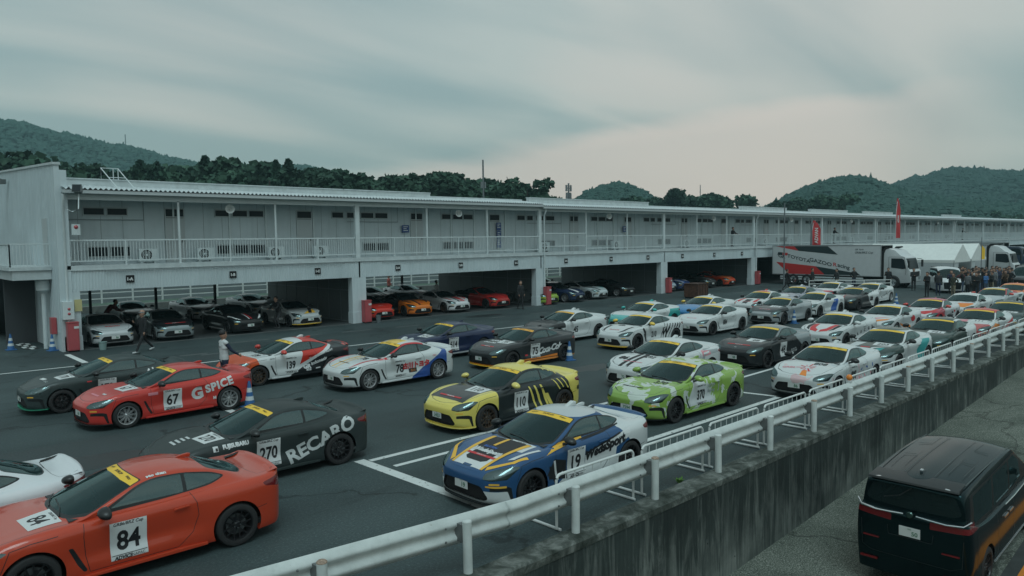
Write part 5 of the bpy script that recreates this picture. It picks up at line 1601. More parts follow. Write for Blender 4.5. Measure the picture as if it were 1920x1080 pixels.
def dred(d):
    d.poly('top', [(-.50, -1.95), (-.05, -1.75), (.55, -1.45), (.60, -1.0), (.76, -1.1), (.74, -1.6), (.4, -1.98)], 2); d.poly('side', [(-1.9, .55), (-1.2, .75), (-.4, .55), (-.4, .3), (-.9, .3)], 2)
    for k in range(5): d.rect('side', (.1 + .25 * k, .5 + .06 * k), .16, .10, rot=.3, mi=(2, 6, 1)[k % 3])
def dwr(d): d.poly('top', [(-.72, -1.5), (.72, -1.30), (.80, -1.5), (.5, -1.95), (-.5, -1.95)], 3); d.poly('top', [(-.72, -1.4), (.70, -1.2), (.72, -1.30), (-.72, -1.5)], 8)
def dr2(d): d.poly('top', [(-.70, -1.0), (-.10, -1.0), (-.06, -2.0), (-.50, -1.9)], 8); d.poly('side', [(-1.9, .62), (-1.0, .82), (-.3, .72), (-.3, .55), (-1.0, .60)], 3); d.poly('side', [(.1, .3), (1.6, .75), (1.6, .9), (.1, .5)], 2)
def dch(d):
    d.rect('top', (-.52, -1.72), .36, .30, rot=.3, mi=7); d.rect('top', (-.05, -1.55), .07, .70, mi=0); d.rect('top', (.05, -1.55), .05, .70, mi=2); d.text('side', 'GR', (.6, .6), .3, mi=1, bold=.02); band(d, w=.4)
def dpk(d):
    d.poly('top', [(.38 * math.cos(a), -1.5 + .2 * math.sin(a)) for a in [2 * PI * k / 16 for k in range(16)]], 8); d.text('top', 'BS', (0, -1.5), .16, mi=0, lift=2, bold=.01)
    for k in range(8): d.rect('side', (-.2 + .2 * k, .4 + .05 * k), .10, .12, rot=.5, mi=(1, 6)[k % 2])
def dbl(d): d.poly('side', [(.0, .25), (.7, .25), (1.0, .9), (.5, .88)], 4); d.rect('side', (1.3, .8), .3, .1, mi=6)
def drs(d):
    for s_ in (-1, 1): d.poly('top', [(s_ * .50, -1.0), (s_ * .36, -1.0), (s_ * .42, -1.8), (s_ * .62, -1.65)][::s_], 2)
    d.poly('top', [(-.13, -2.02), (.13, -2.02), (.20, -1.25), (-.20, -1.25)], 1); band(d, w=.5)
def dsil(d): band(d, c=8, w=.6); d.poly('side', [(-.2, .25), (.3, .9), (.9, .9), (.6, .25)], 6); d.text('side', 'D', (-.05, .5), .3, mi=9)
def dgen(cols, seed):
    r_ = random.Random(seed)
    def f(d):
        for k in range(4):
            u = r_.uniform(-.55, .3); w_ = r_.uniform(.05, .14); d.poly('top', [(u, -2.0), (u + w_, -2.0), (u + w_ * 1.6, -1.0), (u + .03, -1.0)], r_.choice(cols))
        d.rect('top', (0, -1.72), .45, .05, mi=r_.choice([2, 0, 9]), lift=2); d.text('side', r_.choice(['GAZOO', 'YUPITERU', 'DIXCEL', 'CUSCO']), (.7, .55), .18, rot=.1, mi=r_.choice([0, 9]), bold=.01)
        for s_ in (-1, 1): d.poly('top', [(s_ * .60, -1.0), (s_ * .70, -1.0), (s_ * .72, -1.45), (s_ * .50, -1.75)][::s_], r_.choice(cols))
    return f
CG = 'race coupes parked in rows on the paddock'
F = PI
DM110 = DM + [plain('lemon_vinyl', (.68, .57, .13), .45)]
cars = [
 # x, y, label, paint, kwargs
 (5.75, 23.35, 'dark green grey race coupe 170 with black wheels behind the red coupe 67', P('p170', (.030, .045, .045), rough=.5, coat=.2), dict(number='170', deco=d170, lip_m=plain('green_lip', (.02, .22, .13), .5))),
 (6.45, 20.40, 'red race coupe 67 with silver ten spoke wheels and white flank lettering', P('p67', (.50, .040, .030)), dict(number='67', deco=d67, rim='ten', rim_m=M_RIMS, plate_txt='86')),
 (11.05, 23.10, 'orange, white and black race coupe 139 with the man beside its bonnet', P('p139', WH, [((.62, .085, .02), [(1, 0, -.35, 1.02)]), (BK, [(-1, 0, -2.0, -.62)]), (RD, [(-1, 0, -.3, -.02), (1, 0, 2.2, .98), (-1, 0, .45, .33)])]), dict(number='139', deco=d139, panel=False, rim_m=M_RIMB, mirror_m=M_REDM, spoiler_m=M_REDM, roof_light=M_WHM)),
 (13.10, 19.95, 'white race coupe 78 with red roof line, yellow bonnet stripes and silver wheels', P('p78', WH, [((.03, .08, .28), [(-.6, 0, -1, -.05), (1, 0, 0, -1.62), (-1, 0, 0, .1)]), ((.50, .03, .035), [(0, 0, 1, .99), (0, 1, 0, .50), (1, 0, 0, -.9), (-1, 0, 0, -.7)]), ((.74, .48, .06), [(0, 0, 1, 1.2), (0, -1, 0, -.34), (1, 0, 0, -.45)])]), dict(number='78', deco=d78, rim='ten', rim_m=M_RIMS, panel=False, roof_light=M_WHM)),
 (17.60, 22.95, 'dark navy race coupe 614 with plain sides in the rear row', P('p614', (.015, .025, .065)), dict(number='614', skirt_m=plain('pale_skirt', (.35, .37, .38), .4))),
 (18.50, 19.45, 'black race coupe 75 with white script on its side and orange sill', P('p75', (.022, .026, .028), [((.62, .24, .05), [(0, 0, -1, -.225)])], rough=.4), dict(number='75', deco=d75, lip_m=M_YEL, strip_m=plain('amber_strip', (.75, .36, .04), .45))),
 (12.45, 13.80, 'lemon yellow and black race coupe 110 with striped flank', P('p110', (.68, .57, .13), [(BK, [(1, 0, 0, .70), (0, 0, 1, .70), (0, -1, .0, -.62), (-1, 0, 0, -1.84)]), ((.016, .022, .024), [(-1, 0, .0, -.95), (1, .0, -.35, -1.72), (0, 1, 0, .555)])]), dict(number='110', deco=d110, deco_mats=DM110, mirror_m=M_PALE, plate_txt='3453', roof_light=M_PALE, lip_m=M_PALE, rim_m=M_RIMB)),
 (9.75, 9.55, 'blue, white and yellow race coupe 19 parked on the corner of the white lines', P('p19', (.020, .075, .18), [((.46, .49, .50), [(0, 0, 1, 1.225)]), (WH, [(-1, 0, .9, 1.86), (1, 0, 0, -1.9)]), (WH, [(0, 0, -1, -.46), (-.55, 0, -1, -.62)]), (WH, [(1, 0, 0, 1.72), (0, 0, -1, -.38)])]), dict(number='19', deco=d19, plate_txt='19', roof_light=M_WHM, num_hood=True)),
 (16.15, 11.15, 'lime green and white race coupe 370 with patchy camouflage bonnet', P('p370', (.22, .36, .07), [(WH, [(0, 0, 1, .30), (1, 0, -.8, -.62), (-1, 0, -.6, -1.02), (0, 1, 0, .50)])], camo=[((.50, .56, .50), 2.6, .535)]), dict(number='370', deco=d370, mirror_m=M_GRM, panel=False, plate_txt='7594', skirt_m=M_GRM)),
 (19.20, 13.75, 'white race coupe with two dark bonnet stripes and pink rear flank panel', P('p29', WH), dict(number='292', deco=d29, panel=False, roof_light=M_WHM, plate_txt='72')),
 (24.15, 22.65, 'white race coupe 45 with black bonnet', P('p45', WH, [(BK, hoodz)]), dict(number='45', num_hood=False, panel=False, roof_light=M_WHM, strip_m=plain('amber_strip2', (.75, .40, .05), .45))),
 (25.05, 19.15, 'white race coupe 210 with black slashes on the rear flank and yellow mirrors', P('p210', WH), dict(number='210', deco=d210, panel=False, mirror_m=M_YELM, lip_m=M_YEL, num_hood=False)),
 (30.80, 19.35, 'all white race coupe 884 with faint grey number', P('p884', WH), dict(number='884', deco=d884, panel=False, num_hood=False, skirt_m=None)),
 (29.95, 22.65, 'white race coupe with teal mirrors and teal rear quarter', P('pteal', WH, [((.03, .32, .30), [(-1, 0, -.6, .45), (0, 0, -1, -.92)]), ((.10, .42, .40), [(1, 0, .0, 1.75)])]), dict(mirror_m=M_TLM, roof_light=M_TLM)),
 (34.90, 22.45, 'blue nosed white race coupe with orange mirrors', P('pblue', WH, [((.04, .20, .42), [(1, 0, 0, .95)])]), dict(mirror_m=M_YELM, roof_light=M_WHM)),
 (24.60, 13.30, 'black race coupe 48 with grey cabin and white number panel', P('p48', (.018, .021, .023), [((.20, .225, .23), [(0, 0, 1, .99)]), ((.22, .25, .26), [(-1, 0, 1.2, 1.75), (-1, 0, 0, .75)])]), dict(number='48', deco=d48, plate_txt='48')),
 (21.35, 9.55, 'white race coupe 808 splashed with pink flowers and an orange patch', P('p808', WH, camo=[((.62, .44, .46), 2.2, .62), ((.50, .56, .62), 3.0, .66)]), dict(number='808', deco=d808, panel=False, roof_light=M_WHM)),
 (30.60, 13.25, 'white race coupe with a red and black horseshoe on its bonnet and white mirrors', P('pU', WH), dict(deco=dU, mirror_m=M_WHM, roof_light=M_WHM, plate_txt='20')),
 (26.45, 9.80, 'race coupe 203 with dark green bonnet and white flanks', P('p203', WH, [((.02, .045, .04), hoodz[:2]), ((.03, .07, .06), [(0, 0, 1, 1.24)])]), dict(number='203', deco=d203, num_side=False)),
 (30.95, 9.65, 'dark green race coupe with white rear half and pale number panel', P('p721', (.018, .045, .038), [(WH, [(-1, 0, .9, 1.18), (0, 1, 0, .5)])]), dict(number='721', deco=d721, num_side=False, plate_txt='24')),
 (36.75, 18.95, 'silver race coupe with dark bonnet facing the striped cone', P('psil', (.36, .39, .40), [((.03, .036, .04), hoodz)], rough=.3, metal=.3), dict(number='111', deco=dsil, num_side=False)),
 (40.30, 22.00, 'white race coupe with red bonnet stripes around a black centre', P('prs', WH, [(RD, [(0, 0, 1, 1.24), (1, 0, 0, -.25)]), (RD, [(1, 0, 0, 1.8), (0, 1, 0, .55)])]), dict(deco=drs, roof_light=M_REDM)),
 (41.30, 19.20, 'plain white race coupe with dark blue patch on the door', P('pwb', WH), dict(deco=dbl)),
 (45.50, 22.35, 'lilac grey race coupe in the rear row before the walking people', P('pgrey', (.30, .31, .36), camo=[((.16, .18, .22), 2.5, .55)]), dict(roof_light=M_WHM)),
 (46.40, 19.20, 'black, white and teal race coupe with white centre stripe', P('pch', (.025, .028, .03), [(WH, [(-1, 0, .8, .75), (0, 1, 0, .45)])]), dict(deco=dch, mirror_m=M_BLACK)),
 (50.90, 22.60, 'white race coupe with red lower bonnet in the rear row beside the truck', P('prw', WH, [((.52, .05, .07), [(1, 0, -1.4, .45), (1, 0, 0, 1.2)])]), dict(mirror_m=M_WHM)),
 (51.20, 20.10, 'white race coupe with round pink bonnet emblem, last of its row', P('ppk', WH), dict(deco=dpk, rim_m=M_RIMS)),
 (35.50, 13.15, 'white race coupe with orange swoosh on the nose and red disc on the flank', P('por', WH), dict(deco=dor)),
 (35.90, 9.60, 'red roofed race coupe with pink and white bonnet nearest the rail', P('pr2', WH, [(RD, [(0, 0, 1, 1.16)]), ((.45, .10, .10), [(1, 0, .4, 1.9)])]), dict(deco=dr2, number='111', num_side=False)),
 (40.20, 12.90, 'white race coupe with crimson fenders and crimson mirrors', P('prh', (.58, .58, .59), [((.40, .03, .06), [(0, 1, 0, .64), (1, 0, 0, .55)]), ((.42, .05, .09), [(0, 0, 1, 1.2)])]), dict(deco=dred, mirror_m=M_REDM, number='88', num_side=False)),
 (45.00, 12.70, 'white race coupe with orange red band over the front of the bonnet', P('pwr', WH), dict(deco=dwr, strip_m=M_WHITE)),
 (40.70, 9.65, 'dark green race coupe with a red splash at the right end of the rail', P('pdk', (.020, .045, .042), [((.35, .06, .08), [(1, 0, 1.2, 2.35), (0, -1, 0, -.35), (1, 0, 0, 1.2)])]), dict(number='727', num_side=False)),
 (50.50, 12.75, 'silver race coupe with crimson windscreen pillars and mirrors', P('pgr', (.40, .44, .45), [((.45, .04, .05), [(0, 0, 1, .93), (0, 1, 0, .50)])]), dict(mirror_m=M_REDM)),
 (55.70, 13.00, 'bright orange race coupe with white bonnet edge near the crowd', P('porg', (.72, .16, .03), [(WH, [(1, 1.2, 0, 2.35)])]), dict(strip_m=plain('orange_strip', (.75, .30, .06), .4))),
 (2.98, 11.48, 'bright red race coupe 84 with black mirrors and black wheels, nearest the camera', P('p84', (.46, .048, .018), rough=.28, coat=.6), dict(number='84', cell=.03, deco=lambda d: d.text('top', 'Mo chan', (.545, .28), .075, mi=0, bold=.004, rot=PI / 2), plate_txt='84')),
 (6.12, 14.00, 'matt black race coupe 270 with large white diagonal lettering', P('p270', (.024, .034, .034), rough=.55, coat=.12), dict(number='270', deco=lambda d: (d.text('side', 'RECARO', (.90, .60), .36, rot=.34, mi=9, bold=.013, sx=1.08), d.text('side', 'FUJISUBARU', (-.80, .80), .09, mi=0, bold=.006), d.rect('side', (-1.17, .80), .09, .09, mi=0), d.rect('side', (-1.155, .79), .04, .05, mi=1, lift=1), [d.rect('top', (-.1 + .0 * k, -1.60 + .09 * k), .28 - .03 * k, .045, mi=9) for k in range(4)]))),
 (.75, 13.45, 'plain white race coupe cut off by the left edge', P('pw', (.62, .64, .66)), dict(number=None)),
]
far_detail = lambda x, y: 2 if x < 22 else 1
for x, y, lb, pm, kw in cars:
    make_car(lb, (x, y, 0), F + rnd.uniform(-.012, .012) + (R(3) if '67 ' in lb else 0), pm, CG, detail=far_detail(x, y), **kw)
GG = 'race coupes backed into the open garages'
gar = [
 (9.25, 37.75, 'silver white race coupe with red hatch marks, first in the first garage', P('g1', (.50, .53, .54)), dict(deco=lambda d: ([d.rect('top', (-.45 + .13 * k, -1.05), .05, .14, rot=.5, mi=2) for k in range(8)], d.text('top', 'SUBARU', (.05, -1.45), .16, mi=2, bold=.01)))),
 (11.95, 37.75, 'grey race coupe with dark red bonnet stripe, second in the first garage', P('g2', (.24, .28, .29), [(BK, hoodz)]), dict(deco=lambda d: band(d, w=.9))),
 (15.30, 37.80, 'black race coupe with white lamp outlines and red centre line in the first garage', P('g3', (.015, .017, .018)), dict(deco=lambda d: (d.rect('top', (.12, -1.5), .06, .9, mi=2), d.rect('top', (.0, -1.5), .05, .9, mi=0), [d.poly('top', [(s_ * .42, -1.98), (s_ * .60, -1.9), (s_ * .84, -1.40), (s_ * .80, -1.2), (s_ * .72, -1.5)][::s_], 0) for s_ in (-1, 1)], [d.rect('side', (-.3 + .22 * k, .5), .05, .4, rot=.3, mi=0) for k in range(4)]), skirt_m=M_WHM)),
 (18.65, 38.05, 'silver race coupe with yellow bonnet flash, last in the first garage', P('g4', (.42, .45, .45)), dict(deco=lambda d: (d.poly('top', [(-.30, -1.95), (.40, -1.9), (.55, -1.3), (.10, -1.6)], 5), d.poly('top', [(.0, -1.9), (.2, -1.9), (.6, -1.0), (.4, -1.0)], 1, 1)), lip_m=M_YEL)),
 (23.25, 37.85, 'red and black race coupe, first in the second garage', P('g5', BK, [(RD, [(1, 0, -.8, .5)])]), dict(deco=lambda d: band(d, c=2))),
 (25.95, 37.85, 'orange race coupe in the second garage', P('g6', (.62, .16, .02), [(BK, [(-1, 0, 0, -.7)])]), dict(deco=dgen([1, 3], 4))),
 (28.90, 37.90, 'white race coupe with red bonnet flames in the second garage', P('g7', (.60, .62, .63)), dict(deco=dgen([2, 1], 5), rim_m=M_RIMB)),
 (32.40, 38.05, 'dark red race coupe, last in the second garage', P('g8', (.42, .03, .025), [(BK, [(-1, 0, .3, .6)])]), dict(number='113', deco=dgen([2], 6), num_hood=False)),
 (36.35, 37.30, 'dark race coupe with lime green nose beside the third red cabinet', P('g9', (.02, .024, .02), [((.25, .38, .05), [(1, 0, -.6, 1.45)])]), dict()),
 (38.90, 37.30, 'dark blue race coupe with white bonnet stripe and silver wheels in the third garage', P('g10', (.02, .035, .08)), dict(deco=lambda d: d.poly('top', [(-.25, -2.0), (.05, -2.0), (.20, -1.0), (-.10, -1.0)], 0), rim='ten', rim_m=M_RIMS)),
 (41.85, 37.60, 'pale silver race coupe with dark slashes in the third garage', P('g11', (.48, .54, .55)), dict(deco=dgen([1, 7], 8))),
 (45.40, 37.80, 'black race coupe with chrome wheels, last in the third garage', P('g12', (.012, .013, .014)), dict(rim='ten', rim_m=M_RIMS)),
 (51.20, 38.00, 'pale blue race coupe, first in the fourth garage', P('g13', (.34, .42, .48)), dict()),
 (53.40, 38.00, 'dark blue race coupe with pale lamp stripes in the fourth garage', P('g14', (.02, .04, .12)), dict(deco=dgen([4, 0], 9))),
 (57.50, 38.10, 'black and white race coupe in the fourth garage', P('g15', (.03, .035, .035)), dict(deco=dgen([0, 1], 10))),
 (60.70, 38.10, 'orange red race coupe, last in the fourth garage', P('g16', (.52, .06, .02)), dict(deco=dgen([3, 2], 11))),
 (8.90, 45.2, 'dark race coupe half hidden by the first column', P('h0', (.03, .035, .04)), dict()),
 (12.60, 45.2, 'dark race coupe with white roof behind the silver white one', P('h1', (.03, .035, .04), [(WH, [(0, 0, 1, 1.2)])]), dict()),
 (16.10, 45.3, 'white backed race coupe with black bonnet in the rear of the first garage', P('h2', (.50, .53, .54), [(BK, hoodz)]), dict()),
 (19.60, 45.4, 'pale race coupe with black nose farthest in the first garage', P('h3', (.52, .55, .56), [(BK, hoodz)]), dict()),
 (28.30, 45.3, 'white race coupe with dark lines behind the orange one', P('h4', (.52, .55, .56)), dict(deco=dgen([1, 6], 13))),
 (31.40, 45.4, 'white race coupe behind the flame bonnet one in the second garage', P('h5', (.58, .60, .61)), dict(deco=dgen([4, 6], 14))),
 (24.60, 44.8, 'black race coupe in the rear corner of the second garage', P('h6', (.02, .022, .025)), dict()),
 (41.60, 44.8, 'pale green race coupe in the rear of the third garage', P('h7', (.40, .47, .45)), dict(deco=dgen([1, 6], 15))),
 (44.80, 44.8, 'black race coupe in the dark rear of the third garage', P('h8', (.012, .013, .014)), dict()),
]
for x, y, lb, pm, kw in gar:
    make_car(lb, (x, y, .01), -PI / 2 + rnd.uniform(-.05, .05) + (.12 if 'third garage' in lb else 0), pm, GG, detail=1, strip=False, **kw)
# ------------------------------------------------------------------ hills and woods
def leaf_mat(name, a, b):
    t = NT(name)
    g = t.n('ShaderNodeNewGeometry')
    oi = t.n('ShaderNodeObjectInfo')
    col = t.ramp(g.outputs['Random Per Island'], (0.0, tuple(a) + (1,)), (1.0, tuple(b) + (1,)))
    hv = t.n('ShaderNodeHueSaturation'); t.L.new(col, hv.inputs['Color'])
    mr = t.n('ShaderNodeMapRange'); t.L.new(oi.outputs['Random'], mr.inputs[0]); mr.inputs['To Min'].default_value = .7; mr.inputs['To Max'].default_value = 1.35
    t.L.new(mr.outputs[0], hv.inputs['Value'])
    return t.set(hv.outputs[0], .85, spec=.2)
M_LEAF = leaf_mat('broadleaf', (.028, .066, .046), (.043, .088, .058))
M_CON = leaf_mat('conifer_needles', (.020, .056, .040), (.036, .080, .054))
M_HILL = leaf_mat('hill_forest_leaf', (.024, .058, .050), (.031, .068, .056))
M_TRUNK = plain('bark', (.05, .042, .035), .9)
def fbm(x, y, s=1.0):
    v = 0; a = 1; f = s
    for k in range(4):
        v += a * math.sin(x * f * 1.3 + 1.7 * k + 2.1 * math.sin(y * f * .7 + k)) * math.cos(y * f * 1.1 - .9 * k + 1.3 * math.sin(x * f * .6)); a *= .5; f *= 2.03
    return v
def hill(name, ridge, base_frac, back, n_clump, size, label, seed, amp=3.0):
    r_ = random.Random(seed)
    R3 = [Vector(p) for p in ridge]
    C0 = Vector((0, 0, 0))
    rows = 26; cols = 90
    def ridge_at(t):
        x = t * (len(R3) - 1); i = min(int(x), len(R3) - 2); f = x - i
        return R3[i].lerp(R3[i + 1], f)
    def surf(t, s):
        p = ridge_at(t)
        if s <= 1:
            k = base_frac + (1 - base_frac) * s
            z = p.z * (math.sin(s * PI / 2) ** 1.15)
        else:
            k = 1 + back * (s - 1); z = p.z * max(0, 1 - (s - 1) ** 1.3)
        z += amp * fbm(p.x * k * .011, p.y * k * .011) * min(1, s * 2) * (1 - abs(s - 1) ** .4 if abs(s - 1) < .35 else 1) * (1 if s < .97 else .2)
        return Vector((p.x * k, p.y * k, z - .5))
    mb = MB()
    vs = [surf(i / cols, 2 * j / rows) for i in range(cols + 1) for j in range(rows + 1)]
    mb.add(vs, [(i * (rows + 1) + j, (i + 1) * (rows + 1) + j, (i + 1) * (rows + 1) + j + 1, i * (rows + 1) + j + 1) for i in range(cols) for j in range(rows)])
    struct(mb.build(name, [plain('hill_soil', (.022, .045, .030), .95, var=.3, vscale=.03)], smooth=True))
    # crowns all over the near slope and along the ridge
    V = []; Fc = []
    ico = bmesh.new(); bmesh.ops.create_icosphere(ico, subdivisions=1 if n_clump > 6000 else 2, radius=1)
    iv = [v.co.copy() for v in ico.verts]; fi = [[v.index for v in f.verts] for f in ico.faces]; ico.free()
    for c in range(n_clump):
        t = r_.random(); s = (1 - abs(r_.gauss(0, .28))) if r_.random() < .6 else r_.random()
        s = max(.02, min(1.06, s))
        p = surf(t, s); sz = size * r_.uniform(.6, 1.25) * (1.0 if r_.random() < .9 else 1.35)
        con = r_.random() < .10
        ph = r_.uniform(0, 99); o = len(V)
        for v in iv:
            d = 1 + .20 * math.sin(v.x * 5 + ph) * math.sin(v.y * 6 + ph * 1.3) + .12 * math.sin(v.z * 9 + ph * 2) + r_.uniform(-.30, .30)
            q = v * d * sz
            if con: q = Vector((q.x * .6 * (1.1 - v.z * .6), q.y * .6 * (1.1 - v.z * .6), q.z * 1.25))
            else: q.z *= .85
            V.append((p.x + q.x, p.y + q.y, p.z + q.z + sz * .25))
        for f in fi: Fc.append([o + a for a in f])
    mb = MB(); mb.v = V; mb.f = Fc; mb.mi = [0] * len(Fc)
    o = mb.build(name + '_forest', [M_HILL], fixn=False)
    o['kind'] = 'stuff'; o['label'] = label; o['category'] = 'forest'
    return o
hill('far_hill', [(55.1, 898.3, 133.1), (102.3, 894.2, 130.3), (135.6, 889.7, 123.4), (146.4, 888.0, 123.2), (163.9, 884.9, 119.8), (179.4, 881.9, 113.9), (202.4, 876.9, 111.5), (225.8, 871.2, 105.6), (242.7, 866.6, 105.5), (259.7, 861.7, 102.2), (279.4, 855.5, 95.5), (296.9, 849.6, 92.1), (314.6, 843.2, 87.8), (345, 830, 77.5), (362, 822, 79.5), (377.0, 817.2, 87.5), (395.3, 808.5, 85.9), (416.5, 797.8, 86.5), (429.6, 790.9, 81.6), (450.4, 779.2, 66.2), (492.1, 753.5, 38.5)], .62, .4, 14000, 3.0, 'dense green forest covering the long hill beyond the near end of the building', 3, 5)
hill('cone_hill', [(296, 298, 8), (307.5, 286.1, 22.5), (314.9, 277.9, 29.5), (320.7, 271.2, 32.5), (326.2, 264.6, 34.5), (330.9, 258.7, 32.6), (335.3, 252.9, 29.0), (339.6, 247.1, 24.5), (346.2, 237.7, 18), (356, 222, 10)], .72, .3, 6500, 1.25, 'bushy green forest on the small pointed hill in the middle distance', 5, 1.5)
hill('near_hill', [(444, 272, 7.8), (451.7, 257.7, 17.7), (458.1, 246.0, 22.8), (463.4, 235.8, 28.5), (467.1, 228.6, 32.4), (470.5, 221.4, 35.5), (475.1, 211.4, 38.8), (479.1, 202.0, 40.0), (482.9, 193.0, 38.6), (485.6, 186.0, 35.6), (487.5, 180.9, 32.8), (490.7, 172.1, 29.2), (494.4, 161.2, 26.1), (499.3, 145.2, 22.9), (507.2, 114.6, 18.5), (514.9, 72.5, 15.8), (518, 20, 12.8), (515, -60, 8.8)], .55, .3, 13000, 1.9, 'dark green broadleaf forest on the rounded hill behind the far half of the building', 7, 2)
hill('distant_hill', [(860, 395, 33), (877.0, 365.1, 42.7), (890.6, 330.5, 56.3), (898.1, 309.7, 64.4), (903.1, 294.8, 64.6), (907.7, 280.3, 71.3), (912.0, 265.9, 72.0), (916.7, 249.3, 69.3), (919.8, 237.6, 66.3), (926.4, 210.2, 65), (937.5, 153.9, 58.7), (945.3, 94.0, 46.6), (950, 20, 37), (945, -80, 27)], .6, .3, 12000, 3.2, 'hazy forest on the distant hill above the right end of the building', 9, 4)

# trees one can tell apart, standing beyond the track
def tree_mesh(kind, seed, h):
    r_ = random.Random(seed)
    tr = MB()
    lean = Vector((r_.uniform(-.04, .04), r_.uniform(-.04, .04), 1))
    tr.tube([lean * (h * k / 6) for k in range(6)], [h * .022 * (1 - .15 * k) for k in range(6)], 7)
    cr = MB(); lm = []
    def leaf(p, s):
        a = Vector((r_.gauss(0, 1), r_.gauss(0, 1), r_.gauss(0, .7))).normalized(); b = a.orthogonal().normalized()
        b = (Matrix.Rotation(r_.uniform(0, 6.28), 3, a) @ b); c = a.cross(b)
        cr.add([p - b * s - c * s * .5, p + b * s * .9 - c * s * .6, p + b * s + c * s * .6, p - b * s * .7 + c * s * .7], [(0, 1, 2, 3)])
    if kind == 'conifer':
        n = 2600
        for k in range(n):
            t = r_.random() ** .8; z = h * (.16 + .84 * t); rad = h * .22 * (1 - t) ** .85 * (1 + .30 * math.sin(z * 4.1 + seed)) + .05
            a = r_.uniform(0, 6.28); q = rad * math.sqrt(r_.random()) * (1 + .25 * math.sin(a * 3 + z))
            leaf(Vector((q * math.cos(a), q * math.sin(a), z - q * .35)) + lean * 0, r_.uniform(.12, .30))
    else:
        lobes = []
        nl = 13 if kind != 'sparse' else 17
        for k in range(nl):
            a = r_.uniform(0, 6.28); rr = h * r_.uniform(.05, .30); z = h * r_.uniform(.42, .90)
            c = Vector((rr * math.cos(a), rr * math.sin(a), z)); s = h * r_.uniform(.09, .17) * (.62 if kind == 'sparse' else 1)
            lobes.append((c, s))
            tr.tube([Vector((0, 0, h * r_.uniform(.25, .45))), Vector((c.x * .5, c.y * .5, c.z * .75)), c], [h * .010, h * .007, h * .003], 5)
        for c, s in lobes:
            for k in range(210 if kind != 'sparse' else 60):
                d = Vector((r_.gauss(0, 1), r_.gauss(0, 1), r_.gauss(0, 1))).normalized() * s * (r_.random() ** .35)
                d.z *= .75; leaf(c + d, r_.uniform(.14, .34))
    return tr.mesh('trunk', [M_TRUNK], smooth=True), cr.mesh('crown', [M_CON if kind == 'conifer' else M_LEAF], fixn=False)
TV = {}
for kd, cnt in (('broad', 4), ('conifer', 3), ('sparse', 1)):
    TV[kd] = [tree_mesh(kd, 11 + 7 * i + len(kd), 10) for i in range(cnt)]
def plant(kind, x, y, top, label, group='trees beyond the track', base=0.0):
    tm, cm = TV[kind][rnd.randrange(len(TV[kind]))]
    nm = {'broad': 'broadleaf_tree', 'conifer': 'conifer_tree', 'sparse': 'broadleaf_tree'}[kind]
    t = thing(nm, label, 'tree', (x, y, base), rnd.uniform(0, 6.28), group)
    s = (top - base) / (9.6 if kind == 'conifer' else 8.9)
    wd = 1.0 if kind == 'conifer' else 1.25
    t.scale = (s * wd * rnd.uniform(.9, 1.25), s * wd * rnd.uniform(.9, 1.25), s)
    link('trunk', tm, t); link('crown', cm, t)
    return t
TL = [(10, 149.5, 18.0), (18.1, 148.9, 18.2), (22.3, 148.3, 18.4), (27.5, 147.5, 18.4), (32.8, 146.4, 18.0), (37.9, 145.1, 16.9), (39.9, 144.6, 15.6), (42.8, 143.8, 17.8), (48.2, 142.1, 17.4), (52.9, 140.4, 19.4), (56.7, 138.9, 18.4), (63.3, 136.0, 18.8), (68.1, 133.7, 18.0), (71.6, 131.8, 17.6), (76.9, 128.8, 17.4), (84.2, 124.1, 16.6), (86.4, 122.6, 15.4), (91.5, 118.9, 16.8), (94.8, 116.2, 15.7), (98.9, 112.8, 15.4), (104, 108.5, 14.0), (108.9, 103.2, 12.0)]
def tl_at(t):
    x = t * (len(TL) - 1); i = min(int(x), len(TL) - 2); f = x - i
    return [TL[i][k] + (TL[i + 1][k] - TL[i][k]) * f for k in range(3)]
hill('wood_bank', [(a * 1.22, b * 1.22, (c - 4.45) * 1.22 * .93 + 1.2) for a, b, c in [(-30, 149, 18)] + TL], .80, .35, 11000, 1.05, 'dense dark green wood behind the tree line beyond the track', 21, .6)
ti = 0; NT_ = 120
for k in range(NT_):
    t = (k + .5) / NT_; x, y, z = tl_at(t)
    dd = [1.0, 1.12, .93][k % 3] * rnd.uniform(.985, 1.015)
    kd = 'conifer' if rnd.random() < (.28 if t < .8 else .08) else 'broad'
    top = 4.45 + (z - 4.45) * dd
    top *= rnd.uniform(.86, .97) if k % 3 else rnd.uniform(.93, 1.0)
    part_ = 'the near' if t < .25 else ('the middle' if t < .6 else 'the far')
    plant(kd, x * dd, y * dd, top, f'{"pointed conifer" if kd == "conifer" else "leafy tree"} of the tree line above {part_} roof, number {k + 1} from its left')
for px_, (x, y, z) in enumerate([(42.6, 143.9, 18.0), (45.2, 143.0, 17.8), (52.9, 140.4, 19.0), (64.3, 135.5, 18.6), (66.5, 134.6, 18.8), (86.8, 122.3, 16.4)]):
    plant('conifer', x * .96, y * .96, z, f'tall pointed conifer rising above the tree line, {words[px_]} such spire from the left')
t = plant('sparse', 101.5, 104.5, 17.0, 'large open crowned tree with sky showing between its branches', None); t.scale = (2.1, 2.1, 1.75)
t = plant('sparse', 97.5, 108.2, 15.6, 'bare topped spreading tree just left of the largest open crowned tree', None); t.scale = (1.6, 1.6, 1.35)
t = plant('broad', 103.5, 101.5, 12.5, 'dense round tree under the large open crowned tree', None); t.scale = (1.9, 1.9, 1.25)
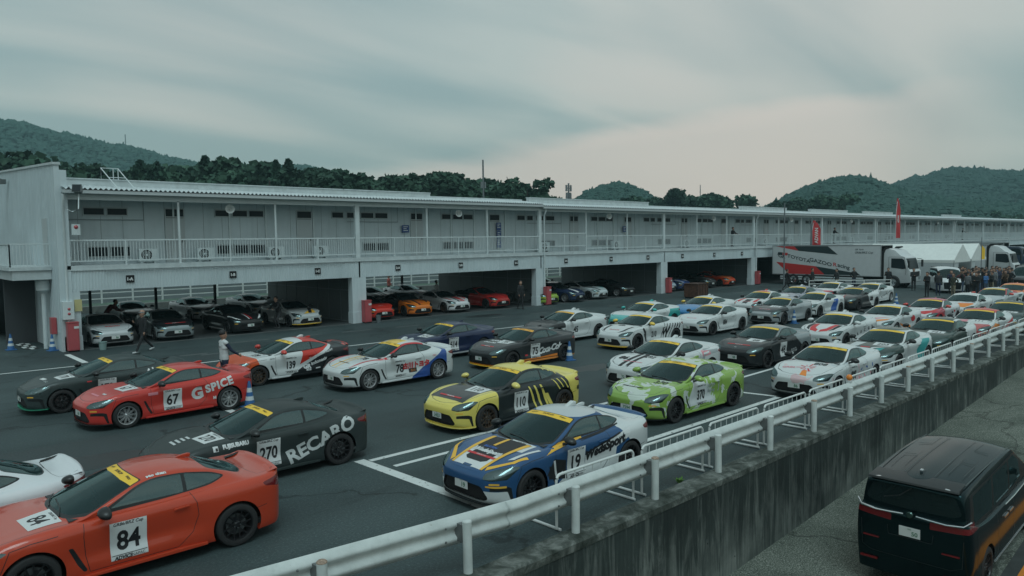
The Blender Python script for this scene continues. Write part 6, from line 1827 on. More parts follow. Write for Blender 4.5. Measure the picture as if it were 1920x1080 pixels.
for k in range(12):
    x, y = 205 + 3.0 * k + rnd.uniform(-1, 1), 157 - 4.6 * k; d = rnd.uniform(.94, 1.05)
    if 6 < k < 9: continue
    plant('broad', x * d, y * d, [16.5, 17.5, 18.0, 18.2, 17.2, 17.0, 15.5, 15, 14, 15.8, 16.6, 16.8][k], f'round dark tree in the small wood beside the pointed hill, {words[k]} from the left', 'trees of the small wood')
for k in range(16):
    x = 235 + 11 * k; y = 112 - 3.4 * k
    plant('broad', x, y, 10 + rnd.uniform(-1.5, 2.5), f'low dark tree behind the far roofs, {words[k]} from the left', 'low trees behind the far roofs')

# ------------------------------------------------------------------ masts, poles, flags
def mast(name, label, cat, x, y, top, r_=.12, arms=()):
    t = thing(name, label, cat, (x, y, 0))
    mb = MB(); mb.tube([(0, 0, 0), (0, 0, top)], [r_ * 1.4, r_], 8); mb.build('pole', [plain('mast_steel', (.13, .15, .16), .6)], t, smooth=True)
    if arms:
        mb = MB()
        for z, l in arms: mb.bar((-l, 0, z), (l, 0, z), .09, .09); mb.box(-l - .12, -l + .12, -.12, .12, z - .5, z + .5); mb.box(l - .12, l + .12, -.12, .12, z - .5, z + .5)
        mb.build('antenna', [plain('mast_steel2', (.18, .2, .21), .6)], t)
    return t
mast('radio_mast', 'slim grey radio mast rising from the trees beyond the roof', 'mast', 78.2, 91.0, 17.3, .13, ((13.3, .35), (10.5, .3)))
mast('antenna_mast', 'short mast with panel antennas beside the pointed hill', 'mast', 88.0, 81.5, 13.4, .13, ((12.6, .5), (11.4, .45)))
mast('hilltop_mast', 'tiny red and white mast on the top of the long hill', 'mast', 243, 867, 122, .45, ((114, 1.5),))
mast('lattice_mast', 'faint distant mast on the low skyline', 'mast', 351, 228, 33, .22, ())
mast('flag_pole', 'bare white flag pole in front of the fifth gallery bay', 'pole', 60.6, 31.0, 7.3, .05)
mast('lamp_pole', 'plain grey pole in front of the gallery beside the truck', 'pole', 70.3, 33.2, 6.2, .09)
def flag(x, y, z0, z1, w, label, mirror=1):
    t = thing('feather_flag', label, 'flag', (x, y, 0), R(-52))
    mb = MB(); mb.tube([(0, 0, 0), (0, 0, z1 * .8), (mirror * .12, 0, z1 * .95), (mirror * .35, 0, z1)], .03, 6); mb.build('pole', [M_STEEL], t)
    mb = MB(); n = 14; vs = []
    for i in range(n + 1):
        f = i / n; z = z0 + (z1 - z0) * f; ww = w * (1 if f < .7 else max(.25, 1 - (f - .7) * 2.2))
        for j in range(5): vs.append((mirror * (.03 + ww * j / 4) + (.3 * max(0, f - .8)) * mirror, .05 * math.sin(f * 9 + j), z + (.0 if j < 4 or f < 1 else -.2)))
    mb.add(vs, [(5 * i + j, 5 * i + j + 1, 5 * i + j + 6, 5 * i + j + 5) for i in range(n) for j in range(4)])
    c = mb.build('cloth', [plain('flag_red', (.50, .045, .05), .7)], t, smooth=True)
    for s_ in (-1, 1):
        mb = MB(); put_text(mb, 'ADVAN', (mirror * w * .5, .09 * s_, (z0 + z1) / 2 - .1), (0, 0, 1 * 1), (-s_ * -1, 0, 0), w * .55, bold=.012)
        mb.build('lettering', [M_WHITE], c, fixn=False)
flag(72.1, 34.0, 3.2, 6.0, .8, 'broad red feather flag standing behind the truck box')
flag(93.5, 33.9, 4.1, 8.8, .46, 'tall thin red feather flag rising above the roof line')
mast('yellow_pole', 'thin pole with a yellow pennant above the crowd', 'pole', 66.0, 17.6, 4.2, .025)
mb = MB(); mb.add([(66.02, 17.6, 2.5), (66.3, 17.45, 2.5), (66.32, 17.44, 3.3), (66.02, 17.6, 3.6)], [(0, 1, 2, 3)]); pn = mb.build('pennant', [M_YEL]); tag(pn, 'yellow pennant cloth hanging from the thin pole above the crowd', 'pennant')

# ------------------------------------------------------------------ trucks
M_TW = plain('truck_white', (.52, .55, .56), .35, coat=.3, var=.04)
M_TR = plain('truck_red', (.48, .035, .035), .4); M_TK = plain('truck_dark', (.02, .035, .038), .4)
def truck(label, x, y, rotz, box_l, box_h, cabm, boxm, art=None, name='box_truck', w=2.46, deflector=True):
    """local frame: nose towards +x, left side +y; front axle at x=0"""
    t = thing(name, label, 'truck', (x, y, 0), rotz, 'trucks parked behind the cars')
    xb1 = -.95; xb0 = xb1 - box_l
    mb = MB(); mb.box(xb0, xb1, -w / 2, w / 2, .92, box_h); bx_ = mb.build('cargo_box', [boxm], t, bevel=.03)
    mb = MB()
    for z in (.92, box_h - .07): mb.box(xb0 - .005, xb1 + .005, -w / 2 - .012, w / 2 + .012, z, z + .07)
    for xx in (xb0, xb1 - .07): mb.box(xx, xx + .07, -w / 2 - .014, w / 2 + .014, .92, box_h)
    mb.build('edge_trim', [plain('alloy_trim', (.40, .43, .44), .4, .5)], bx_)
    if art: art(bx_, xb0, xb1, w)
    # cab: side outline extruded, front rounded
    prof = [(-.75, .55), (-.75, 2.75), (-.70, 3.35 if deflector else 2.75), (.10, 3.20 if deflector else 2.72), (.62, 2.72), (.95, 2.60), (1.25, 1.55), (1.38, 1.45), (1.42, .50), (.55, .42), (.50, .50)]
    mb = MB(); mb.prism(rounded([(a, b, .10) for a, b in prof], n=3), -w / 2 + .03, w / 2 - .03, 'XZ'); cb = mb.build('cab', [cabm], t, bevel=.07, smooth=True)
    for s_ in (-1, 1):
        mb = MB(); yy = s_ * (w / 2 - .025)
        mb.prism([(-.15, 1.72), (.78, 1.62), (1.00, 1.66), (.86, 2.38), (.70, 2.50), (-.15, 2.50)], yy, yy + s_ * .012, 'XZ'); mb.build('side_window', [M_WIN], cb)
        mb = MB(); mb.prism(strip_poly([(-.35, .75), (-.35, 2.62), (.85, 2.62), (1.02, 1.6), (1.0, 1.15)], .02), yy, yy + s_ * .008, 'XZ'); mb.build('door_seam', [M_DARK], cb)
        mb = MB(); mb.bar((1.05, s_ * w / 2, 2.45), (1.35, s_ * (w / 2 + .28), 2.40), .04, .04); mb.box(1.30, 1.42, s_ * (w / 2 + .30) - .10, s_ * (w / 2 + .30) + .10, 1.75, 2.35); mb.build('door_mirror', [M_BLACK], t)
        mb = MB(); mb.box(1.39, 1.43, s_ * .75 - .25, s_ * .75 + .25, .72, .98); mb.build('headlight', [M_REFL], t)
        mb = MB(); mb.box(xb0 + .8, xb1 - 1.5, s_ * (w / 2 - .05) - .02, s_ * (w / 2 - .05) + .02, .48, .60); mb.box(xb0 + .8, xb1 - 1.5, s_ * (w / 2 - .05) - .02, s_ * (w / 2 - .05) + .02, .68, .80); mb.build('side_guard', [M_STEEL], t)
        if deflector:
            mb = MB(); mb.prism([(-.93, .95), (-.78, .95), (-.74, 2.9), (-.60, 3.25), (-.1, 3.40), (-.12, 3.50), (-.65, 3.48), (-.9, 3.2)], s_ * (w / 2 - .10), s_ * (w / 2 - .02), 'XZ'); mb.build('air_dam', [M_DARK], t)
    mb = MB(); mb.prism([(.99, 2.50), (1.22, 1.60), (1.245, 1.60), (1.015, 2.50)], -w / 2 + .14, w / 2 - .14, 'XZ'); mb.build('windscreen', [M_WIN], cb)
    mb = MB(); mb.box(1.40, 1.44, -.7, .7, 1.0, 1.38); mb.build('grille', [M_DARK], cb)
    mb = MB(); mb.box(xb0 + .2, .2, -.45, .45, .62, .90); mb.build('chassis', [M_DARK], t)
    for ax in (0, xb0 + 2.1, xb0 + 3.4):
        for s_ in (-1, 1):
            wv = bpy.data.objects.new('wheel', None); COL.objects.link(wv); wv.parent = t; wv.location = (ax, s_ * (w / 2 - .10), .50); wv.rotation_euler = (0, 0, 0 if s_ > 0 else PI)
            mb = MB(); mb.lathe([(.29, .13), (.46, .14), (.50, .10), (.50, -.12), (.30, -.13)], 28, 'Y'); mb.build('tyre', [M_TYRE], wv, smooth=True)
            mb = MB(); mb.lathe([(0, .09), (.12, .09), (.15, .04), (.26, .05), (.29, .13)], 24, 'Y'); mb.build('rim', [M_CHROME], wv, smooth=True)
    mb = MB(); mb.lathe([(.53, -.25), (.57, -.25), (.57, .03), (.53, .03)], 30, 'Y', (0, w / 2 - .02, .5)); mb.lathe([(.53, .25), (.57, .25), (.57, -.03), (.53, -.03)], 30, 'Y', (0, -w / 2 + .02, .5)); mb.build('wheel_arch', [M_DARK], t)
    return t
def art_main(bx_, xb0, xb1, w):
    # seen from the paddock side (the truck's right flank): coordinates are metres along y of the world, mapped to local x
    def X(y): return 24.1 - y
    yy = -w / 2 - .006
    # photograph coordinates run with y falling to the right; local x rises to the right
    sets = [([(34.72, 3.57), (32.83, 3.55), (32.36, 3.12)], 0), ([(32.83, 3.55), (29.66, 3.54), (28.75, 2.79), (32.36, 3.12)], 1), ([(34.57, 2.08), (30.79, 1.73), (29.92, 1.0), (33.28, 1.0)], 0), ([(30.79, 1.73), (26.98, 1.18), (26.75, 1.0), (29.92, 1.0)], 1)]
    for k, m in ((0, M_TR), (1, M_TK)):
        mb = MB()
        for pts, mi in sets:
            if mi == k: mb.add([(X(a), yy, b) for a, b in pts], [tuple(range(len(pts)))])
        mb.build('livery_shape', [m], bx_, fixn=False)
    mb = MB(); U = Vector((1, 0, -.235)).normalized(); W_ = Vector((.0, 0, 1))
    put_text(mb, 'TOYOTA', (X(32.35), yy - .004, 2.42), U, W_, .44, bold=.008, sx=1.25); put_text(mb, 'GAZOO', (X(30.30), yy - .004, 2.12), U, W_, .46, bold=.008, sx=1.25)
    put_text(mb, 'acing', (X(28.22), yy - .004, 1.71), U, W_, .47, bold=.008, sx=1.15)
    put_text(mb, 'GR Yaris', (X(26.9), yy - .004, 3.25), (1, 0, 0), W_, .20, bold=.003, shear=.2); put_text(mb, 'GR86/BRZ Cup', (X(26.5), yy - .004, 2.96), (1, 0, 0), W_, .24, bold=.003, shear=.2)
    mb.build('lettering', [M_TK], bx_, fixn=False)
    mb = MB(); put_text(mb, 'R', (X(28.98), yy - .004, 1.90), U, W_, .46, bold=.010, sx=1.25); mb.add([(X(33.95), yy - .004, 2.72), (X(33.48), yy - .004, 2.68), (X(33.40), yy - .004, 2.93), (X(33.90), yy - .004, 2.97)], [(0, 1, 2, 3)]); mb.build('lettering', [M_TR], bx_, fixn=False)
    mb = MB(); mb.add([(X(34.45), yy - .004, 2.76), (X(33.97), yy - .004, 2.72), (X(33.92), yy - .004, 2.97), (X(34.35), yy - .004, 3.01)], [(0, 1, 2, 3)]); put_text(mb, 'GR', (X(34.0), yy - .004, 2.62), U, W_, .42, bold=.012, sx=1.3, shear=.2); mb.build('lettering', [M_TK], bx_, fixn=False)
truck('large white box truck with red and black wedges on its side', 67.25, 24.1, -PI / 2, 9.9, 3.62, M_TW, M_TW, art_main)
truck('white truck cab with tall roof fairing behind the tents', 86.3, 21.3, -PI / 2, 7.0, 3.3, M_TW, M_TW)
truck('small truck with navy cab and grey box at the right edge', 116.5, 27.2, -PI / 2, 6.0, 3.3, plain('truck_navy', (.03, .05, .09), .35, coat=.4), plain('box_grey', (.30, .33, .34), .6), None, w=2.3, deflector=False)

# ------------------------------------------------------------------ marquee tents
M_CANVAS = plain('white_canvas', (.66, .69, .67), .8, var=.05)
M_TENTP = plain('tent_pole', (.4, .42, .43), .4, .6)
for i, (x0, x1, yn, yf, lb) in enumerate([(71.3, 75.75, 21.05, 30.5, 'white gabled marquee tent, the nearer of the pair beside the truck'), (75.95, 80.4, 21.05, 30.5, 'white gabled marquee tent, the farther of the pair beside the truck')]):
    t = thing('marquee_tent', lb, 'tent', ((x0 + x1) / 2, yn, 0), 0, 'white marquee tents'); h = (x1 - x0) / 2; D_ = yf - yn
    mb = MB(); n = 10
    for s_ in (-1, 1):
        vs = []
        for k in range(n + 1):
            f = k / n; sag = -.05 * math.sin(PI * f * 3) ** 2
            vs += [(s_ * h, D_ * f, 2.22), (s_ * h * .5, D_ * f, 2.92 + sag), (0, D_ * f, 3.60 + sag * .4)]
        mb.add(vs, [(3 * k + j, 3 * k + j + 3, 3 * k + j + 4, 3 * k + j + 1) for k in range(n) for j in range(2)])
        mb.box(s_ * h - .01, s_ * h + .01, 0, D_, 2.0, 2.24)
    mb.add([(-h, 0, 2.22), (h, 0, 2.22), (0, 0, 3.6)], [(0, 1, 2)]); mb.add([(-h, D_, 2.22), (h, D_, 2.22), (0, D_, 3.6)], [(0, 2, 1)])
    mb.box(-h, h, -.01, .01, 2.02, 2.24)
    mb.build('canopy', [M_CANVAS], t, fixn=False)
    mb = MB(); mb.add([(-h, .05, 0), (-h, D_ - .2, 0), (-h, D_ - .2, 2.2), (-h, .05, 2.2)], [(0, 1, 2, 3)]); mb.add([(-h, .03, 0), (-h + 1.3, .03, 0), (-h + 1.3, .03, 2.2), (-h, .03, 2.2)], [(0, 1, 2, 3)]); mb.build('side_wall', [plain('canvas_wall', (.42, .46, .47), .8, var=.05)], t, fixn=False)
    for xx in (-h, h):
        for y_ in np.linspace(0, D_, 4):
            mb = MB(); mb.tube([(xx, y_, 0), (xx, y_, 2.22)], .035, 6); mb.build('pole', [M_TENTP], t)

# ------------------------------------------------------------------ vans
def van_side(i, px): return (.04, .015, .0, .0, .01)
def make_van(label, x, y, z, rotz, paint_m, name='minivan', scale=(1, 1, 1), chrome=True, plate_txt='50', glass=None, pitch=0):
    glass = glass or M_SCREEN
    ribs = [(2.46, 0, .96, .10, 2.34, 1.00, None), (2.45, .42, .96, .10, 2.28, 1.02, None), (2.38, .70, .97, .09, 2.18, 1.05, None), (2.20, .85, 1.00, .08, 2.02, 1.09, None),
            (1.90, .905, 1.03, .06, 1.86, 1.13, (1.82, .80, 1.12)), (1.50, .922, 1.05, .05, 1.45, 1.44, (1.42, .775, 1.38)), (1.10, .925, 1.06, .045, 1.05, 1.73, (1.02, .735, 1.64)),
            (.70, .925, 1.06, .04, .66, 1.885, (.66, .745, 1.80)), (.2, .925, 1.07, .04, .2, 1.925, (.2, .76, 1.84)), (-.5, .925, 1.08, .04, -.5, 1.93, (-.5, .765, 1.845)),
            (-1.2, .925, 1.09, .04, -1.2, 1.925, (-1.2, .765, 1.84)), (-1.8, .925, 1.16, .04, -1.78, 1.905, (-1.78, .755, 1.82)), (-2.15, .918, 1.24, .04, -2.10, 1.885, (-2.12, .75, 1.80)),
            (-2.37, .895, 1.31, .045, -2.24, 1.865, (-2.27, .73, 1.78)), (-2.455, .80, 1.33, .045, -2.30, 1.855, (-2.33, .65, 1.77)), (-2.48, .45, 1.33, .05, -2.31, 1.85, (-2.35, .36, 1.77)), (-2.485, 0, 1.33, .05, -2.315, 1.85, (-2.355, 0, 1.77))]
    G = loft_grid(ribs, zb=.19, side_fn=van_side, nspan=6)
    bm = grid_bmesh(G); bmesh.ops.recalc_face_normals(bm, faces=bm.faces)
    if sum((f.normal.dot(f.calc_center_median() - Vector((0, 0, .8))) for f in bm.faces)) < 0: bmesh.ops.reverse_faces(bm, faces=bm.faces)
    XZ = (Vector((1, 0, 0)), Vector((0, 0, 1))); YZ = (Vector((0, 1, 0)), Vector((0, 0, 1))); XY = (Vector((1, 0, 0)), Vector((0, 1, 0)))
    for ax in (1.50, -1.50):
        fs = cut(bm, [(ax + .40 * math.cos(a), .345 + .40 * math.sin(a)) for a in [2 * PI * k / 32 for k in range(32)]], (0, 1, 0), lambda f: f.calc_center_median().y > .5, frm=XZ)
        bmesh.ops.delete(bm, geom=fs, context='FACES')
    sF = lambda f: f.calc_center_median().y > .5 and f.normal.y > .3
    cut(bm, rounded([(1.55, 1.13, .02), (-.2, 1.11, .05), (-1.5, 1.15, .05), (-2.20, 1.20, .05), (-2.12, 1.74, .06), (.60, 1.77, .1), (1.10, 1.58, .1)], n=2), (0, 1, 0), sF, 1, frm=XZ)
    for poly in ([(1.05, 1.18), (.22, 1.17), (.22, 1.72), (.62, 1.72), (1.0, 1.54)], [(.14, 1.17), (-.85, 1.18), (-.85, 1.72), (.14, 1.72)], [(-.93, 1.18), (-2.02, 1.25), (-1.98, 1.69), (-.93, 1.72)]):
        cut(bm, rounded([(a, b, .04) for a, b in poly], n=2), (0, 1, 0), sF, 2, frm=XZ)
    cut(bm, rounded([(-.01, 1.385, 0), (.64, 1.41, .06), (.75, 1.46, .05), (.64, 1.74, .06), (-.01, 1.755, 0)], n=2), (-1, 0, 0), lambda f: f.normal.x < -.3 and f.calc_center_median().x < -1.9, 3, frm=YZ)
    cut(bm, [(1.88, -.01), (1.82, .60), (1.66, .76), (.98, .68), (.92, .4), (.90, -.01)], (0, 0, 1), lambda f: f.normal.z > .3 and f.calc_center_median().z > 1.05, 4, frm=XY)
    cut(bm, rounded([(.30, 1.16, .02), (.93, 1.20, .01), (.93, 1.29, .01), (.30, 1.275, .02)], n=2), (-1, 0, 0), lambda f: f.calc_center_median().x < -2.0 and f.calc_center_median().z < 1.34, 5, frm=YZ)
    cut(bm, rounded([(1.95, .62, .05), (2.4, .62, .02), (2.4, .84, .02), (1.9, .88, .05)], n=2), (0, 1, 0), lambda f: f.calc_center_median().x > 1.8 and f.calc_center_median().y > .45, 6, frm=XZ)
    cut(bm, rounded([(-.01, .30, 0), (.55, .32, .03), (.60, .82, .03), (-.01, .86, 0)], n=2), (1, 0, 0), lambda f: f.normal.x > .3 and f.calc_center_median().x > 1.9, 1, frm=YZ)
    for s_ in ([(.20, .25), (.20, 1.1)], [(-.88, .25), (-.88, 1.1)], [(1.12, .25), (1.14, 1.1)], [(-2.1, .50), (-2.05, 1.08)]): cut(bm, strip_poly(s_, .010), (0, 1, 0), sF, 1, frm=XZ)
    cut(bm, strip_poly([(-.01, .55), (.62, .55), (.78, .62), (.80, 1.15)], .010), (-1, 0, 0), lambda f: f.normal.x < -.2 and f.calc_center_median().z < 1.1, 1, frm=YZ)
    cut(bm, strip_poly([(-.01, .92), (.34, .92), (.36, 1.10)], .012), (-1, 0, 0), lambda f: f.normal.x < -.2 and f.calc_center_median().z < 1.1, 1, frm=YZ)
    for l in ([(-1.9, .235), (.45, .235)], [(-1.55, .62), (-1.25, .62)]): cut(bm, strip_poly(l, .008), (0, 0, 1), lambda f: f.normal.z > .7, 1, frm=XY)
    cut(bm, strip_poly([(-1.55, .35), (-.75, .35), (-.75, .56), (-1.55, .56)], .012), (0, 0, 1), lambda f: f.normal.z > .7, 1, frm=XY)
    root = thing(name, label, 'van', (x, y, z), rotz); root.rotation_euler = (0, pitch, rotz); root.scale = scale
    res = {}; dele = []
    gm = glass or M_GLASS
    for mi, nm, mt, single in ((2, 'side_window', gm, 0), (3, 'rear_window', gm, 1), (4, 'windscreen', gm, 1), (5, 'taillight', M_RED, 0), (6, 'headlight', M_LENS, 0)):
        fs = [f for f in bm.faces if f.material_index == mi]; nb = split_out(bm, fs); dele += fs
        if single: mirror_bm(nb)
        else:
            nb2 = nb.copy()
            for v in nb2.verts: v.co.y *= -1
            bmesh.ops.reverse_faces(nb2, faces=nb2.faces); link(nm, bm_object(nb2, nm, [mt]), root)
        link(nm, bm_object(nb, nm, [mt]), root)
    bmesh.ops.delete(bm, geom=dele, context='FACES'); mirror_bm(bm)
    link('body', bm_object(bm, 'body', [paint_m, M_BLACK], angle=40), root)
    mb = MB(); mb.box(-2.1, 2.1, -.80, .80, .20, .24)
    for ax in (1.5, -1.5):
        for sg in (1, -1):
            vs = []; n = 20
            for k in range(n + 1):
                a = -.35 + (PI + .7) * k / n; vs += [(ax + .40 * math.cos(a), sg * .90, .345 + .40 * math.sin(a)), (ax + .40 * math.cos(a), sg * .5, .345 + .40 * math.sin(a))]
            mb.add(vs, [(2 * k, 2 * k + 1, 2 * k + 3, 2 * k + 2) for k in range(n)])
    mb.build('underbody', [M_DARK], root)
    mb = MB(); mb.box(-2.1, 1.6, -.78, .78, .30, .34); mb.box(1.15, 1.75, -.75, .75, .7, 1.05)
    for xx in (.5, -.5, -1.5):
        for yy in (-.4, .4): mb.prism([(xx + .25, .5), (xx - .25, .5), (xx - .42, 1.35), (xx - .28, 1.38), (xx - .10, .68), (xx + .25, .65)], yy - .25, yy + .25, 'XZ')
    mb.build('interior', [M_SEAT], root)
    for ax in (1.5, -1.5):
        for sg in (1, -1):
            w = bpy.data.objects.new('wheel', None); COL.objects.link(w); w.parent = root; w.location = (ax, sg * .80, .345); w.rotation_euler = (0, .4, 0 if sg > 0 else PI); w.scale = (1.09, 1.05, 1.09)
            link('tyre', CARM['tyre'], w); o = link('rim', CARM['rim_ten'], w); o.material_slots[0].link = 'OBJECT'; o.material_slots[0].material = M_RIMK if chrome else M_RIMS
    for sg in (1, -1):
        o = link('side_mirror', CARM['mirrorL' if sg > 0 else 'mirrorR'], root); o.location = (.80, sg * .045, .19); o.scale = (1, 1, 1.05)
        o.material_slots[0].link = 'OBJECT'; o.material_slots[0].material = paint_m
        mb = MB(); mb.bar((1.28, sg * .90, 1.16), (1.26, sg * .98, 1.20), .06, .04); mb.build('mirror_stalk', [M_BLACK], root)
        if chrome:
            mb = MB(); mb.tube([(1.6, sg * .895, 1.105), (.2, sg * .905, 1.09), (-.4, sg * .90, 1.10)], .014, 6); mb.bar((.05, sg * .93, .92), (-.20, sg * .93, .92), .02, .03); mb.bar((-.30, sg * .93, .92), (-.55, sg * .93, .92), .02, .03)
            mb.tube([(1.05, sg * .905, .265), (-1.05, sg * .905, .265)], .013, 6); mb.build('chrome_trim', [M_CHROME], root)
    mb = MB(); mb.box(-2.50, -2.488, -.165, .165, .95, 1.115); pl = mb.build('licence_plate', [M_PLATE], root)
    mb = MB(); put_text(mb, plate_txt, (-2.5025, -.08, 1.015), (0, -1, 0), (0, 0, 1), .10, bold=.002); put_text(mb, '300', (-2.5025, .0, 1.085), (0, -1, 0), (0, 0, 1), .04); mb.build('plate_number', [M_PGREEN], pl, fixn=False)
    mb = MB(); mb.box(2.455, 2.47, -.165, .165, .42, .58); mb.build('licence_plate', [M_PLATE], root)
    # tail spoiler, chrome band, antenna
    mb = MB(); mb.prism([(-1.98, 1.885), (-2.40, 1.862), (-2.42, 1.832), (-2.24, 1.80)], -.70, .70, 'XZ'); sp = mb.build('spoiler', [M_BLACK], root, bevel=.012, smooth=True)
    if chrome:
        for s_ in (-1, 1):
            mb = MB(); mb.bar((-2.375, s_ * .50, 1.852), (-2.35, s_ * .70, 1.835), .05, .035); mb.build('spoiler_chrome', [M_CHROME], sp)
        for s_ in (-1, 1):
            mb = MB(); mb.tube([(-2.36, s_ * .885, 1.40), (-2.452, s_ * .795, 1.33), (-2.478, s_ * .55, 1.305), (-2.488, s_ * .3, 1.32), (-2.49, s_ * .10, 1.335)], [.016, .018, .018, .018, .016], 8); mb.build('chrome_band', [M_CHROME], root, smooth=True)
        mb = MB(); mb.lathe([(0, -2.515), (.045, -2.512), (.06, -2.49)], 18, 'X', (0, 0, 1.33)); mb.build('badge', [plain('badge_dark', (.05, .09, .08), .2, .7)], root, smooth=True)
    if chrome:
        mb = MB()
        for s_ in (-1, 1):
            mb.tube([(-2.0, s_ * .23, 1.913), (-1.2, s_ * .23, 1.936), (.45, s_ * .22, 1.928)], .004, 4)
            mb.tube([(-2.05, s_ * .70, 1.868), (-1.2, s_ * .71, 1.883), (.6, s_ * .70, 1.845)], .010, 4)
            mb.tube([(-1.7, s_ * .36, 1.916), (-1.0, s_ * .36, 1.928), (-1.0, s_ * .58, 1.904), (-1.7, s_ * .58, 1.893)], .003, 4)
            mb.tube([(.45, s_ * .36, 1.914), (-.2, s_ * .36, 1.926), (-.2, s_ * .58, 1.902)], .003, 4)
        mb.build('roof_rail', [plain('roof_bead', (.035, .055, .055), .35)], root)
        mb = MB(); mb.tube([(-2.40, .0, 1.77), (-2.45, .18, 1.62), (-2.455, .42, 1.55)], .010, 5); mb.build('rear_wiper', [M_BLACK], root)
        mb = MB()
        for s_ in (-1, 1): mb.box(-2.50, -2.47, s_ * .66 - .14, s_ * .66 + .14, .40, .43); mb.box(-2.505, -2.47, s_ * .62 - .13, s_ * .62 + .13, .80, .815)
        mb.build('reflector_strip', [M_RED], root)
    mb = MB(); mb.prism([(-1.72, 1.90), (-1.92, 1.89), (-1.93, 1.955), (-1.87, 1.965)], -.025, .025, 'XZ'); mb.build('antenna', [M_CHROME if chrome else M_BLACK], root, bevel=.008, smooth=True)
    return root
vx, vy = 15.70, 4.50
_vb = paint('van_black', (.003, .007, .008), rough=.12, coat=.0); _vb.node_tree.nodes['Principled BSDF'].inputs['Specular Tint'].default_value = (.42, .85, .92, 1)
make_van('glossy black minivan seen from behind and above on the sloping lane', vx, vy, ramp_h(vx, vy) + .01, R(1.0), _vb, pitch=-math.atan(.047))
make_van('white minivan facing the camera beside the truck cab', 64.6, 19.6, 0, R(207), paint('van_white', (.55, .57, .58), rough=.3), chrome=False, plate_txt='12')
make_van('dark grey van behind the orange race coupe at the right edge', 71.0, 15.4, 0, PI - .2, paint('van_grey', (.06, .065, .07), rough=.35), chrome=False, plate_txt='88')
# a weed in the joint of the wall
t = thing('weed', 'small green weed growing at the foot of the guard rail', 'plant', (11.15, rail_y(11.15) + .30, 0))
mb = MB()
for k in range(60):
    a = rnd.uniform(0, 6.28); l = rnd.uniform(.05, .16); p = Vector((math.cos(a) * l * .7, math.sin(a) * l * .7, l * .8)); q = Vector((-math.sin(a), math.cos(a), 0)) * .02
    mb.add([p * .4, p * .8 + q, p * 1.1, p * .8 - q], [(0, 1, 2, 3)])
mb.build('foliage', [plain('weed_green', (.10, .22, .04), .8)], t, fixn=False)
t = thing('marker_lamp', 'round orange marker lamp on the guard rail beside white coupe 808', 'lamp', (rail_y(0) * 0 + 18.55, rail_y(18.55) + .25, .80))
mb = MB(); bm_ = bmesh.new(); bmesh.ops.create_uvsphere(bm_, u_segments=16, v_segments=10, radius=.075); 
for v in bm_.verts: v.co.z += .14
o = link('lens', bm_object(bm_, 'lens', [V_O], angle=60), t); mb.tube([(0, 0, -.05), (0, 0, .09)], .03, 8); mb.box(-.06, .06, -.05, .05, .02, .07); mb.build('stem', [M_WHITE], t)
# portable pipe barrier with tape in front of the truck
t = thing('tape_barrier', 'low white pipe barrier in front of the truck behind the cars', 'barrier', (58.5, 24.5, 0), R(-42))
mb = MB()
for z in (.45, .75, 1.0): mb.bar((-3.2, 0, z), (3.2, 0, z), .05, .05)
mb.build('rail', [M_PIPE], t)
for xx in (-3.2, -1.1, 1.1, 3.2):
    mb = MB(); mb.box(xx - .03, xx + .03, -.03, .03, 0, 1.02); mb.build('leg', [M_PIPE], t)
# ------------------------------------------------------------------ people
M_SKIN = plain('skin', (.36, .21, .15), .6); M_HAIR = plain('black_hair', (.012, .010, .010), .6)
def V3(*a): return Vector(a)
def pose_pts(step=0.0, arms='down', bend=0.0, crouch=0.0, turn=0.0, h=1.70):
    """joint positions, facing +x, for a figure h tall"""
    k = h / 1.70
    hip = V3(0, 0, .90 - .38 * crouch)
    J = {'hip': hip}
    b = bend
    def up(v, l, ang): return v + V3(math.sin(ang) * l, 0, math.cos(ang) * l)
    J['waist'] = up(hip, .15, b * .5); J['chest'] = up(J['waist'], .20, b); J['neckb'] = up(J['chest'], .185, b * 1.05); J['head'] = up(J['neckb'], .165, b * .8)
    for s, n in ((1, 'l'), (-1, 'r')):
        st = step * s
        J['hp' + n] = hip + V3(0, .09 * s, -.02)
        kn = J['hp' + n] + V3(math.sin(st * .9 + crouch * 1.2) * .42, .01 * s, -math.cos(st * .9 + crouch * 1.2) * .42)
        back = .25 if st < 0 else 0.0
        a2 = st * .9 - back - .05 * abs(step) - crouch * .9
        an = kn + V3(math.sin(a2) * .42, .0, -math.cos(a2) * .42)
        J['kn' + n] = kn; J['an' + n] = an
        J['to' + n] = an + V3(.15 * math.cos(min(0, st) * 1.2), 0, -.035 + .10 * min(0, st))
        side = V3(0, 1, 0) * s
        sh = J['neckb'] + side * .185 + V3(0, 0, -.045); J['sh' + n] = sh
        if arms == 'down': el = sh + side * .05 + V3(math.sin(-st * .6) * .27, 0, -.27 * math.cos(st * .6)); wr = el + V3(.06 + math.sin(-st * .6 + .25) * .20, -.01 * s, -.22)
        elif arms == 'crossed': el = sh + side * .05 + V3(.04, 0, -.27); wr = el + V3(.20, -.20 * s, .05)
        elif arms == 'hips': el = sh + side * .19 + V3(-.05, 0, -.20); wr = el + V3(.06, -.17 * s, -.14)
        elif arms == 'phone': el = sh + side * .06 + V3(.05, 0, -.26); wr = el + (V3(.18, -.05 * s, .14) if s < 0 else V3(.05, 0, -.23))
        elif arms == 'reach': el = sh + side * .05 + V3(.13, 0, -.23); wr = el + (V3(.19, 0, -.13) if s < 0 else V3(.06, 0, -.22))
        elif arms == 'forward': el = sh + side * .02 + V3(.17, 0, -.20); wr = el + V3(.22, -.03 * s, -.06)
        J['el' + n] = el; J['wr' + n] = wr
    dz = -min(J['anl'].z, J['anr'].z) + .085
    return {a: (v + V3(0, 0, dz)) * k for a, v in J.items()}, k
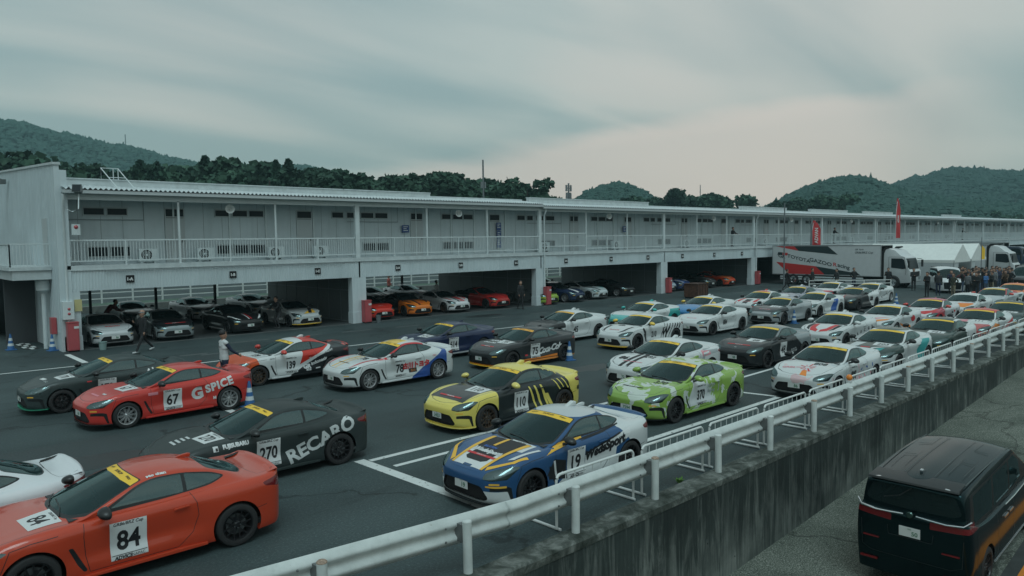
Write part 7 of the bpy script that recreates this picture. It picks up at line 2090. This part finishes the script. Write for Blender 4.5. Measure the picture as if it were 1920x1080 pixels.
def figure_mesh(J, k, vox=.02, fingers=True):
    """one continuous body: capsules fused by a voxel remesh, then coloured by the nearest limb
    slots: 0 skin, 1 top, 2 trousers, 3 shoes, 4 sleeves"""
    segs = []
    def S(a, b, r1, r2, m, fx=1.0): segs.append((J[a] if isinstance(a, str) else a, J[b] if isinstance(b, str) else b, r1 * k, r2 * k, m, fx))
    hd = J['head']; nk = J['neckb']
    S('neckb', hd + V3(0, 0, -.03) * k, .052, .055, 0)
    S(hd + V3(-.005, 0, .0) * k, hd + V3(-.012, 0, .070) * k, .096, .104, 0); S(hd + V3(.025, 0, -.055) * k, hd + V3(.045, 0, -.01) * k, .060, .068, 0)
    S(hd + V3(.088, 0, .015) * k, hd + V3(.104, 0, -.008) * k, .011, .014, 0)
    for s in (-1, 1): S(hd + V3(-.01, .086 * s, .0) * k, hd + V3(-.01, .088 * s, .035) * k, .014, .018, 0)
    S(hd + V3(.055, -.02, -.045) * k, hd + V3(.055, .02, -.045) * k, .040, .040, 0)
    c, w, h = J['chest'], J['waist'], J['hip']
    for s in (-1, 1):
        y = V3(0, .075 * s, 0) * k
        S(c + y + V3(0, 0, .06) * k, w + y, .105, .092, 1); S(w + y, h + y + V3(0, 0, .02) * k, .093, .105, 1)
        S(nk + V3(0, .07 * s, -.05) * k, c + y * 1.3, .085, .105, 1)
        S(h + y + V3(0, 0, -.03) * k, h + y * 1.05 + V3(0, 0, -.10) * k, .103, .092, 2)
    S(nk + V3(0, 0, -.04) * k, c, .085, .125, 1); S(c, h, .118, .112, 1)
    for n, s in (('l', 1), ('r', -1)):
        S('sh' + n, nk + V3(0, .06 * s, -.02) * k, .066, .072, 1)
        S('sh' + n, 'el' + n, .062, .047, 4); S('el' + n, 'wr' + n, .046, .032, 4)
        d = (J['wr' + n] - J['el' + n]).normalized(); hp = J['wr' + n] + d * .045 * k; e = J['wr' + n] + d * .075 * k
        S('wr' + n, hp, .026, .032, 0); S(hp, e, .032, .026, 0)
        if fingers:
            side = d.cross(V3(0, 1, 0)); side = side.normalized() if side.length > .1 else V3(1, 0, 0)
            for q, ln in enumerate((.062, .070, .066, .052)):
                b0 = e + side * ((q - 1.5) * .0175) * k; m0 = b0 + (d * ln * .55 + V3(0, -s * .006, 0)) * k; t0 = m0 + (d * ln * .42 + V3(0, -s * .022, 0)) * k
                S(b0, m0, .0105, .0098, 0); S(m0, t0, .0098, .0085, 0)
            th = hp + side * .034 * k; S(th, th + (side * .022 + d * .045) * k, .0125, .0095, 0)
        S('hp' + n, 'kn' + n, .086, .060, 2); S('kn' + n, 'an' + n, .060, .042, 2)
        S(J['an' + n] + V3(-.035, 0, -.045) * k, J['to' + n] + V3(0, 0, -.005) * k, .042, .036, 3)
    bm = bmesh.new()
    for a, b, r1, r2, m, fx in segs:
        d = b - a; L_ = max(d.length, 1e-4); q = d.to_track_quat('Z', 'Y') if d.length > 1e-5 else Vector((0, 0, 1)).to_track_quat('Z', 'Y')
        res = bmesh.ops.create_uvsphere(bm, u_segments=14, v_segments=10, radius=1)
        for v in res['verts']:
            z = v.co.z; r_ = r1 if z < 0 else r2
            if abs(z) < 1e-6: r_ = (r1 + r2) / 2
            p = Vector((v.co.x * r_, v.co.y * r_, z * r_ + (0 if z < 0 else L_)))
            if abs(z) < 1e-6: p.z = L_ / 2
            v.co = a + (q @ p)
    me = bpy.data.meshes.new('body'); bm.to_mesh(me); bm.free()
    ob = bpy.data.objects.new('tmp', me); COL.objects.link(ob)
    md = ob.modifiers.new('r', 'REMESH'); md.mode = 'VOXEL'; md.voxel_size = vox; md.use_smooth_shade = True
    sm = ob.modifiers.new('s', 'SMOOTH'); sm.factor = .5; sm.iterations = 2
    dg = bpy.context.evaluated_depsgraph_get(); out = bpy.data.meshes.new_from_object(ob.evaluated_get(dg))
    bpy.data.objects.remove(ob); bpy.data.meshes.remove(me)
    cen = np.array([p.center for p in out.polygons]).reshape(-1, 3); best = np.full(len(cen), 1e9); mi = np.zeros(len(cen), int)
    for a, b, r1, r2, m, fx in segs:
        a_, b_ = np.array(a), np.array(b); d = b_ - a_; t = np.clip(((cen - a_) @ d) / max(d @ d, 1e-9), 0, 1)
        ds = np.linalg.norm(cen - (a_ + t[:, None] * d), axis=1) - (r1 + (r2 - r1) * t)
        u = ds < best; best[u] = ds[u]; mi[u] = m
    # clean hem lines
    out.name = 'body'
    for s_ in range(5): out.materials.append(None if False else M_SKIN)
    out.polygons.foreach_set('material_index', mi.tolist()); out.polygons.foreach_set('use_smooth', [True] * len(mi))
    return out
def hair_mesh(J, k, style='short'):
    bm = bmesh.new(); bmesh.ops.create_uvsphere(bm, u_segments=18, v_segments=12, radius=1); hd = J['head']
    for v in bm.verts:
        co = v.co.copy()
        r_ = Vector((.120, .108, .112)) * k
        p = Vector((co.x * r_.x, co.y * r_.y, co.z * r_.z)) * (1 + .04 * math.sin(co.x * 17) * math.sin(co.y * 13 + 1))
        c = hd + V3(-.018, 0, .065) * k
        if co.z < -.15: p.z *= .55
        if co.x > .35 and co.z < .45: p.x *= .70; p.z += .02 * k
        v.co = c + p
    return bm_object(bm, 'hair', [M_HAIR], angle=None)
def cap_mesh(J, k, m):
    mb = MB(); hd = J['head'] + V3(-.01, 0, .07) * k
    mb.lathe([(0, .085 * k), (.06 * k, .072 * k), (.095 * k, .03 * k), (.104 * k, -.01 * k)], 18, 'Z', tuple(hd))
    a = [(.08 + .10 * math.cos(t) + 0, .085 * math.sin(t)) for t in np.linspace(-1.45, 1.45, 9)]
    mb.prism([(hd.x + x * k, hd.y + y * k) for x, y in a], hd.z - .012 * k, hd.z - .002 * k, 'XY')
    return mb.mesh('cap', [m], smooth=True, angle=50)
CL = {n: plain('cloth_' + n, c, .85) for n, c in dict(black=(.014, .015, .017), charcoal=(.035, .037, .04), navy=(.018, .026, .055), white=(.52, .54, .55), grey=(.16, .17, .18), olive=(.055, .06, .045), blue=(.04, .12, .28), red=(.35, .05, .05), salmon=(.55, .16, .13), brown=(.07, .045, .03), denim=(.06, .09, .14), teal=(.05, .13, .13), khaki=(.20, .18, .13), maroon=(.12, .025, .03), shoe=(.05, .05, .05), pale=(.36, .38, .38)).items()}
PV = {}
def get_variant(key, **kw):
    if key not in PV:
        fing = kw.pop('fingers', False); vox = kw.pop('vox', .028)
        J, k = pose_pts(**kw); PV[key] = (figure_mesh(J, k, vox, fing), hair_mesh(J, k), J, k)
    return PV[key]
def person(key, x, y, rotz, label, top='black', legs='black', sleeves=None, shoes='shoe', scale=1.0, group=None, cap=None, bag=None, hair=True, z=0, skin=None, **kw):
    me, hm, J, k = get_variant(key, **kw)
    o = link('person', me); o.location = (x, y, z); o.rotation_euler = (0, 0, rotz); o.scale = (scale,) * 3
    for i, m in ((0, M_SKIN), (1, CL[top]), (2, CL[legs]), (3, CL[shoes]), (4, CL[sleeves or top])):
        o.material_slots[i].link = 'OBJECT'; o.material_slots[i].material = m
    tag(o, label, 'person', group)
    if hair and not cap: link('hair', hm, o)
    if cap: link('cap', cap_mesh(J, k, CL[cap]), o)
    return o, J, k
# the man by car 139: white and navy team jacket, hand on the bonnet
o, J, k = person('near_reach', 8.75, 22.35, R(2), 'person in white and navy team jacket with a hand on the bonnet of car 139', 'white', 'navy', 'navy', vox=.014, fingers=True, arms='reach', h=1.74)
mb = MB(); c = J['chest']; w = J['waist']
put_text(mb, 'STAFF', (c.x - .135, c.y, c.z + .02), (0, -1, 0), (0, 0, 1), .07, bold=.002)
mb.build('back_print', [M_INK], o, fixn=False)
# the walker in front of the first garage
o, J, k = person('near_walk', 9.55, 32.9, R(200), 'person in dark clothes and cap striding past the first garage looking at a phone', 'black', 'black', None, 'white', vox=.014, fingers=True, step=.55, arms='phone', h=1.74, cap='grey')
mb = MB(); wr = J['wrr']; mb.box(wr.x + .04, wr.x + .055, wr.y - .035, wr.y + .035, wr.z + .02, wr.z + .17)
ph = mb.build('phone', [M_DARK], None); ph.matrix_world = o.matrix_world.copy(); ph.location = o.location; ph.rotation_euler = o.rotation_euler; tag(ph, 'dark phone held by the striding walker in the cap', 'phone')
o, J, k = person('garage_stand', 32.75, 34.6, R(-100), 'person in black standing by the third red cabinet', 'black', 'black', None, 'shoe', vox=.018, fingers=True, step=.12, arms='down', h=1.74)
person('bend', 10.6, 42.4, R(-30), 'person in a dark red shirt leaning over a car in the first garage', 'maroon', 'black', 'maroon', bend=.85, arms='forward', h=1.72)
person('stand_b', 17.25, 36.6, R(200), 'person in black crouching between two cars in the first garage', 'black', 'charcoal', crouch=.45, arms='forward', bend=.3, h=1.7)
person('stand_c', 33.1, 50.3, R(-60), 'person in a salmon top and green cap behind the second garage', 'salmon', 'black', cap='teal', arms='down', h=1.7)
person('stand_d', 31.0, 41.2, R(-60), 'person in white half hidden between two cars in the second garage', 'white', 'black', arms='down', h=1.65)
poses = {'a': dict(arms='down'), 'b': dict(arms='crossed'), 'c': dict(arms='hips'), 'd': dict(arms='phone', step=.05), 'e': dict(arms='down', step=.42), 'f': dict(arms='forward', bend=.12)}
GP = 'people standing behind the cars'
WK = [(1462, 58.4, 29.6, 'e', -40, 'black', 'black', 'person in black striding past the rear end of the white truck'), (0, 60.2, 28.3, 'a', -90, 'black', 'charcoal', 'person in black in shade by the truck rear, right of the striding one'),
      (0, 61.6, 26.9, 'e', 150, 'charcoal', 'khaki', 'person with pale trousers walking below the red wedge of the truck'), (0, 62.6, 25.9, 'c', -120, 'black', 'navy', 'person in black below the joint of the red and black wedges'),
      (0, 63.7, 23.6, 'd', 200, 'black', 'black', 'person in black under the tip of the black wedge of the truck'), (0, 63.8, 21.7, 'b', -150, 'black', 'black', 'dark haired person in black just left of the truck cab wheel'),
      (0, 57.6, 18.7, 'b', 160, 'black', 'black', 'person in black beside the far cone, leftmost before the white van'), (0, 59.6, 18.6, 'a', 10, 'charcoal', 'navy', 'person in charcoal close behind the leftmost person before the white van'), (0, 61.4, 18.3, 'd', 200, 'navy', 'black', 'person in navy right of the pair before the white van'),
      (0, 57.2, 16.9, 'c', 150, 'olive', 'khaki', 'person in olive top and pale trousers before the white van'), (0, 59.3, 16.6, 'a', -30, 'grey', 'black', 'person in grey behind the olive topped person'), (0, 59.0, 16.0, 'b', 170, 'black', 'black', 'tall person in black between the white van and the tent corner'), (0, 61.0, 16.4, 'a', 40, 'black', 'denim', 'person in black and jeans carrying a bag by the tent corner')]
for (_, x, y, ps, dg_, tp, lg, lb) in WK:
    person(ps, x, y, R(dg_), lb, tp, lg, group=GP, **poses[ps])
rows = [('front row', 55.0, 6), ('second row', 56.4, 9), ('third row', 57.8, 10), ('fourth row', 59.2, 10), ('back row', 60.8, 10)]
cols = ['black', 'charcoal', 'navy', 'black', 'olive', 'black', 'grey', 'blue', 'black', 'charcoal', 'brown', 'navy', 'maroon', 'black']
rp = random.Random(5); ci = 0
for rn, D, n in rows:
    for i in range(n):
        # rows run across the view: from the tent corner towards the right edge
        lat = D * .600 + (.15 if rn != 'front row' else .5) + .47 * i + rp.uniform(-.12, .12); dd = D + rp.uniform(-.35, .35)
        X = .6791 * dd + .7335 * lat; Y = .7341 * dd - .6796 * lat
        tp = cols[ci % len(cols)]; ci += rp.choice([1, 2, 3]); ps = rp.choice('abcdf')
        if rn == 'front row' and i == 2: tp = 'white'
        person(ps, X, Y, R(rp.uniform(100, 330)), f'person in {tp}, {words[i]} from left in the {rn} of the crowd', tp, rp.choice(['black', 'black', 'charcoal', 'denim', 'navy', 'khaki']), scale=rp.uniform(.88, 1.06), group='people of the crowd', cap=None, **poses[ps])
for k, (X, lb) in enumerate([(60.9, 'person leaning at the gallery railing above the truck box'), (82, 'dark seated figure behind the gallery railing near the thin flag'), (126, 'far figure at the gallery railing')]):
    person('gal', X, 36.2, R(-90), lb, 'black', 'black', z=3.6, arms='forward', bend=.2, h=1.68)
# ------------------------------------------------------------------ air
t = bpy.data.materials.new('haze_air'); t.use_nodes = True; N = t.node_tree.nodes; N.clear()
out = N.new('ShaderNodeOutputMaterial'); pv = N.new('ShaderNodeVolumePrincipled'); pv.inputs['Color'].default_value = HAZE_COL; pv.inputs['Density'].default_value = HAZE_D; pv.inputs['Anisotropy'].default_value = .0
t.node_tree.links.new(pv.outputs[0], out.inputs['Volume'])
mb = MB(); mb.box(-420, 1180, -320, 1320, -5.2, 185)
hz = mb.build('haze', [t]); hz['kind'] = 'stuff'
